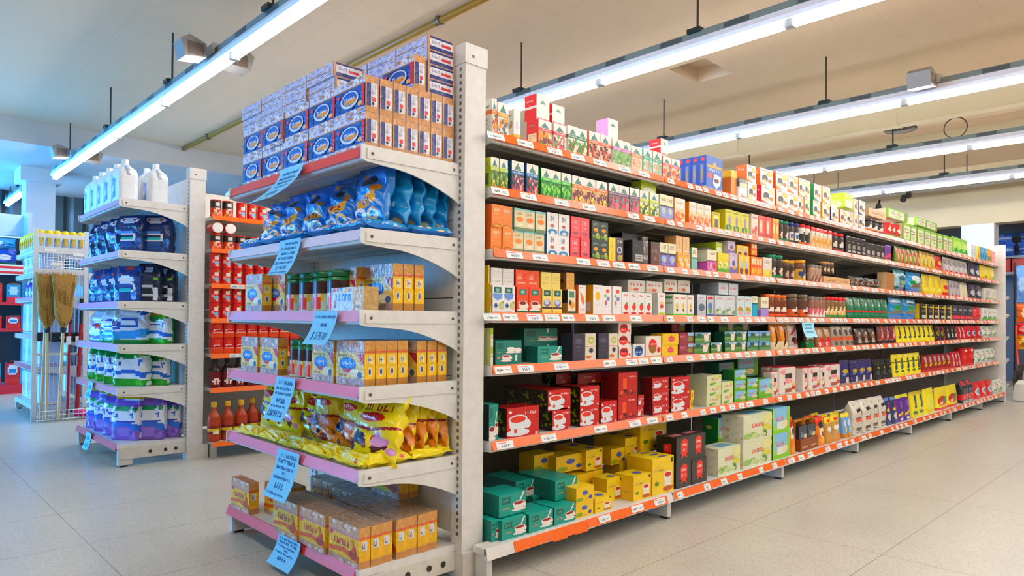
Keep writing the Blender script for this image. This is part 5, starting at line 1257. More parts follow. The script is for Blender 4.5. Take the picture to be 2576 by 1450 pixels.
run(3, 1752, 1775, 1, 54, 'greybl', 'grey-blue tea box')
run(3, 1778, 1795, 1, 53, 'bluered', 'blue tea box with red title')
run(3, 1798, 1848, 2, 53, 'chamomile', 'pale blue box with white flowers')
run(3, 1808, 1856, 2, 30, 'chamflat', 'pale blue box lying on flower boxes', zo=.125, yo=.02)
run(3, 1854, 1892, 2, 52, 'applebox', 'pale box with orange and apple')
run(3, 1893, 1906, 1, 52, 'turqbox', 'cream and turquoise tea box')
run(3, 1912, 1932, 1, 50, 'creamlilac', 'cream and lilac tea box')
run(3, 1936, 1985, 3, 58, 'j_orange', 'cocoa jar with orange lid')
run(3, 1991, 2042, 2, 60, 'j_brown', 'large cocoa jar with brown lid')
run(3, 2044, 2081, 4, 54, 'j_pink', 'glass jar with pink label')
run(3, 2082, 2131, 5, 54, 'j_redlid', 'striped jar with red lid')
run(3, 2135, 2238, 6, 54, 'greenpk', 'dark green coffee pouch')
run(3, 2243, 2312, 2, 54, 'turqbag', 'turquoise coffee bag')
run(3, 2317, 2394, 5, 40, 'blackyel', 'black pack with yellow edge')
run(3, 2396, 2446, 4, 38, 'blackred', 'charcoal pack with red band')
run(3, 2448, 2470, 2, 34, 'redbag', 'red sugar bag')
run(3, 2472, 2509, 3, 32, 'whitegreen', 'white pack with green leaves')
# fifth shelf
run(4, 1213, 1240, 1, 47, 'limecup', 'cream tea box with lime corner', rows=2)
run(4, 1245, 1312, 1, 62, 'tealset', 'large dark teal box with white tea set')
run(4, 1352, 1413, 1, 41, 'tealcup', 'small teal box with red tea cup', d=.07)
run(4, 1320, 1404, 1, 42, 'tealcups', 'teal box with two cups, set back', rows=2, yo=.08)
run(4, 1439, 1470, 1, 68, 'navybox', 'navy tea box left of the beige cup box')
run(4, 1474, 1501, 1, 67, 'beigecup', 'beige box with black cup, between navy boxes')
run(4, 1506, 1531, 1, 66, 'navybox', 'navy tea box right of beige cup box')
run(4, 1533, 1555, 1, 64, 'beigecup', 'beige box with black cup beside red badges')
run(4, 1556, 1588, 1, 30, 'redbadge', 'white box with red badge', rows=3)
run(4, 1592, 1622, 1, 33, 'bluebadge', 'white box with blue badge')
run(4, 1624, 1663, 1, 52, 'redoval', 'white box with large red oval')
run(4, 1665, 1706, 1, 28, 'yellowem', 'yellow box with red emblem', rows=2)
run(4, 1709, 1745, 1, 28, 'maroonbx', 'maroon box with blue corner', rows=2)
run(4, 1688, 1722, 1, 22, 'maroonbx', 'maroon box at the back above yellow ones', yo=.10, zo=.12)
run(4, 1747, 1787, 1, 27, 'hills', 'green hillside tea box', rows=2)
run(4, 1789, 1817, 1, 26, 'hills', 'single green hillside tea box')
run(4, 1824, 1879, 2, 26, 'hills', 'hillside box with pink cup', rows=2)
run(4, 1808, 1886, 2, 25, 'hills', 'hillside box set high at back', yo=.10, zo=.115)
run(4, 1881, 1937, 2, 25, 'hillsblue', 'blue sky hillside box', rows=2)
run(4, 1944, 1986, 2, 66, 'p_amber', 'amber and brown pouch')
run(4, 1988, 2012, 1, 64, 'p_greyred', 'grey pouch with red stripe')
run(4, 2031, 2054, 1, 54, 'p_cafe', 'pale blue and green pouch')
run(4, 2060, 2096, 2, 50, 'p_redtan', 'tan pouch with red corner')
run(4, 2098, 2152, 4, 50, 'p_taupe', 'taupe pouch with orange band')
run(4, 2155, 2206, 3, 42, 'p_darkbrown', 'dark brown pouch')
run(4, 2214, 2257, 3, 44, 'p_diag', 'pouch with red diagonal')
run(4, 2260, 2355, 8, 44, 'p_yellow', 'yellow pouch with dark bottle shape')
run(4, 2358, 2380, 2, 36, 'p_blkred', 'black and red pouch')
run(4, 2382, 2411, 3, 36, 'p_black', 'black pouch with white panel')
run(4, 2413, 2430, 2, 34, 'p_redwht', 'red pouch with white stripe')
run(4, 2432, 2472, 3, 34, 'p_redblue', 'red pouch with pale oval')
run(4, 2473, 2511, 3, 30, 'p_whitegrn', 'white bag with green leaves')
# sixth shelf
run(5, 1213, 1257, 1, 92, 'tealbig', 'tall teal box with large cup next to the post')
run(5, 1276, 1358, 1, 75, 'redcup', 'largest red tea box with white cup', d=.11)
run(5, 1391, 1437, 1, 55, 'redcup', 'red tea box with cup', dp=2, jit=0)
run(5, 1379, 1437, 1, 52, 'redcup', 'upper red tea box with cup', zo=.088, dp=3, jit=0)
run(5, 1399, 1445, 2, 26, 'redback', 'dull red box at the back of pile', yo=.14, zo=.18)
run(5, 1460, 1509, 1, 50, 'redcup', 'red cup box beside leafy side', rows=2, dp=2, jit=0)
run(5, 1455, 1546, 2, 26, 'redback', 'dull red box lying above cup boxes', yo=.1, zo=.176)
run(5, 1511, 1553, 1, 55, 'redcup', 'single red cup box')
run(5, 1513, 1550, 1, 46, 'redback', 'dull red box behind single cup box', yo=.1, zo=.1)
run(5, 1557, 1605, 1, 60, 'redside', 'red box with orange stripe', rows=2)
run(5, 1606, 1622, 1, 28, 'redsmall', 'narrow red box', rows=2)
run(5, 1642, 1684, 1, 31, 'redsmall', 'small red cup box', rows=3)
run(5, 1688, 1734, 1, 44, 'redcup', 'red cup box at end of the red boxes', rows=2, d=.06)
run(5, 1737, 1745, 1, 24, 'yellowem', 'yellow box end between red and green boxes', rows=2)
run(5, 1779, 1815, 1, 26, 'creamgrn', 'cream and green tea box', rows=3, d=.13)
run(5, 1817, 1846, 1, 28, 'creamgrn', 'cream tea box in second pile', rows=2)
run(5, 1810, 1848, 1, 40, 'greenbluebig', 'green box with blue panel, set high', yo=.1, zo=.13)
run(5, 1855, 1906, 1, 48, 'greenbluebig', 'large green and blue box, set high', yo=.1, zo=.13)
run(5, 1848, 1877, 1, 27, 'greenblue', 'sky and meadow tea box', rows=3)
run(5, 1879, 1906, 1, 27, 'greenblue', 'meadow tea box next pile', rows=2)
run(5, 1908, 1942, 1, 48, 'greenblue', 'tall meadow tea box before the pouches')
run(5, 1944, 1960, 1, 62, 'p_animal', 'narrow pink pouch with bear')
run(5, 1963, 2005, 1, 70, 'p_animal', 'front pink pouch with bear', dp=2, jit=0)
run(5, 2021, 2033, 1, 60, 'p_animal', 'slim pink pouch')
run(5, 2037, 2064, 1, 58, 'p_animal', 'middle pink pouch with bear', dp=2, jit=0)
run(5, 2066, 2077, 1, 54, 'p_animal', 'slim pink pouch before last')
run(5, 2079, 2116, 1, 58, 'p_animal', 'last pink pouch with bear', dp=2, jit=0)
run(5, 2119, 2142, 1, 62, 'p_navy', 'navy pouch standing alone')
run(5, 2145, 2200, 3, 58, 'p_navy', 'navy pouch with gold oval')
run(5, 2203, 2248, 3, 50, 'p_blackstar', 'black pouch')
run(5, 2251, 2321, 5, 56, 'p_yel2', 'yellow pouch with blue bottle')
run(5, 2325, 2394, 6, 42, 'p_redstripe', 'dark red striped pouch')
run(5, 2396, 2420, 3, 40, 'p_redwht', 'red pouch with white panel')
run(5, 2424, 2456, 2, 44, 'redtall', 'tall red tin')
run(5, 2458, 2506, 4, 36, 'p_whitegrn', 'white bag with leaves at far end')
# bottom shelf
run(6, 1240, 1262, 1, 52, 'tealcup', 'teal box beside the post, turned', yo=.02, d=.12)
run(6, 1266, 1329, 1, 50, 'tealcup', 'teal cup box, front left', yo=.0, d=.13)
run(6, 1333, 1394, 1, 47, 'tealcup', 'teal cup box, front middle', d=.13)
run(6, 1397, 1450, 1, 45, 'tealcup', 'teal cup box, front right', d=.13)
run(6, 1230, 1254, 1, 56, 'tealcup', 'teal box in upper layer by the post', yo=.12, zo=.072, d=.12)
run(6, 1257, 1326, 1, 55, 'tealcup', 'upper teal cup box, left', yo=.03, zo=.082, d=.13)
run(6, 1300, 1350, 1, 48, 'tealcup', 'rear teal cup box in middle', yo=.19, zo=.072, dp=2, d=.1, jit=0)
run(6, 1399, 1455, 1, 50, 'tealcup', 'upper teal cup box, right', yo=.06, zo=.078, dp=2, d=.12, jit=0)
run(6, 1342, 1396, 1, 48, 'tealcup', 'rear teal cup box, lower middle', yo=.16, d=.12)
run(6, 1452, 1497, 1, 38, 'yellowplain', 'small yellow box with blue mark', rows=2)
run(6, 1499, 1542, 1, 37, 'yellowtea', 'low yellow box with cup, front')
run(6, 1528, 1566, 1, 58, 'yellowtea', 'yellow cup box behind low one', yo=.08)
run(6, 1597, 1641, 1, 63, 'yellowtea', 'yellow cup box, front centre', d=.11)
run(6, 1643, 1697, 1, 92, 'yellowtea', 'tall yellow cup box at shelf end', d=.05, dp=3, jit=0)
run(6, 1612, 1678, 1, 82, 'yellowtea', 'tall yellow cup box in upper layer', yo=.17, zo=.17, d=.04, dp=6, jit=0)
run(6, 1574, 1615, 1, 60, 'yellowtea', 'yellow cup box in middle layer', yo=.19, zo=.13, d=.1, dp=2, jit=0)
run(6, 1560, 1640, 2, 66, 'yellowplain', 'yellow box under middle layer', yo=.19, d=.1)
run(6, 1476, 1518, 1, 52, 'yellowtea', 'yellow cup box at back left', yo=.19, zo=.13, d=.1, dp=2, jit=0)
run(6, 1440, 1520, 2, 66, 'yellowplain', 'yellow box at back, lowest layer', yo=.19, d=.1)
run(6, 1400, 1470, 1, 42, 'yellowplain', 'yellow multipack at back, upper', yo=.22, zo=.14, d=.1)
run(6, 1345, 1395, 1, 42, 'yellowplain', 'yellow multipack far left', yo=.27, rows=3, d=.1)
run(6, 1540, 1580, 1, 40, 'yellowplain', 'yellow box between piles', yo=.19, zo=.13, d=.1)
run(6, 1702, 1778, 2, 64, 'blackmate', 'black box with red rosette', rows=2, d=.12)
run(6, 1704, 1732, 1, 60, 'blackmate', 'black box with rosette, set back', yo=.14, zo=.0, d=.1)
run(6, 1808, 1863, 1, 68, 'creamnat', 'wrapped cream tea multipack', d=.12)
run(6, 1806, 1840, 2, 60, 'greensky', 'green box with sky panel, set back', yo=.14, rows=2, d=.1)
run(6, 1870, 1942, 1, 66, 'creamnat', 'tall wrapped cream multipack', rows=2, d=.14)
run(6, 1945, 1988, 1, 64, 'greensky', 'green box with sky panel at bay end', rows=2, d=.12)
run(6, 1990, 2006, 1, 92, 'orangebag', 'orange and white bag at bay start')
run(6, 2014, 2060, 2, 76, 'carrier', 'brown carrier carton with handle')
run(6, 2062, 2080, 1, 72, 'orangedog', 'orange pouch with pale face', dp=2, jit=0)
run(6, 2084, 2098, 1, 64, 'yeltop', 'yellow topped pouch')
run(6, 2100, 2120, 1, 64, 'yeltop', 'yellow topped pouch beside blue', dp=3, jit=0)
run(6, 2126, 2146, 2, 62, 'bluetop', 'blue pouch with yellow top', dp=2, jit=0)
run(6, 2150, 2232, 4, 84, 'whitebag', 'white bag with dark oval and orange wave')
run(6, 2234, 2262, 2, 68, 'bluewht', 'blue pouch with red corner')
run(6, 2264, 2294, 2, 66, 'purplebag', 'purple pouch')
run(6, 2297, 2328, 2, 64, 'ybag3', 'yellow pouch with dark bottle')
run(6, 2331, 2356, 1, 62, 'ytall', 'plain yellow pouch')
run(6, 2360, 2415, 2, 56, 'yred', 'yellow pouch with red fruit')
run(6, 2422, 2450, 2, 54, 'blkred2', 'black pack with red band')
run(6, 2454, 2500, 3, 42, 'redcube', 'red pouch with pale oval')
run(6, 2503, 2524, 2, 34, 'p_whitegrn', 'white bag with leaves in the corner')
# price card hanging from the fourth rail
q = on_y(2018, 790, 1.955)
p = PM()
def PC(u, v): return (q[0] + u * .19, 1.957 - .03 * v * v, .975 - .10 * v)
for k in range(4): p.poly([PC(0, (k + 1) / 4), PC(1, (k + 1) / 4), PC(1, k / 4), PC(0, k / 4)], '#a9dcf2')
for v in (.2, .45, .7): p.poly([tuple(Vector(PC(.2, v)) - Vector((0, .001, 0))), tuple(Vector(PC(.8, v)) - Vector((0, .001, 0))), tuple(Vector(PC(.8, v - .1)) - Vector((0, .001, 0))), tuple(Vector(PC(.2, v - .1)) - Vector((0, .001, 0)))], '#5f96bc')
o = p.obj('price_card', PAPER); tag(o, 'pale blue card hanging from the orange rail above the pouches', 'price card')

# ------------------------------------------------------------------ goods on the biscuit end display (fronts face -x)
RZ = -math.pi / 2
COOKIE_F = 'r 0 .80 1 1 #cfcfe8;r 0 0 1 .15 #cfd0ea;r 0 .76 1 .80 #a8744a;s 0 .82 1 1 22 .06 #b98a62 #e4e4f4 #9a93c8 #c8a488 #f0f0fa;s 0 0 1 .15 22 .06 #b98a62 #e4e4f4 #9a93c8 #c8a488 #f0f0fa;s 0 .15 1 .76 16 .09 #17408f #2a62c8 #3f7ad8 #123a80;e .5 .46 .30 .24 #d9e0f2;e .5 .48 .25 .19 #2c56b8;e .54 .4 .22 .08 #d8954a;t .34 .44 .7 .52 #eef0fa 6;r .9 .15 1 .78 #c82a3c;e .14 .62 .05 .06 #d83a44;e .85 .25 .07 .07 #e0b070;f R;r 0 .80 1 1 #c89468;r 0 0 1 .16 #c08c60;r .1 .16 .42 .80 #24327a;r .42 .16 .9 .8 #dcdbe2;t .5 .5 .8 .74 #8a90b8 3;r .5 .3 .78 .42 #d04a54;e .58 .24 .1 .05 #2a2a4a;f T;s 0 0 1 1 16 .1 #d8d8ee #b0906e #e8e8f6'
kind('cookie', 'box', 'biscuit_pack', 'biscuit pack', '#1f4fb0', '#b9936e', '#c2c2de', COOKIE_F, d=.053, mat='W')
LIE_F = 'r .0 .44 1 .5 #a8744a;s 0 0 1 1 46 .06 #e6e6f6 #b7a0a0 #a9a6d2 #c29a78 #f2f2fc #9a90b8;r .98 0 1 1 #c89468;f R;r 0 0 .06 1 #c89468;r .94 0 1 1 #c89468;r .06 .04 .94 .3 #24327a;r .06 .3 .94 .96 #dcdbe2;r .5 .42 .85 .62 #d0404c;t .15 .5 .45 .7 #8a90b8 3;r .06 .82 .94 .96 #1f2f70;f T;s 0 0 1 1 12 .1 #e6e6f6 #c29a78'
kind('cookie_lie', 'box', 'biscuit_pack', 'biscuit pack', '#bfbfdd', '#c89a70', '#1f4fb0', LIE_F, d=.125, mat='W')
Z1 = E1Z[0] - .0035
JR = random.Random(21)
CY = [2.147 + .207 * i for i in range(5)]
for row in range(2):
    for i in range(5):
        place('cookie', .203, .125, (1.262 + JR.uniform(-.003, .003), CY[i], Z1 + .1255 * row), f'blue biscuit pack in the front row, {ORD[4 - i]} from the left, {["lower", "upper"][row]} layer', rz=RZ + JR.uniform(-.012, .012), group='blue biscuit packs on the top shelf')
    for j in range(1, 7):
        place('cookie', .204, .125, (1.262 + .0555 * j, CY[0], Z1 + .1255 * row), f'blue biscuit pack seen end-on, {ORD[j - 1]} behind the corner pack, {["lower", "upper"][row]} layer', rz=RZ, group='blue biscuit packs on the top shelf')
        if row == 1:
            place('cookie', .204, .125, (1.262 + .0555 * j, CY[1], Z1 + .1255), f'blue biscuit pack of upper layer, {ORD[j - 1]} behind front, second column', rz=RZ, group='blue biscuit packs on the top shelf')
Z2 = Z1 + .2515
for row in range(2):
    for i in range(4):
        place('cookie_lie', .205, .0535, (1.268 + JR.uniform(-.005, .004), 2.375 + .2085 * i, Z2 + .054 * row), f'film-wrapped biscuit pack lying flat, {ORD[3 - i]} from left, {["first", "second"][row]} flat layer', rz=RZ + JR.uniform(-.015, .015), group='biscuit packs lying on the upright ones')
for row in range(4):
    for i in range(3):
        place('cookie_lie', .206, .0535, (1.525, 2.150 + .2085 * i, Z2 + .054 * row), f'biscuit pack in the rear pile by the post, {["lowest", "second", "third", "highest"][row]} layer, column {NUM[i + 1]}', rz=RZ, group='biscuit packs piled by the post')
place('cookie', .204, .125, (1.462, 2.150, Z2), 'single blue biscuit pack standing before the rear pile', rz=RZ)
kind('yellowbiscuit', 'box', 'biscuit_pack', 'biscuit pack', '#d8c420', '#c8b418', '#e0d040', 'e .3 .5 .2 .3 #b8a81c;r .8 0 1 1 #f0e020;t .2 .7 .7 .85 #a89010 5;e .5 .4 .06 .1 #d83a2a;f R;r 0 .2 .5 .9 #4a4a8a', d=.05, mat='W')
for i in range(3):
    place('yellowbiscuit', .15, .115, (1.43 + .001 * i, 2.62 + .152 * i, Z2), f'yellow biscuit pack behind the flat packs, {ORD[2 - i]} from left', rz=RZ, group='yellow biscuit packs')
place('cookie_lie', .206, .0535, (1.40, 2.80, Z2), 'flat biscuit pack hidden under yellow packs', rz=RZ) if False else None

# blue cookie bags
BAGA = 's 0 .08 1 .95 12 .08 #0f4f9a #2a8ad0 #1668b8;e .55 .72 .14 .1 #12161f;e .3 .82 .09 .05 #d88a2c;e .78 .6 .1 .06 #c88040;p #e8a82c .2 .42 .8 .55 .82 .38 .25 .26;t .3 .36 .74 .46 #7a1f4a 5;e .35 .2 .2 .12 #eef2f8;e .35 .2 .1 .06 #3a6ac0;e .72 .22 .16 .1 #e8c890;e .72 .22 .07 .05 #1a78c8;e .15 .6 .08 .06 #151922;e .5 .1 .2 .03 #d8d0e8;r 0 0 1 .05 #0d62c0;r 0 .95 1 1 #0d62c0'
kind('cookiebag', 'pillow', 'cookie_bag', 'cookie bag', '#1279cf', art=BAGA, d=.075, back='#1485c8', noise=.0045, n=110)
BAGB = 's 0 .08 1 .95 14 .07 #1a90d0 #3ab0e0 #0f6fb8;e .5 .68 .2 .09 #d8a878;e .5 .7 .14 .05 #e8c8a0;e .45 .58 .1 .05 #4aa050;e .35 .25 .17 .09 #eed9a8;e .35 .25 .07 .045 #1a88c8;p #e8e8ee .6 .4 .75 .46 .7 .36;e .72 .14 .14 .07 #eed9a8;e .3 .18 .05 .03 #d83a5a;r 0 0 1 .05 #0f78c0;r 0 .95 1 1 #0f78c0'
kind('cookiebag_back', 'pillow', 'cookie_bag', 'cookie bag', '#1490cc', art=BAGB, d=.075, back='#1279cf', noise=.0045, n=110)
ZB = E1Z[1] - .003
for i, (y, lean, h) in enumerate(((2.18, .16, .245), (2.40, .2, .235), (2.60, .22, .225), (2.80, .22, .225), (2.99, .25, .215))):
    place('cookiebag', .225, h, (1.325, y, ZB + .024), f'blue cookie bag propped in the front row, {ORD[4 - i]} from left', rz=RZ, rx=-lean, group='blue cookie bags')
for j in range(4):
    o = place('cookiebag_back', .20, .235 - .008 * j, (1.405 + .06 * j, 2.15, ZB + .02), f'blue cookie bag turned to the side edge, {ORD[j]} from the corner', rz=RZ + .22, rx=-.12, group='blue cookie bags', d=.05)
for i in range(5):
    place('cookiebag', .21, .085, (1.243, 2.15 + .208 * i, ZB + .038), f'blue cookie bag lying flat at the shelf front, {ORD[4 - i]} from left', rz=RZ, rx=-1.48, group='blue cookie bags lying flat', d=.034)
for j in range(2):
    place('cookiebag_back', .19, .085, (1.355 + .195 * j, 2.036, ZB + .036), f'blue cookie bag lying flat by the bracket, {ORD[j]} from the corner', rz=0, rx=-1.5, group='blue cookie bags lying flat', d=.032)

# oat-flake boxes, syrup pouches on the third and fourth shelves
OAT = 'r 0 .74 1 1 #bfa093;s 0 .76 1 1 8 .1 #d8c4bc #a88878 #e4d8d4;r 0 0 1 .17 #b79c90;s 0 0 1 .16 8 .09 #d4c0b8 #a48474;r 0 .17 1 .72 #e9c977;p #c83a48 .72 .72 1 .72 1 .45 .86 .58;e .42 .47 .30 .15 #2a5cb8;e .42 .49 .26 .10 #4f86d8;t .25 .46 .6 .52 #eef2fa 5;e .42 .33 .16 .05 #d0303c;e .7 .28 .2 .1 #f2e4c0;e .85 .25 .08 .08 #4a6090;t .12 .2 .4 .24 #8a5a30 5;t .1 .64 .6 .68 #8a7430 7;f R;r 0 .72 1 1 #cf9a5c;r 0 .17 1 .72 #f2c233;r .2 .5 .8 .68 #f4e2a0;t .34 .52 .66 .66 #5a62b0 2;e .5 .33 .22 .11 #f6e6b0;e .5 .33 .12 .07 #4a5a9a;r 0 .74 1 .78 #d8684a'
kind('oatbox', 'box', 'oat_box', 'cereal box', '#e9c977', '#b98448', '#b99a86', OAT, d=.042, mat='W')
SYR = 'r 0 .04 1 .55 #cfe0d4;r 0 .04 .3 .55 #35b58a;e .18 .4 .14 .08 #5a86d0;p #ec4a3c .35 .08 .8 .08 .85 .28 .62 .5 .42 .3;e .85 .4 .1 .08 #f0c030;r 0 .55 1 .58 #e8b83a;r 0 .9 1 .96 #1f7a4a;r .5 .66 .58 .84 #b8a8a0;r 0 0 1 .04 #5a2018'
kind('syrup', 'jar', 'syrup_jar', 'jar', '#3a1a12', art=SYR, lid='#1f6a40', mat='P')
kind('crisps', 'box', 'cereal_box', 'cereal box', '#d6dde8', '#c0a070', '#d8d0c0', 'r .68 0 1 1 #d8b06a;s .68 0 1 1 8 .14 #b98448 #e8cc90;t .14 .42 .64 .72 #3a86c8 5;t .1 .15 .2 .45 #e0404a 1;s 0 .75 .65 1 8 .1 #e0c878 #d86a50 #6aa0d8', d=.06, mat='W')
def oat(x, y, z, lab, w=.115, h=.155, n=1, step=.05, grp='oat boxes'):
    for j in range(n):
        place('oatbox', w, h, (x + step * j, y, z), lab + (f', {ORD[j]} from the front' if n > 1 else ''), rz=RZ, group=grp if n > 1 else None)
Z3, Z4, Z5, Z6 = E1Z[2] - .0035, E1Z[3] - .0035, E1Z[4] - .0035, E1B - .0035
oat(1.262, 2.945, Z3, 'oat box at the left end of third shelf', w=.17, h=.163)
oat(1.315, 2.84, Z3, 'oat box behind the dark jars on third shelf', w=.17, h=.163, n=2)
for i in range(4):
    place('syrup', .108, .155, (1.285, 2.665 - .112 * i + .003, Z3), f'dark jar with red fruit label, {ORD[i]} from left, third shelf', rz=RZ, group='dark fruit jars, third shelf')
place('crisps', .22, .085, (1.268, 2.17, Z3), 'short pale blue cereal box in front of oat boxes', rz=RZ)
oat(1.345, 2.32, Z3, 'oat box left of the bundle on third shelf', w=.17, h=.165)
oat(1.385, 2.155, Z3, 'oat box of the end-on bundle, third shelf', w=.20, h=.172, n=3, step=.047)
oat(1.245, 2.945, Z4, 'oat box at the left end of fourth shelf', w=.17, h=.152)
oat(1.252, 2.765, Z4, 'second oat box from left, fourth shelf', w=.17, h=.152)
for i in range(4):
    place('syrup', .066, .148, (1.275, 2.615 - .067 * i, Z4), f'dark jar with red fruit label, {ORD[i]} from left, fourth shelf', rz=RZ, group='dark fruit jars, fourth shelf')
oat(1.255, 2.315, Z4, 'oat box left of the bundle, fourth shelf', w=.16, h=.155)
oat(1.262, 2.135, Z4, 'oat box of the end-on bundle, fourth shelf', w=.19, h=.158, n=4, step=.0455)
oat(1.485, 2.14, Z4, 'oat box in the rear by the post, fourth shelf', w=.19, h=.155, n=3, step=.047)

# yellow cereal bags
YB1 = 'e .62 .9 .2 .05 #1a2038;s 0 .8 1 .98 4 .08 #c8a818 #20243a;t .14 .72 .9 .82 #b83a34 6;e .5 .63 .28 .07 #c8202c;t .3 .61 .7 .655 #f0b0a8 5;p #a01a2a .0 .52 .5 .48 1 .54 1 .5 .5 .44 0 .48;s 0 .1 1 .45 12 .11 #4a1a24 #c88ac0 #c0502a #2a2a5a #8a3a2a;e .3 .33 .13 .09 #2a2f52;e .68 .31 .14 .07 #d8a0d0'
kind('yb_plain', 'pillow', 'cereal_bag', 'cereal bag', '#f0dc08', art=YB1, d=.085, back='#eccb06', noise=.005, n=110)
YB2 = 't .18 .76 .86 .85 #c04a30 6;e .5 .66 .3 .06 #c8202c;t .3 .64 .7 .68 #f0c0a8 5;r 0 0.06 1 .45 #e08a1c;p #8a1420 .0 .5 .5 .46 1 .5 1 .46 .5 .42 0 .46;e .25 .36 .17 .1 #2a2440;e .6 .36 .2 .09 #d87a7a;e .6 .36 .12 .05 #e8b0a8;s 0 .06 1 .3 8 .1 #3a1a20 #d86a30 #f0c8a0 #7a3a2a;r 0 0 1 .06 #f0dc10'
kind('yb_orange', 'pillow', 'cereal_bag', 'cereal bag', '#e6d60c', art=YB2, d=.085, back='#f0d00a', noise=.005, n=110)
for i, (k_, y, h, ln, x) in enumerate((('yb_plain', 2.985, .25, .22, 1.30), ('yb_plain', 2.80, .235, .24, 1.30), ('yb_plain', 2.655, .24, .2, 1.335), ('yb_orange', 2.50, .25, .2, 1.305), ('yb_orange', 2.29, .25, .2, 1.30))):
    place(k_, .215, h, (x + .02, y, Z5 + .024), f'yellow cereal bag leaning in the front row, {ORD[i]} from left', rz=RZ, rx=-ln, group='yellow cereal bags')
place('yb_plain', .25, .262, (1.305, 2.12, Z5 + .008), 'yellow cereal bag with red oval at the shelf corner', rz=RZ + .2, rx=-.3, d=.09)
for j in range(4):
    place('yb_orange', .21, .262 - .012 * abs(j - 1.2), (1.425 + .055 * j, 2.15, Z5 + .02), f'yellow cereal bag turned to the side edge, {ORD[j]} from the corner', rz=RZ + .25, rx=-.2 + .05 * j, group='yellow cereal bags', d=.055)
kind('yb_flat', 'pillow', 'cereal_bag', 'cereal bag', '#f2df10', art='s 0 0 1 1 8 .07 #d8c008 #f6ee50 #c8502a;r 0 0 1 .05 #f8ee30', d=.035, noise=.005, n=110)
for i in range(5):
    place('yb_flat', .215, .08, (1.243, 2.145 + .212 * i, Z5 + .036), f'yellow cereal bag lying flat under the front row, {ORD[4 - i]} from left', rz=RZ, rx=-1.46, group='yellow cereal bags lying flat')
for j in range(2):
    place('yb_flat', .19, .085, (1.37 + .19 * j, 2.036, Z5 + .036), f'yellow cereal bag lying flat by the bracket, {ORD[j]} from the corner', rz=0, rx=-1.48, group='yellow cereal bags lying flat')

# yellow cake boxes on the bottom shelf
CAKE = 'r 0 .74 1 1 #c9a48a;s 0 .76 1 1 9 .09 #dcc6b4 #b48a6a #e8d8cc;r 0 .70 1 .75 #c48a94;r 0 .0 1 .14 #bf9a80;s 0 0 1 .13 9 .08 #dcc4b4 #a8805e;t .2 .42 .72 .58 #b8485a 6;r .18 .39 .75 .41 #f2e48a;e .1 .66 .05 .05 #d0308c;p #d8601c .0 .2 .5 .28 1 .14 1 .3 .5 .38 0 .3;e .82 .3 .13 .12 #a8402a;e .85 .45 .05 .08 #d8481c;e .78 .58 .05 .08 #ec9a28;f R;r 0 .70 1 1 #cf9a62;r 0 .70 1 .76 #d86a50;r 0 0 1 .17 #c48c5c;r .22 .44 .72 .66 #e6e4ea;t .3 .48 .64 .62 #4a4a70 2;f T;s 0 0 1 1 20 .07 #cdb49a #b08a68 #dfd0c0'
kind('cake', 'box', 'cake_mix_box', 'cake mix box', '#efc11a', '#e8b810', '#b9977a', CAKE, d=.044, mat='W')
for c, (y, x0, n, w) in enumerate(((2.145, 1.248, 7, .205), (2.352, 1.238, 7, .20), (2.555, 1.232, 7, .20))):
    for j in range(n):
        if c == 2 and j in (3, 4): continue
        place('cake', w, .140, (x0 + .0465 * j + (.012 if j > 2 else 0), y + JR.uniform(-.003, .003), Z6), f'yellow cake box, {ORD[j]} from the front, {["right", "middle", "left"][c]} column of the main block', rz=RZ, group='yellow cake boxes on the bottom shelf')
for j in range(3):
    place('cake', .205, .140, (1.50 + .0465 * j, 2.765, Z6), f'yellow cake box in rear behind torn film, {ORD[j]}', rz=RZ, group='yellow cake boxes on the bottom shelf')
for j in range(2):
    place('cake', .20, .140, (1.556 + .0465 * j, 2.352, Z6 + .1405), f'yellow cake box on top of the block, {ORD[j]}, middle', rz=RZ, group='yellow cake boxes on the bottom shelf')
place('cake', .19, .135, (1.245, 3.025, Z6), 'yellow cake box at the left end of the bottom shelf', rz=RZ)
for j in range(2):
    place('cake', .20, .135, (1.315 + .047 * j, 2.83, Z6), f'yellow cake box set back beside left end box, {ORD[j]}', rz=RZ, group='yellow cake boxes on the bottom shelf')
p = PM(); r_ = random.Random(9)
g = [[(1.285 + .022 * i + r_.uniform(-.004, .004), 2.62 + .022 * j + r_.uniform(-.004, .004), Z6 + .05 + .045 * math.sin(i * .7 + j) * r_.uniform(.3, 1) + .0) for j in range(7)] for i in range(8)]
for i in range(7):
    for j in range(6): p.poly([g[i][j], g[i + 1][j], g[i + 1][j + 1], g[i][j + 1]], r_.choice(('#a58d80', '#c8c0c4', '#6a4a38', '#b8a8a8')))
o = p.obj('torn_film', FILM, loc=(0, .03, -.002)); tag(o, 'crumpled torn plastic film among the yellow cake boxes', 'plastic film')
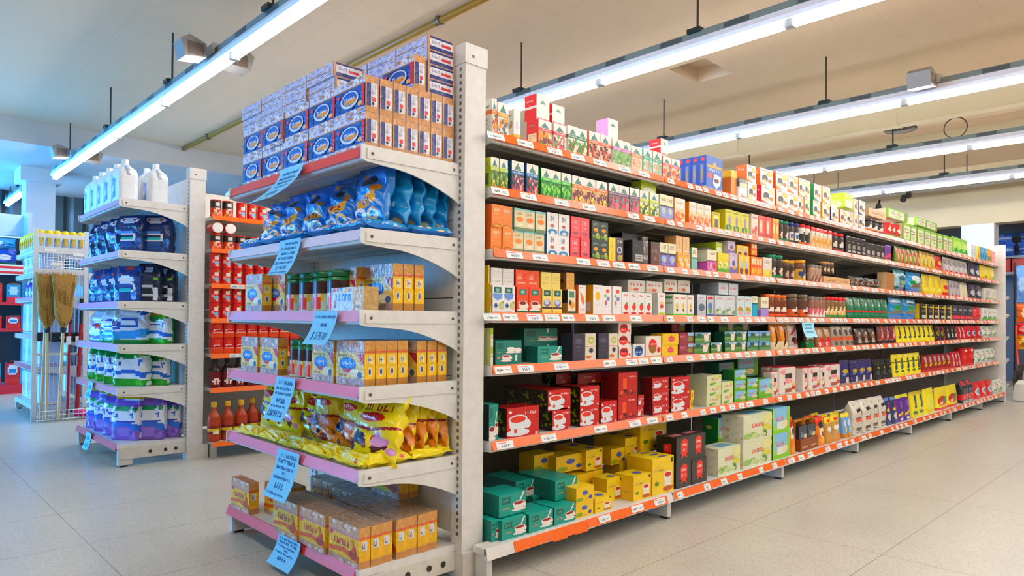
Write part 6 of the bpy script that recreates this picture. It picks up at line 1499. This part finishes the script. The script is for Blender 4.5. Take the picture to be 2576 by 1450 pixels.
# ------------------------------------------------------------------ second end display: jugs and detergent bags (fronts face -x)
def jug(loc, lab, h=.288, w=.185, d=.13, rz=RZ, label=True):
    key = ('jug', h, label)
    if key not in MESHC:
        p = PM(); W2, D2 = w / 2, d / 2
        pr = [(0, W2 * .92, D2 * .92, 4), (.01, W2, D2, 4.5)] + [(h * (.06 + .036 * k), W2, D2, 4.5) for k in range(16)] + [(h * .66, W2 * .96, D2 * .98, 4), (h * .74, W2 * .8, D2 * .9, 3.4), (h * .81, W2 * .5, D2 * .6, 2.6), (h * .86, W2 * .27, D2 * .36, 2), (h * .9, W2 * .25, D2 * .34, 2)]
        art = 'e .34 .36 .27 .30 #3f66b8;e .34 .38 .2 .2 #6f96dc;e .34 .30 .15 .12 #e8eef6;p #2a4a9a .1 .16 .6 .16 .6 .22 .1 .2;e .3 .2 .08 .06 #6aa04a' if label else ''
        p.loft(pr, 64, '#e9edf4', art, back='#e9edf4')
        q = PM(); q.loft(prof_lid(.021, h * .885, h), 16, '#f2f4f8')
        r = PM(); r.path([(W2 * .3, 0, h * .83), (W2 * .75, 0, h * .80), (W2 * .98, 0, h * .70), (W2 * .97, 0, h * .6)], .012, '#e4e8f0', 8)
        MESHC[key] = (p.mesh('detergent_jug', PLAST, True), q.mesh('cap', PLAST, True), r.mesh('handle', PLAST, True))
    a, b, c = MESHC[key]
    o = bpy.data.objects.new('detergent_jug', a); COL.objects.link(o); o.location = loc; o.rotation_euler = (0, 0, rz)
    for nm, me in (('cap', b), ('handle', c)):
        x = bpy.data.objects.new(nm, me); COL.objects.link(x); x.parent = o
    tag(o, lab, 'jug', 'white jugs on the second end display')
Zt = [z - .0035 for z in E2Z]; Zb2 = E2B - .0035
for i in range(5):
    jug((1.31, 5.13 + .195 * i, Zt[0]), f'white jug with blue label in the front row, {ORD[4 - i]} from left')
jug((1.50, 5.13, Zt[0]), 'white jug set back towards the post')
jug((1.50, 5.33, Zt[0]), 'white jug set back behind the front row')

NAVY = 'e .5 .86 .36 .09 #d8dcea;t .28 .83 .74 .89 #c83a34 3;e .62 .42 .2 .15 #e8ecf2;e .62 .42 .13 .1 #16305a;p #3ac0c0 .1 .1 .55 .38 .5 .42 .12 .16;s 0 .05 1 .7 9 .14 #27509a #1a3878 #3a78c8 #12244f;e .3 .55 .24 .06 #5a90e0;r .1 .03 .9 .07 #2a4a8a'
kind('navybag', 'block', 'detergent_bag', 'detergent bag', '#172c63', art=NAVY, d=.11, back='#14264f', noise=.003, n=56, top=.72)
NAVY2 = 's 0 .05 1 .8 10 .16 #4a8ae0 #2a56a8 #9ac0f0 #173a7a;e .5 .62 .3 .1 #e8eef8;t .26 .78 .74 .84 #c83a34 3;e .7 .4 .18 .14 #e8eef4;e .7 .4 .11 .09 #1a4a9a;p #46c8d0 .2 .1 .6 .35 .55 .4 .2 .15;e .5 .95 .2 .05 #d84a34'
kind('navybag_bright', 'block', 'detergent_bag', 'detergent bag', '#1d3f86', art=NAVY2, d=.11, back='#14264f', noise=.003, n=56)
DARK = 'r .55 .58 .9 .64 #7fc83a;e .35 .55 .3 .2 #26344f;r .7 .06 .92 .38 #dfe6ee;e .5 .3 .2 .14 #c8ccd8;e .5 .3 .12 .09 #16202f;p #9aa8c0 .3 .7 .5 .9 .6 .9 .4 .6'
kind('darkbag', 'block', 'detergent_bag', 'detergent bag', '#141c33', art=DARK, d=.1, back='#11172a', noise=.003, n=56)
WBL = 'r 0 0 1 .24 #6a5ab0;s .0 .2 1 .9 9 .16 #3a66c8 #7fa0e4 #2a4a9a #cfd8ee;e .5 .5 .1 .08 #d8303a;e .6 .7 .3 .1 #e4e8f4'
kind('whiteblue_bag', 'block', 'detergent_bag', 'detergent bag', '#d4daea', art=WBL, d=.1, back='#c8d0e4', noise=.004, n=56)
WAV = 'r 0 0 1 .12 #2f8a3c;p #3a9ae0 0 .12 .5 .14 1 .2 1 .45 .6 .38 0 .34;p #2456b0 .0 .38 .5 .46 .9 .5 .5 .54 .0 .46;t .05 .5 .8 .72 #2a50b8 6;s 0 .74 1 1 6 .14 #d8e4f4 #2a5ac0 #eef2f8'
kind('wave_bag', 'block', 'detergent_bag', 'detergent bag', '#e2e8f2', art=WAV, d=.12, back='#dfe4ee', noise=.004, n=60)
GRN = 'r 0 0 1 .2 #38a82c;s 0 0 1 .2 6 .1 #2a8a20 #5ac83a;p #e9eef4 0 .2 1 .16 1 .7 .5 .78 0 .7;p #2c66c8 0 .26 .5 .3 1 .2 1 .34 .5 .42 0 .36;t .06 .5 .95 .66 #2a56b0 6;e .62 .42 .06 .03 #e05a6a;r 0 .78 1 .9 #3fae34;e .82 .82 .1 .07 #b8c83a;p #e8b82c 0 .9 .5 .86 1 .92 1 1 0 1;s 0 .68 1 .84 5 .12 #1f7a3a #2a9a5a #147a50'
kind('green_bag', 'block', 'detergent_bag', 'detergent bag', '#eaf0f2', art=GRN, d=.1, back='#2f8f34', noise=.003, n=60, top=.9)
PUR = 'r 0 0 1 .34 #7d5cb8;s 0 0 1 .3 7 .12 #8f70c8 #6a4aa4;p #e4e8f0 0 .42 1 .34 1 .72 0 .74;p #2c6ad0 0 .26 .4 .34 1 .2 1 .36 .5 .44 0 .42;r .2 .40 .9 .45 #3a3a9a;t .06 .52 .95 .64 #3a62b8 6;s 0 .66 1 .8 5 .14 #1f8a5a #2aa06a;r 0 .76 1 .92 #7a5ac0;r 0 .93 1 1 #d8a420'
kind('purple_bag', 'block', 'detergent_bag', 'detergent bag', '#dfe0ec', art=PUR, d=.12, back='#7d5cb8', noise=.003, n=60)
R2 = math.radians(-90)
TURN = .62
for i, (x, y) in enumerate(((1.33, 5.16), (1.325, 5.385), (1.32, 5.61), (1.325, 5.84))):
    place('navybag', .21, .262, (x, y, Zt[1]), f'navy detergent bag in the front row of second shelf, {ORD[3 - i]} from left', rz=R2 + TURN, group='navy detergent bags')
place('navybag', .21, .27, (1.475, 5.08, Zt[1]), 'navy detergent bag standing back near the post, second shelf', rz=R2 + .8)
for i, y in enumerate((5.19, 5.40, 5.62, 5.85)):
    place('navybag_bright', .205, .245, (1.325, y - .03, Zt[2]), f'blue detergent bag in the front row of third shelf, {ORD[3 - i]} from left', rz=R2 + TURN, group='blue detergent bags')
for i in range(2):
    place('darkbag', .16, .262, (1.44 + .095 * i, 5.07 + .01 * i, Zt[2]), f'near-black detergent bag with green tab, {ORD[i]} from the shelf edge', rz=R2 + .85, d=.075, group='near-black detergent bags')
place('whiteblue_bag', .21, .225, (1.32, 5.80, Zt[3]), 'white and violet bag at the left of fourth shelf', rz=R2 + .5)
place('wave_bag', .25, .238, (1.36, 5.22, Zt[3]), 'puffy white bag with blue lettering, fourth shelf', rz=R2 + .75)
place('wave_bag', .22, .23, (1.32, 5.50, Zt[3]), 'slim white bag with blue lettering, fourth shelf', rz=R2 + .5)
place('green_bag', .2, .225, (1.50, 5.12, Zt[3]), 'green bag behind the puffy white one', rz=R2 + .5, d=.08)
place('green_bag', .2, .24, (1.575, 5.30, Zt[3]), 'green bag by the back panel, fourth shelf', rz=R2, d=.07)
for i in range(4):
    place('green_bag', .235, .268, (1.345, 5.135 + .232 * i, Zt[4]), f'green and white detergent bag in the front row, {ORD[3 - i]} from left', rz=R2 + .72, group='green and white detergent bags')
for i in range(2):
    place('green_bag', .16, .235, (1.50 + .04 * i, 5.09 + .15 * i, Zt[4]), f'green and white bag in the shadow, {ORD[i]} behind the front', rz=R2 + .7, d=.07, group='green and white detergent bags')
for i in range(4):
    place('purple_bag', .215, .292, (1.325, 5.155 + .232 * i, Zb2), f'purple and white detergent bag in the front row, {ORD[3 - i]} from left', rz=R2 + .6, group='purple detergent bags')
place('purple_bag', .19, .30, (1.455, 5.06, Zb2), 'purple and white bag set back, middle of the side', rz=R2 + .95, d=.09)
place('purple_bag', .19, .285, (1.565, 5.085, Zb2), 'purple and white bag closest to the post foot', rz=R2 + 1.0, d=.07)

# ------------------------------------------------------------------ tins and bottles behind the second end display (fronts face -y)
kind('tin_black', 'can', 'tin', 'tin', '#d9402e', art='r 0 .55 1 .9 #2a2220;e .5 .72 .25 .1 #e8e0d8;e .5 .3 .3 .18 #f0d8b8;s 0 .05 1 .4 5 .16 #e8a050 #c03020 #f4e8d8', mat='P')
kind('tin_red', 'can', 'tin', 'tin', '#d3312c', art='s 0 .05 1 .95 10 .15 #b81f20 #e85a4a #f0a090;e .5 .3 .18 .1 #7fc8e8;e .5 .6 .25 .09 #f4e4dc;e .75 .75 .14 .08 #8fae4a', mat='P')
kind('tin_sauce', 'brick', 'sauce_pack', 'sauce pack', '#c92a22', art='r 0 .0 1 .35 #e2542f;t .2 .45 .8 .56 #f2d8d0 5;e .5 .75 .3 .14 #d84a3a;r .1 .36 .9 .4 #f2e0d8', d=.06, mat='F')
kind('ketchup', 'bottle', 'sauce_bottle', 'bottle', '#6a1512', art='e .5 .26 .32 .16 #ece4dc;e .5 .2 .16 .08 #c83a2a;r 0 .62 1 1 #2a0f0c', lid='#2a1f1c', lname='cap', mat='P')
kind('sauce', 'bottle', 'sauce_bottle', 'bottle', '#a8401c', art='r 0 .22 1 .46 #7a1a14;r 0 .32 1 .38 #e8c02c;e .5 .28 .3 .05 #f0e8d8;e .8 .3 .1 .06 #3f8a3a', lid='#d8a82c', lname='cap', mat='P')
LZs = [z - .0045 for z in LZ] + [LB - .0045]
def cans(li, key, x0, n, step, h, desc, rows=1, y=4.872):
    for row in range(rows):
        for i in range(n):
            place(key, step - .003, h, (x0 + step * (i + .5), y, LZs[li] + row * (h + .001)), f'{desc}, {ORD[i]} from the second end display' + (['', ', upper'][row] if rows > 1 else ''), group=desc + 's', d=step * .8)
cans(0, 'tin_black', 1.785, 2, .082, .115, 'red tin with black band')
cans(0, 'tin_red', 1.965, 3, .078, .115, 'red tin on top shelf')
cans(1, 'tin_black', 1.785, 4, .088, .105, 'red tin on second shelf')
def lying(li, x, z, lab):
    root, parts = build('tin_red', .085, .11)
    o = bpy.data.objects.new('tin', root); COL.objects.link(o); o.location = (x, 4.878, z); o.rotation_euler = (-math.pi / 2, 0, 0)
    q = PM(); q.loft([(-.0015, .034, .034, 2), (-.0005, .038, .038, 2), (0, .038, .038, 2)], 24, '#e9e4e0'); c = q.obj('tin_end', METAL, o, smooth=True, loc=(0, .0408, 0))
    tag(o, lab, 'tin', 'tins lying with their pale ends out')
lying(1, 1.83, LZs[1] + .106 + .082, 'red tin lying with its round pale end out, first, second shelf')
lying(1, 1.92, LZs[1] + .106 + .082, 'red tin lying with its round pale end out, second, second shelf')
cans(2, 'tin_red', 1.785, 8, .079, .112, 'red tin on third shelf', 2)
cans(3, 'tin_red', 1.785, 8, .079, .112, 'red tin on fourth shelf', 2)
cans(4, 'tin_sauce', 1.795, 8, .082, .108, 'red sauce pack', 2)
cans(5, 'ketchup', 1.79, 7, .085, .205, 'dark red bottle with pale heart label')
cans(6, 'sauce', 1.77, 3, .094, .27, 'amber sauce bottle', 1, 4.83)
cans(6, 'sauce', 2.07, 4, .094, .27, 'amber sauce bottle past the gap', 1, 4.90)

# ------------------------------------------------------------------ broom rack: third end display with a wire side
t = empty('wire_side_panel', (1.42, 7.66, 0)); tag(t, 'white wire side panel holding brooms, with a basket foot', 'wire panel')
loc = Matrix.Translation(-t.location)
def put(pm, name, mat, parent=None, smooth=False):
    o = bpy.data.objects.new(name, pm.mesh(name, mat, smooth, loc)); COL.objects.link(o); o.parent = parent or t; return o
p = PM()
YS = 7.66
for x in (1.215, 1.625): p.box(x - .018, x + .018, YS - .012, YS + .012, 0, 1.80, '#d5d8e0')
for z, hh in ((1.735, .02), (1.60, .03), (1.40, .025), (.62, .012), (.04, .02), (.16, .012)): p.box(1.21, 1.63, YS - .01, YS + .01, z - hh, z + hh, '#d8d9de')
put(p, 'frame', STEEL)
p = PM()
for k in range(17): p.bar((1.24 + .0225 * k, YS, 1.42), (1.24 + .0225 * k, YS, 1.62), .003, '#c4c8d2', 5)
for k in range(6): p.bar((1.22, YS, 1.44 + .03 * k), (1.62, YS, 1.44 + .03 * k), .003, '#c4c8d2', 5)
for k in range(12): p.bar((1.24 + .033 * k, YS, .06), (1.24 + .033 * k, YS, .62), .003, '#bfc3cd', 5)
for k in range(12): p.bar((1.24 + .033 * k, YS, .76), (1.24 + .033 * k, YS, 1.38), .003, '#bfc3cd', 5)
put(p, 'mesh_wires', METAL)
p = PM()
for z in (.02, .06, .10): p.path([(1.215, YS, z), (1.215, YS - .13, z), (1.63, YS - .13, z), (1.63, YS, z)], .004, '#c4c8d2', 6)
for k in range(11): p.bar((1.23 + .04 * k, YS - .13, .01), (1.23 + .04 * k, YS - .13, .10), .003, '#c4c8d2', 5); p.bar((1.23 + .04 * k, YS - .13, .012), (1.23 + .04 * k, YS, .012), .003, '#c4c8d2', 5)
put(p, 'basket', METAL)
p = PM()
p.box(1.235, 1.335, YS - .035, YS - .011, .745, .825, '#17181c'); p.box(1.345, 1.60, YS - .035, YS - .011, .735, .825, '#1a1b20'); p.box(1.41, 1.45, YS - .05, YS - .035, .765, .79, '#b8a078')
put(p, 'holder_bar', PLAST)
for x, z in ((1.33, 1.60), (1.38, 1.47), (1.56, 1.57)):
    p = PM(); p.box(x - .045, x + .045, YS - .0125, YS - .0108, z - .014, z + .014, '#eef0f4'); put(p, 'ticket', PAPER)
def broom(x0, x1, lab, w=.185, yb=7.575):
    root = PM()
    zb, zt = .02, .93
    root.bar((0, 0, 0), (x1 - x0, .0, .88), .0125, '#d2b48a', 10)
    o = root.obj('broom', PLAST, loc=(x0, yb, .025)); tag(o, lab, 'broom', 'upturned brooms')
    h = PM(); dx = x1 - x0
    pr = [(.86, .022, .02, 2), (.90, .035, .024, 2.4), (.96, .062, .03, 3), (1.02, .074, .032, 3.4), (1.06, .076, .032, 3.4), (1.12, .078, .034, 3.4), (1.2, .079, .036, 3.4), (1.3, w / 2, .04, 3.6), (1.37, w / 2 + .004, .038, 3.6)]
    h.loft(pr, 36, '#b28a52', 'r 0 .36 1 .385 #c0562e;r 0 .28 1 .30 #b86a3a', noise=.002, seed=int(x0 * 100))
    r = random.Random(int(x0 * 1000))
    for k in range(90):
        u = r.uniform(-1, 1); a = r.uniform(-.9, .9)
        h.bar((u * .072, a * .034, 1.16), (u * (w / 2 + .006), a * .04, 1.375 + r.uniform(-.01, .025)), .0022, r.choice(('#b8905a', '#9a7440', '#c8a468', '#a88048')), 4, .0015, caps=False)
    for k in range(60):
        u = r.uniform(-1, 1)
        h.bar((u * .03, -.026, .90), (u * .095, -.036, 1.3), .002, r.choice(('#c09a60', '#9a7440', '#a88048')), 4, caps=False)
    b = h.obj('bristles', STRAW, o, loc=(dx * .97, 0, -.03))
    c = PM(); c.loft([(.83, .02, .02, 2), (.87, .027, .025, 2), (.885, .026, .024, 2)], 16, '#23252c'); c.obj('collar', PLAST, o, loc=(dx * .97, 0, -.03))
broom(1.305, 1.30, 'left upturned straw broom on the wire side')
broom(1.385, 1.415, 'right upturned straw broom on the wire side', yb=7.505)
p = PM(); p.bar((0, 0, 0), (.03, 0, 1.0), .011, '#d2b48a', 8); o = p.obj('wooden_pole', PLAST, loc=(1.262, 7.60, .02)); tag(o, 'bare pale broom handle standing left of the brooms', 'pole')
for i, (x, lab) in enumerate(((1.485, 'dark red squeegee pole, left of two'), (1.56, 'dark red squeegee pole, right of two'))):
    p = PM(); p.bar((0, 0, .0), (.015 * (i + .5), 0, .88), .013 + .008 * i, '#9a1c2c', 10)
    o = p.obj('squeegee', PLAST, loc=(x - .01, 7.60, .03)); tag(o, lab, 'squeegee', 'dark red squeegees')
    q = PM(); q.bar((.015 * (i + .5), 0, .88), (.017 * (i + .5), 0, 1.12 - .04 * (1 - i)), .017, '#16181d', 10, .02); q.obj('grip', PLAST, o)
    q = PM(); q.box(-.02, .02, -.016, -.013, .68, .76, '#e4e8f0'); q.obj('tag', PAPER, o)
p = PM(); p.loft([(0, .05, .03, 2), (.02, .065, .035, 2), (.05, .05, .028, 2), (.065, .01, .01, 2)], 18, '#e02a8c'); o = p.obj('dustpan_brush', PLAST, smooth=True, loc=(1.58, 7.58, .03)); tag(o, 'bright pink brush lying in the basket foot', 'brush')

kind('yelcap', 'bottle', 'cleaner_bottle', 'bottle', '#8a8f98', art='r 0 .1 1 .5 #a8b0bc;e .5 .3 .3 .14 #e8c83a;r 0 .5 1 .56 #5a6070', lid='#f4d21c', lname='cap', mat='P')
kind('whitepack', 'brick', 'paper_pack', 'pack', '#d3dcf2', art='r 0 .1 1 .3 #b0b4e4;e .5 .6 .3 .14 #aab8e8;t .2 .7 .8 .8 #8a94d0 4', d=.12)
kind('violet', 'bottle', 'cleaner_bottle', 'bottle', '#5a4ab0', art='r 0 .1 1 .45 #8a80d0;e .5 .3 .3 .1 #e4e4f4', lid='#d8dcf0', lname='cap', mat='P')
kind('bigwhite', 'brick', 'paper_pack', 'pack', '#c6d4ee', art='e .5 .5 .3 .14 #b0c0e4;r 0 .05 1 .12 #d08aa8;e .3 .2 .08 .05 #2f9a5a', d=.2)
def yel(loc, lab, rz=0):
    key = 'yelbig'
    if key not in MESHC:
        p = PM(); r = .029; h = .115
        p.loft([(0, r * .9, r * .9, 2), (.01, r, r, 2), (.04, r, r, 2), (.08, r, r, 2), (.1, r * .8, r * .8, 2), (h, r * .5, r * .5, 2)], 20, '#a4abb8', 'r 0 .2 1 .7 #c2c8d4;e .5 .45 .3 .2 #8a90a0')
        q = PM(); q.loft([(.10, .018, .018, 2), (.115, .031, .031, 2), (.15, .034, .034, 2), (.175, .03, .03, 2), (.183, .018, .018, 2)], 20, '#f6d51a')
        s = PM(); s.box(-.012, .012, -.035, -.02, .04, .14, '#e8c01a')
        MESHC[key] = (p.mesh('cleaner_bottle', PLAST, True), q.mesh('cap', PLAST, True), s.mesh('trigger', PLAST))
    a, b, c = MESHC[key]
    o = bpy.data.objects.new('cleaner_bottle', a); COL.objects.link(o); o.location = loc; o.rotation_euler = (0, 0, rz)
    for nm, me in (('cap', b), ('trigger', c)):
        x = bpy.data.objects.new(nm, me); COL.objects.link(x); x.parent = o
    tag(o, lab, 'bottle', 'yellow-capped bottles above the brooms')
z3 = [z - .0035 for z in E3Z]
for i in range(6): yel((1.275 + .066 * i, 7.785, z3[0]), f'yellow-capped bottle along the wire side, {ORD[i]} from the corner')
for i in range(8): yel((1.275, 7.885 + .115 * i, z3[0]), f'yellow-capped bottle along the front, {ORD[i]} from the corner', RZ)
for i in range(4):
    place('whitepack', .2, .19, (1.27, 7.90 + .23 * i, z3[1]), f'pale lilac pack under the yellow caps, {ORD[3 - i]} from left', rz=RZ, group='pale lilac packs')
for i in range(6): place('violet', .09, .185, (1.29, 7.83 + .16 * i, z3[2]), f'violet cleaner bottle, {ORD[5 - i]} from left', rz=RZ, group='violet cleaner bottles')
for li, h in ((3, .31), (4, .26)):
    for i in range(3): place('bigwhite', .28, h, (1.27, 7.94 + .30 * i, z3[li]), f'big pale blue pack on the {["", "", "", "fourth", "fifth"][li]} shelf by the brooms, {ORD[2 - i]} from left', rz=RZ, group='big pale blue packs')
for i in range(3): place('bigwhite', .28, .30, (1.27, 7.94 + .30 * i, E3B - .0035), f'big pale blue pack on the bottom shelf by the brooms, {ORD[2 - i]} from left', rz=RZ, group='big pale blue packs')

# ------------------------------------------------------------------ wall shelving in the far left corner
t = empty('corner_shelving', (0.9, 11.0, 0)); tag(t, 'wall shelving at the far left with red and white rails', 'shelving')
loc = Matrix.Translation(-t.location)
p = PM(); p.box(-.4, 1.62, 11.02, 11.05, 0, 2.0, '#3a4148'); put(p, 'back_panel', STEEL)
p = PM(); p.box(-.4, 1.62, 10.94, 11.02, 2.02, 2.30, '#cfe2f4'); p.box(1.6, 1.64, 10.6, 11.05, 0, 2.3, '#aebccb'); put(p, 'header_board', STEEL)
WZ = [1.62, 1.15, .82, .12]
for li, z in enumerate(WZ):
    s = PM(); s.box(-.4, 1.6, 10.56, 11.02, z - .03, z - .004, '#b9c4d0'); so = put(s, 'shelf', STEEL)
    r = PM(); hh = .13 if li in (0, 3) else .04
    r.box(-.4, 1.6, 10.545, 10.56, z - hh, z, '#dfe6ee' if li == 0 else '#c83a48')
    if li == 0: r.box(-.4, 1.6, 10.543, 10.545, z - .05, z - .02, '#d83a44'); r.box(-.4, 1.6, 10.543, 10.545, z - .115, z - .085, '#d83a44')
    put(r, 'price_rail', PLAST, so)
kind('bluepile', 'pillow', 'cloth_pack', 'pack', '#1f4ab8', art='e .5 .5 .3 .2 #d8dcf0;r 0 0 1 .15 #2f8a4a', d=.12, noise=.004)
kind('cyanpile', 'pillow', 'cloth_pack', 'pack', '#3f9ad0', art='e .3 .5 .2 .2 #e4eef8;s 0 0 1 1 6 .16 #1f5aa0 #7fc0e8', d=.12, noise=.004)
kind('redbottle', 'brick', 'cleaner_pack', 'pack', '#c2323a', art='e .5 .6 .35 .22 #cfe0f0;r 0 0 1 .25 #d83a3a;e .5 .55 .2 .1 #3a86c8;r 0 .9 1 1 #1a1c22', d=.08)
kind('cyanbottle', 'brick', 'cleaner_pack', 'pack', '#2f8ac0', art='r 0 0 1 .3 #d8404a;e .5 .6 .3 .2 #a8d8f0;r 0 .88 1 1 #14161c', d=.08)
for i in range(4): place('bluepile', .26, .19, (.52 + .28 * i, 10.60, WZ[0] - .003), f'deep blue pack on the wall shelf, {ORD[i]} from left', group='deep blue packs')
for i in range(3): place('cyanpile', .28, .15, (.78 + .29 * i, 10.66, WZ[0] + .195), f'light blue pack on top of the deep blue ones, {ORD[i]} from left', group='light blue packs', d=.2)
for i in range(5): place('redbottle' if i % 2 else 'cyanbottle', .15, .25, (.70 + .19 * i, 10.60, WZ[1] - .003), f'red-footed pack on the second wall shelf, {ORD[i]} from left', group='packs on the second wall shelf')
for i in range(5): place('redbottle', .15, .17, (.70 + .19 * i, 10.60, WZ[2] - .003), f'small red-footed pack on the third wall shelf, {ORD[i]} from left', group='packs on the third wall shelf')
for i in range(5): place('redbottle' if i % 3 else 'cyanbottle', .15, .30, (.70 + .19 * i, 10.60, WZ[3] - .003), f'tall red-footed pack on the lowest wall shelf, {ORD[i]} from left', group='packs on the lowest wall shelf')

# ------------------------------------------------------------------ beyond the far end of the gondola
t = empty('hook_display', (11.3, 2.2, 0)); tag(t, 'narrow white shelving with hooks beyond the far end post', 'shelving')
loc = Matrix.Translation(-t.location)
p = PM(); p.box(10.98, 11.01, 2.07, 2.6, 0, 1.72, '#d8d5cf'); p.box(10.98, 11.03, 2.04, 2.07, 0, 1.75, WHT); put(p, 'back_panel', STEEL)
for z in (1.34, 1.10, .80, .50, .16):
    p = PM(); p.box(11.01, 11.30, 2.06, 2.6, z - .025, z, WHT); p.prism([(11.0, z), (11.3, z), (11.3, z - .03), (11.15, z - .05), (11.0, z - .12)], 'y', 2.045, 2.055, WHT); put(p, 'shelf', STEEL)
kind('smallpk', 'brick', 'snack_pack', 'pack', '#b88a5a', art='e .5 .5 .3 .2 #e8d8c0;r 0 0 1 .2 #6a8a3a', d=.07)
for z in (1.10, .80, .50, .16):
    for i in range(2): place('smallpk', .125, .17, (11.09 + .14 * i, 2.075, z), f'tan pack on the far white shelf at {["foot", "knee", "waist", "chest"][[.16, .5, .8, 1.1].index(z)]} height, {ORD[i]}', group='tan packs on the far white shelf')
p = PM(); p.box(11.335, 11.36, 1.985, 2.003, 0, 1.8, '#16151a'); p.box(11.30, 11.42, 1.86, 2.003, 0, .02, '#16151a')
for z in (1.755, 1.245, .985, .815): p.bar((11.348, 1.99, z), (11.348, 1.75, z), .005, '#6a6a70', 6)
o = p.obj('hook_stand', STEEL); tag(o, 'black upright stand with hanging bags at the right edge', 'stand')
def hang(x, y, z, w, h, cf, art, lab):
    k_ = 'hb' + cf
    kind(k_, 'pillow', 'hanging_bag', 'hanging bag', cf, art=art, d=.07, noise=.003, n=36)
    place(k_, w, h, (x, y, z), lab, rz=RZ, group='bags hanging at the right edge')
hang(11.313, 1.872, 1.26, .21, .49, '#6f9ae0', 'r .55 .3 .9 .8 #2a56b8;e .3 .5 .2 .2 #a8c4f0;r .6 0 .9 .3 #e4ecf4', 'light blue bag hanging highest at the right edge')
hang(11.313, 1.872, .995, .21, .245, '#f0702c', 'e .5 .5 .2 .3 #f8d8c0', 'orange bag hanging below the blue one')
hang(11.313, 1.872, .825, .21, .155, '#d8343c', 'e .4 .5 .2 .3 #f0908a', 'red bag hanging below the orange one')
hang(11.313, 1.872, .63, .21, .18, '#e8a820', 'e .5 .5 .3 .3 #f8dc80;s 0 0 1 1 5 .2 #b86a1c #f0c850', 'amber bag hanging lowest at the right edge')
p = PM(); p.path([(11.29, 1.965, .95), (11.27, 1.955, .6), (11.25, 1.93, .35), (11.2, 1.8, .12), (11.1, 1.7, .012)], .012, '#e0562c', 8); o = p.obj('orange_strap', PLAST); tag(o, 'orange strap hanging from the black stand', 'strap')
p = PM()
p.loft([(0, .06, .09, 2.5), (.05, .09, .1, 2.5), (.16, .1, .1, 2.3), (.27, .1, .1, 2.2), (.38, .08, .08, 2), (.45, .03, .03, 2)], 28, '#2c2426', 's 0 0 1 1 14 .14 #1d191b #6a6060 #2a2426', noise=.01, seed=4)
o = p.obj('dark_bundle', FILM, loc=(10.72, 1.80, .0)); tag(o, 'dark bundle of bags on the floor by the far end post', 'bundle')
p = PM(); p.loft([(0, .08, .1, 3), (.02, .1, .12, 3), (.12, .1, .12, 3), (.22, .09, .1, 3), (.27, .05, .06, 2.5)], 24, '#d5d2cc', noise=.004); o = p.obj('white_sack', FILM, loc=(10.52, 1.74, 0)); tag(o, 'pale sack on the floor in front of the far end post', 'sack')
kind('bluecloth', 'pillow', 'folded_pack', 'pack', '#3f66c0', art='r 0 .4 1 .6 #9ab4ec;s 0 0 1 1 5 .2 #27458a #86a4e4', d=.2, noise=.006)
t = empty('side_room_shelving', (13.6, 1.6, 0)); tag(t, 'shelving in the side room with blue and red goods on top', 'shelving')
loc = Matrix.Translation(-t.location)
for z in (1.80, 2.06):
    p = PM(); p.box(13.4, 14.05, -.2, 2.95, z - .04, z, '#8a93a4'); put(p, 'shelf', STEEL)
p = PM(); p.box(14.05, 14.08, -.2, 2.95, 0, 2.5, '#4a4f5c'); put(p, 'back_panel', STEEL)
for i in range(5):
    place('bluecloth', .55, .2, (13.42, 2.64 - .58 * i, 2.062), f'blue folded pack on the side room shelf, {ORD[i]} from left, lower', rz=RZ, group='blue folded packs')
    place('bluecloth', .50, .16, (13.42, 2.64 - .58 * i, 2.268), f'blue folded pack on the side room shelf, {ORD[i]} from left, upper', rz=RZ, group='blue folded packs')
kind('redcrate', 'box', 'red_carton', 'carton', '#a83a3c', '#8a2a2c', '#b04a4a', 'r .05 .1 .95 .9 #b5484a;r .45 0 .55 1 #8a2c30', d=.3)
for i in range(5): place('redcrate', .5, .21, (13.42, 2.66 - .52 * i, 1.801), f'red carton under the blue packs, {ORD[i]} from left', rz=RZ, group='red cartons')
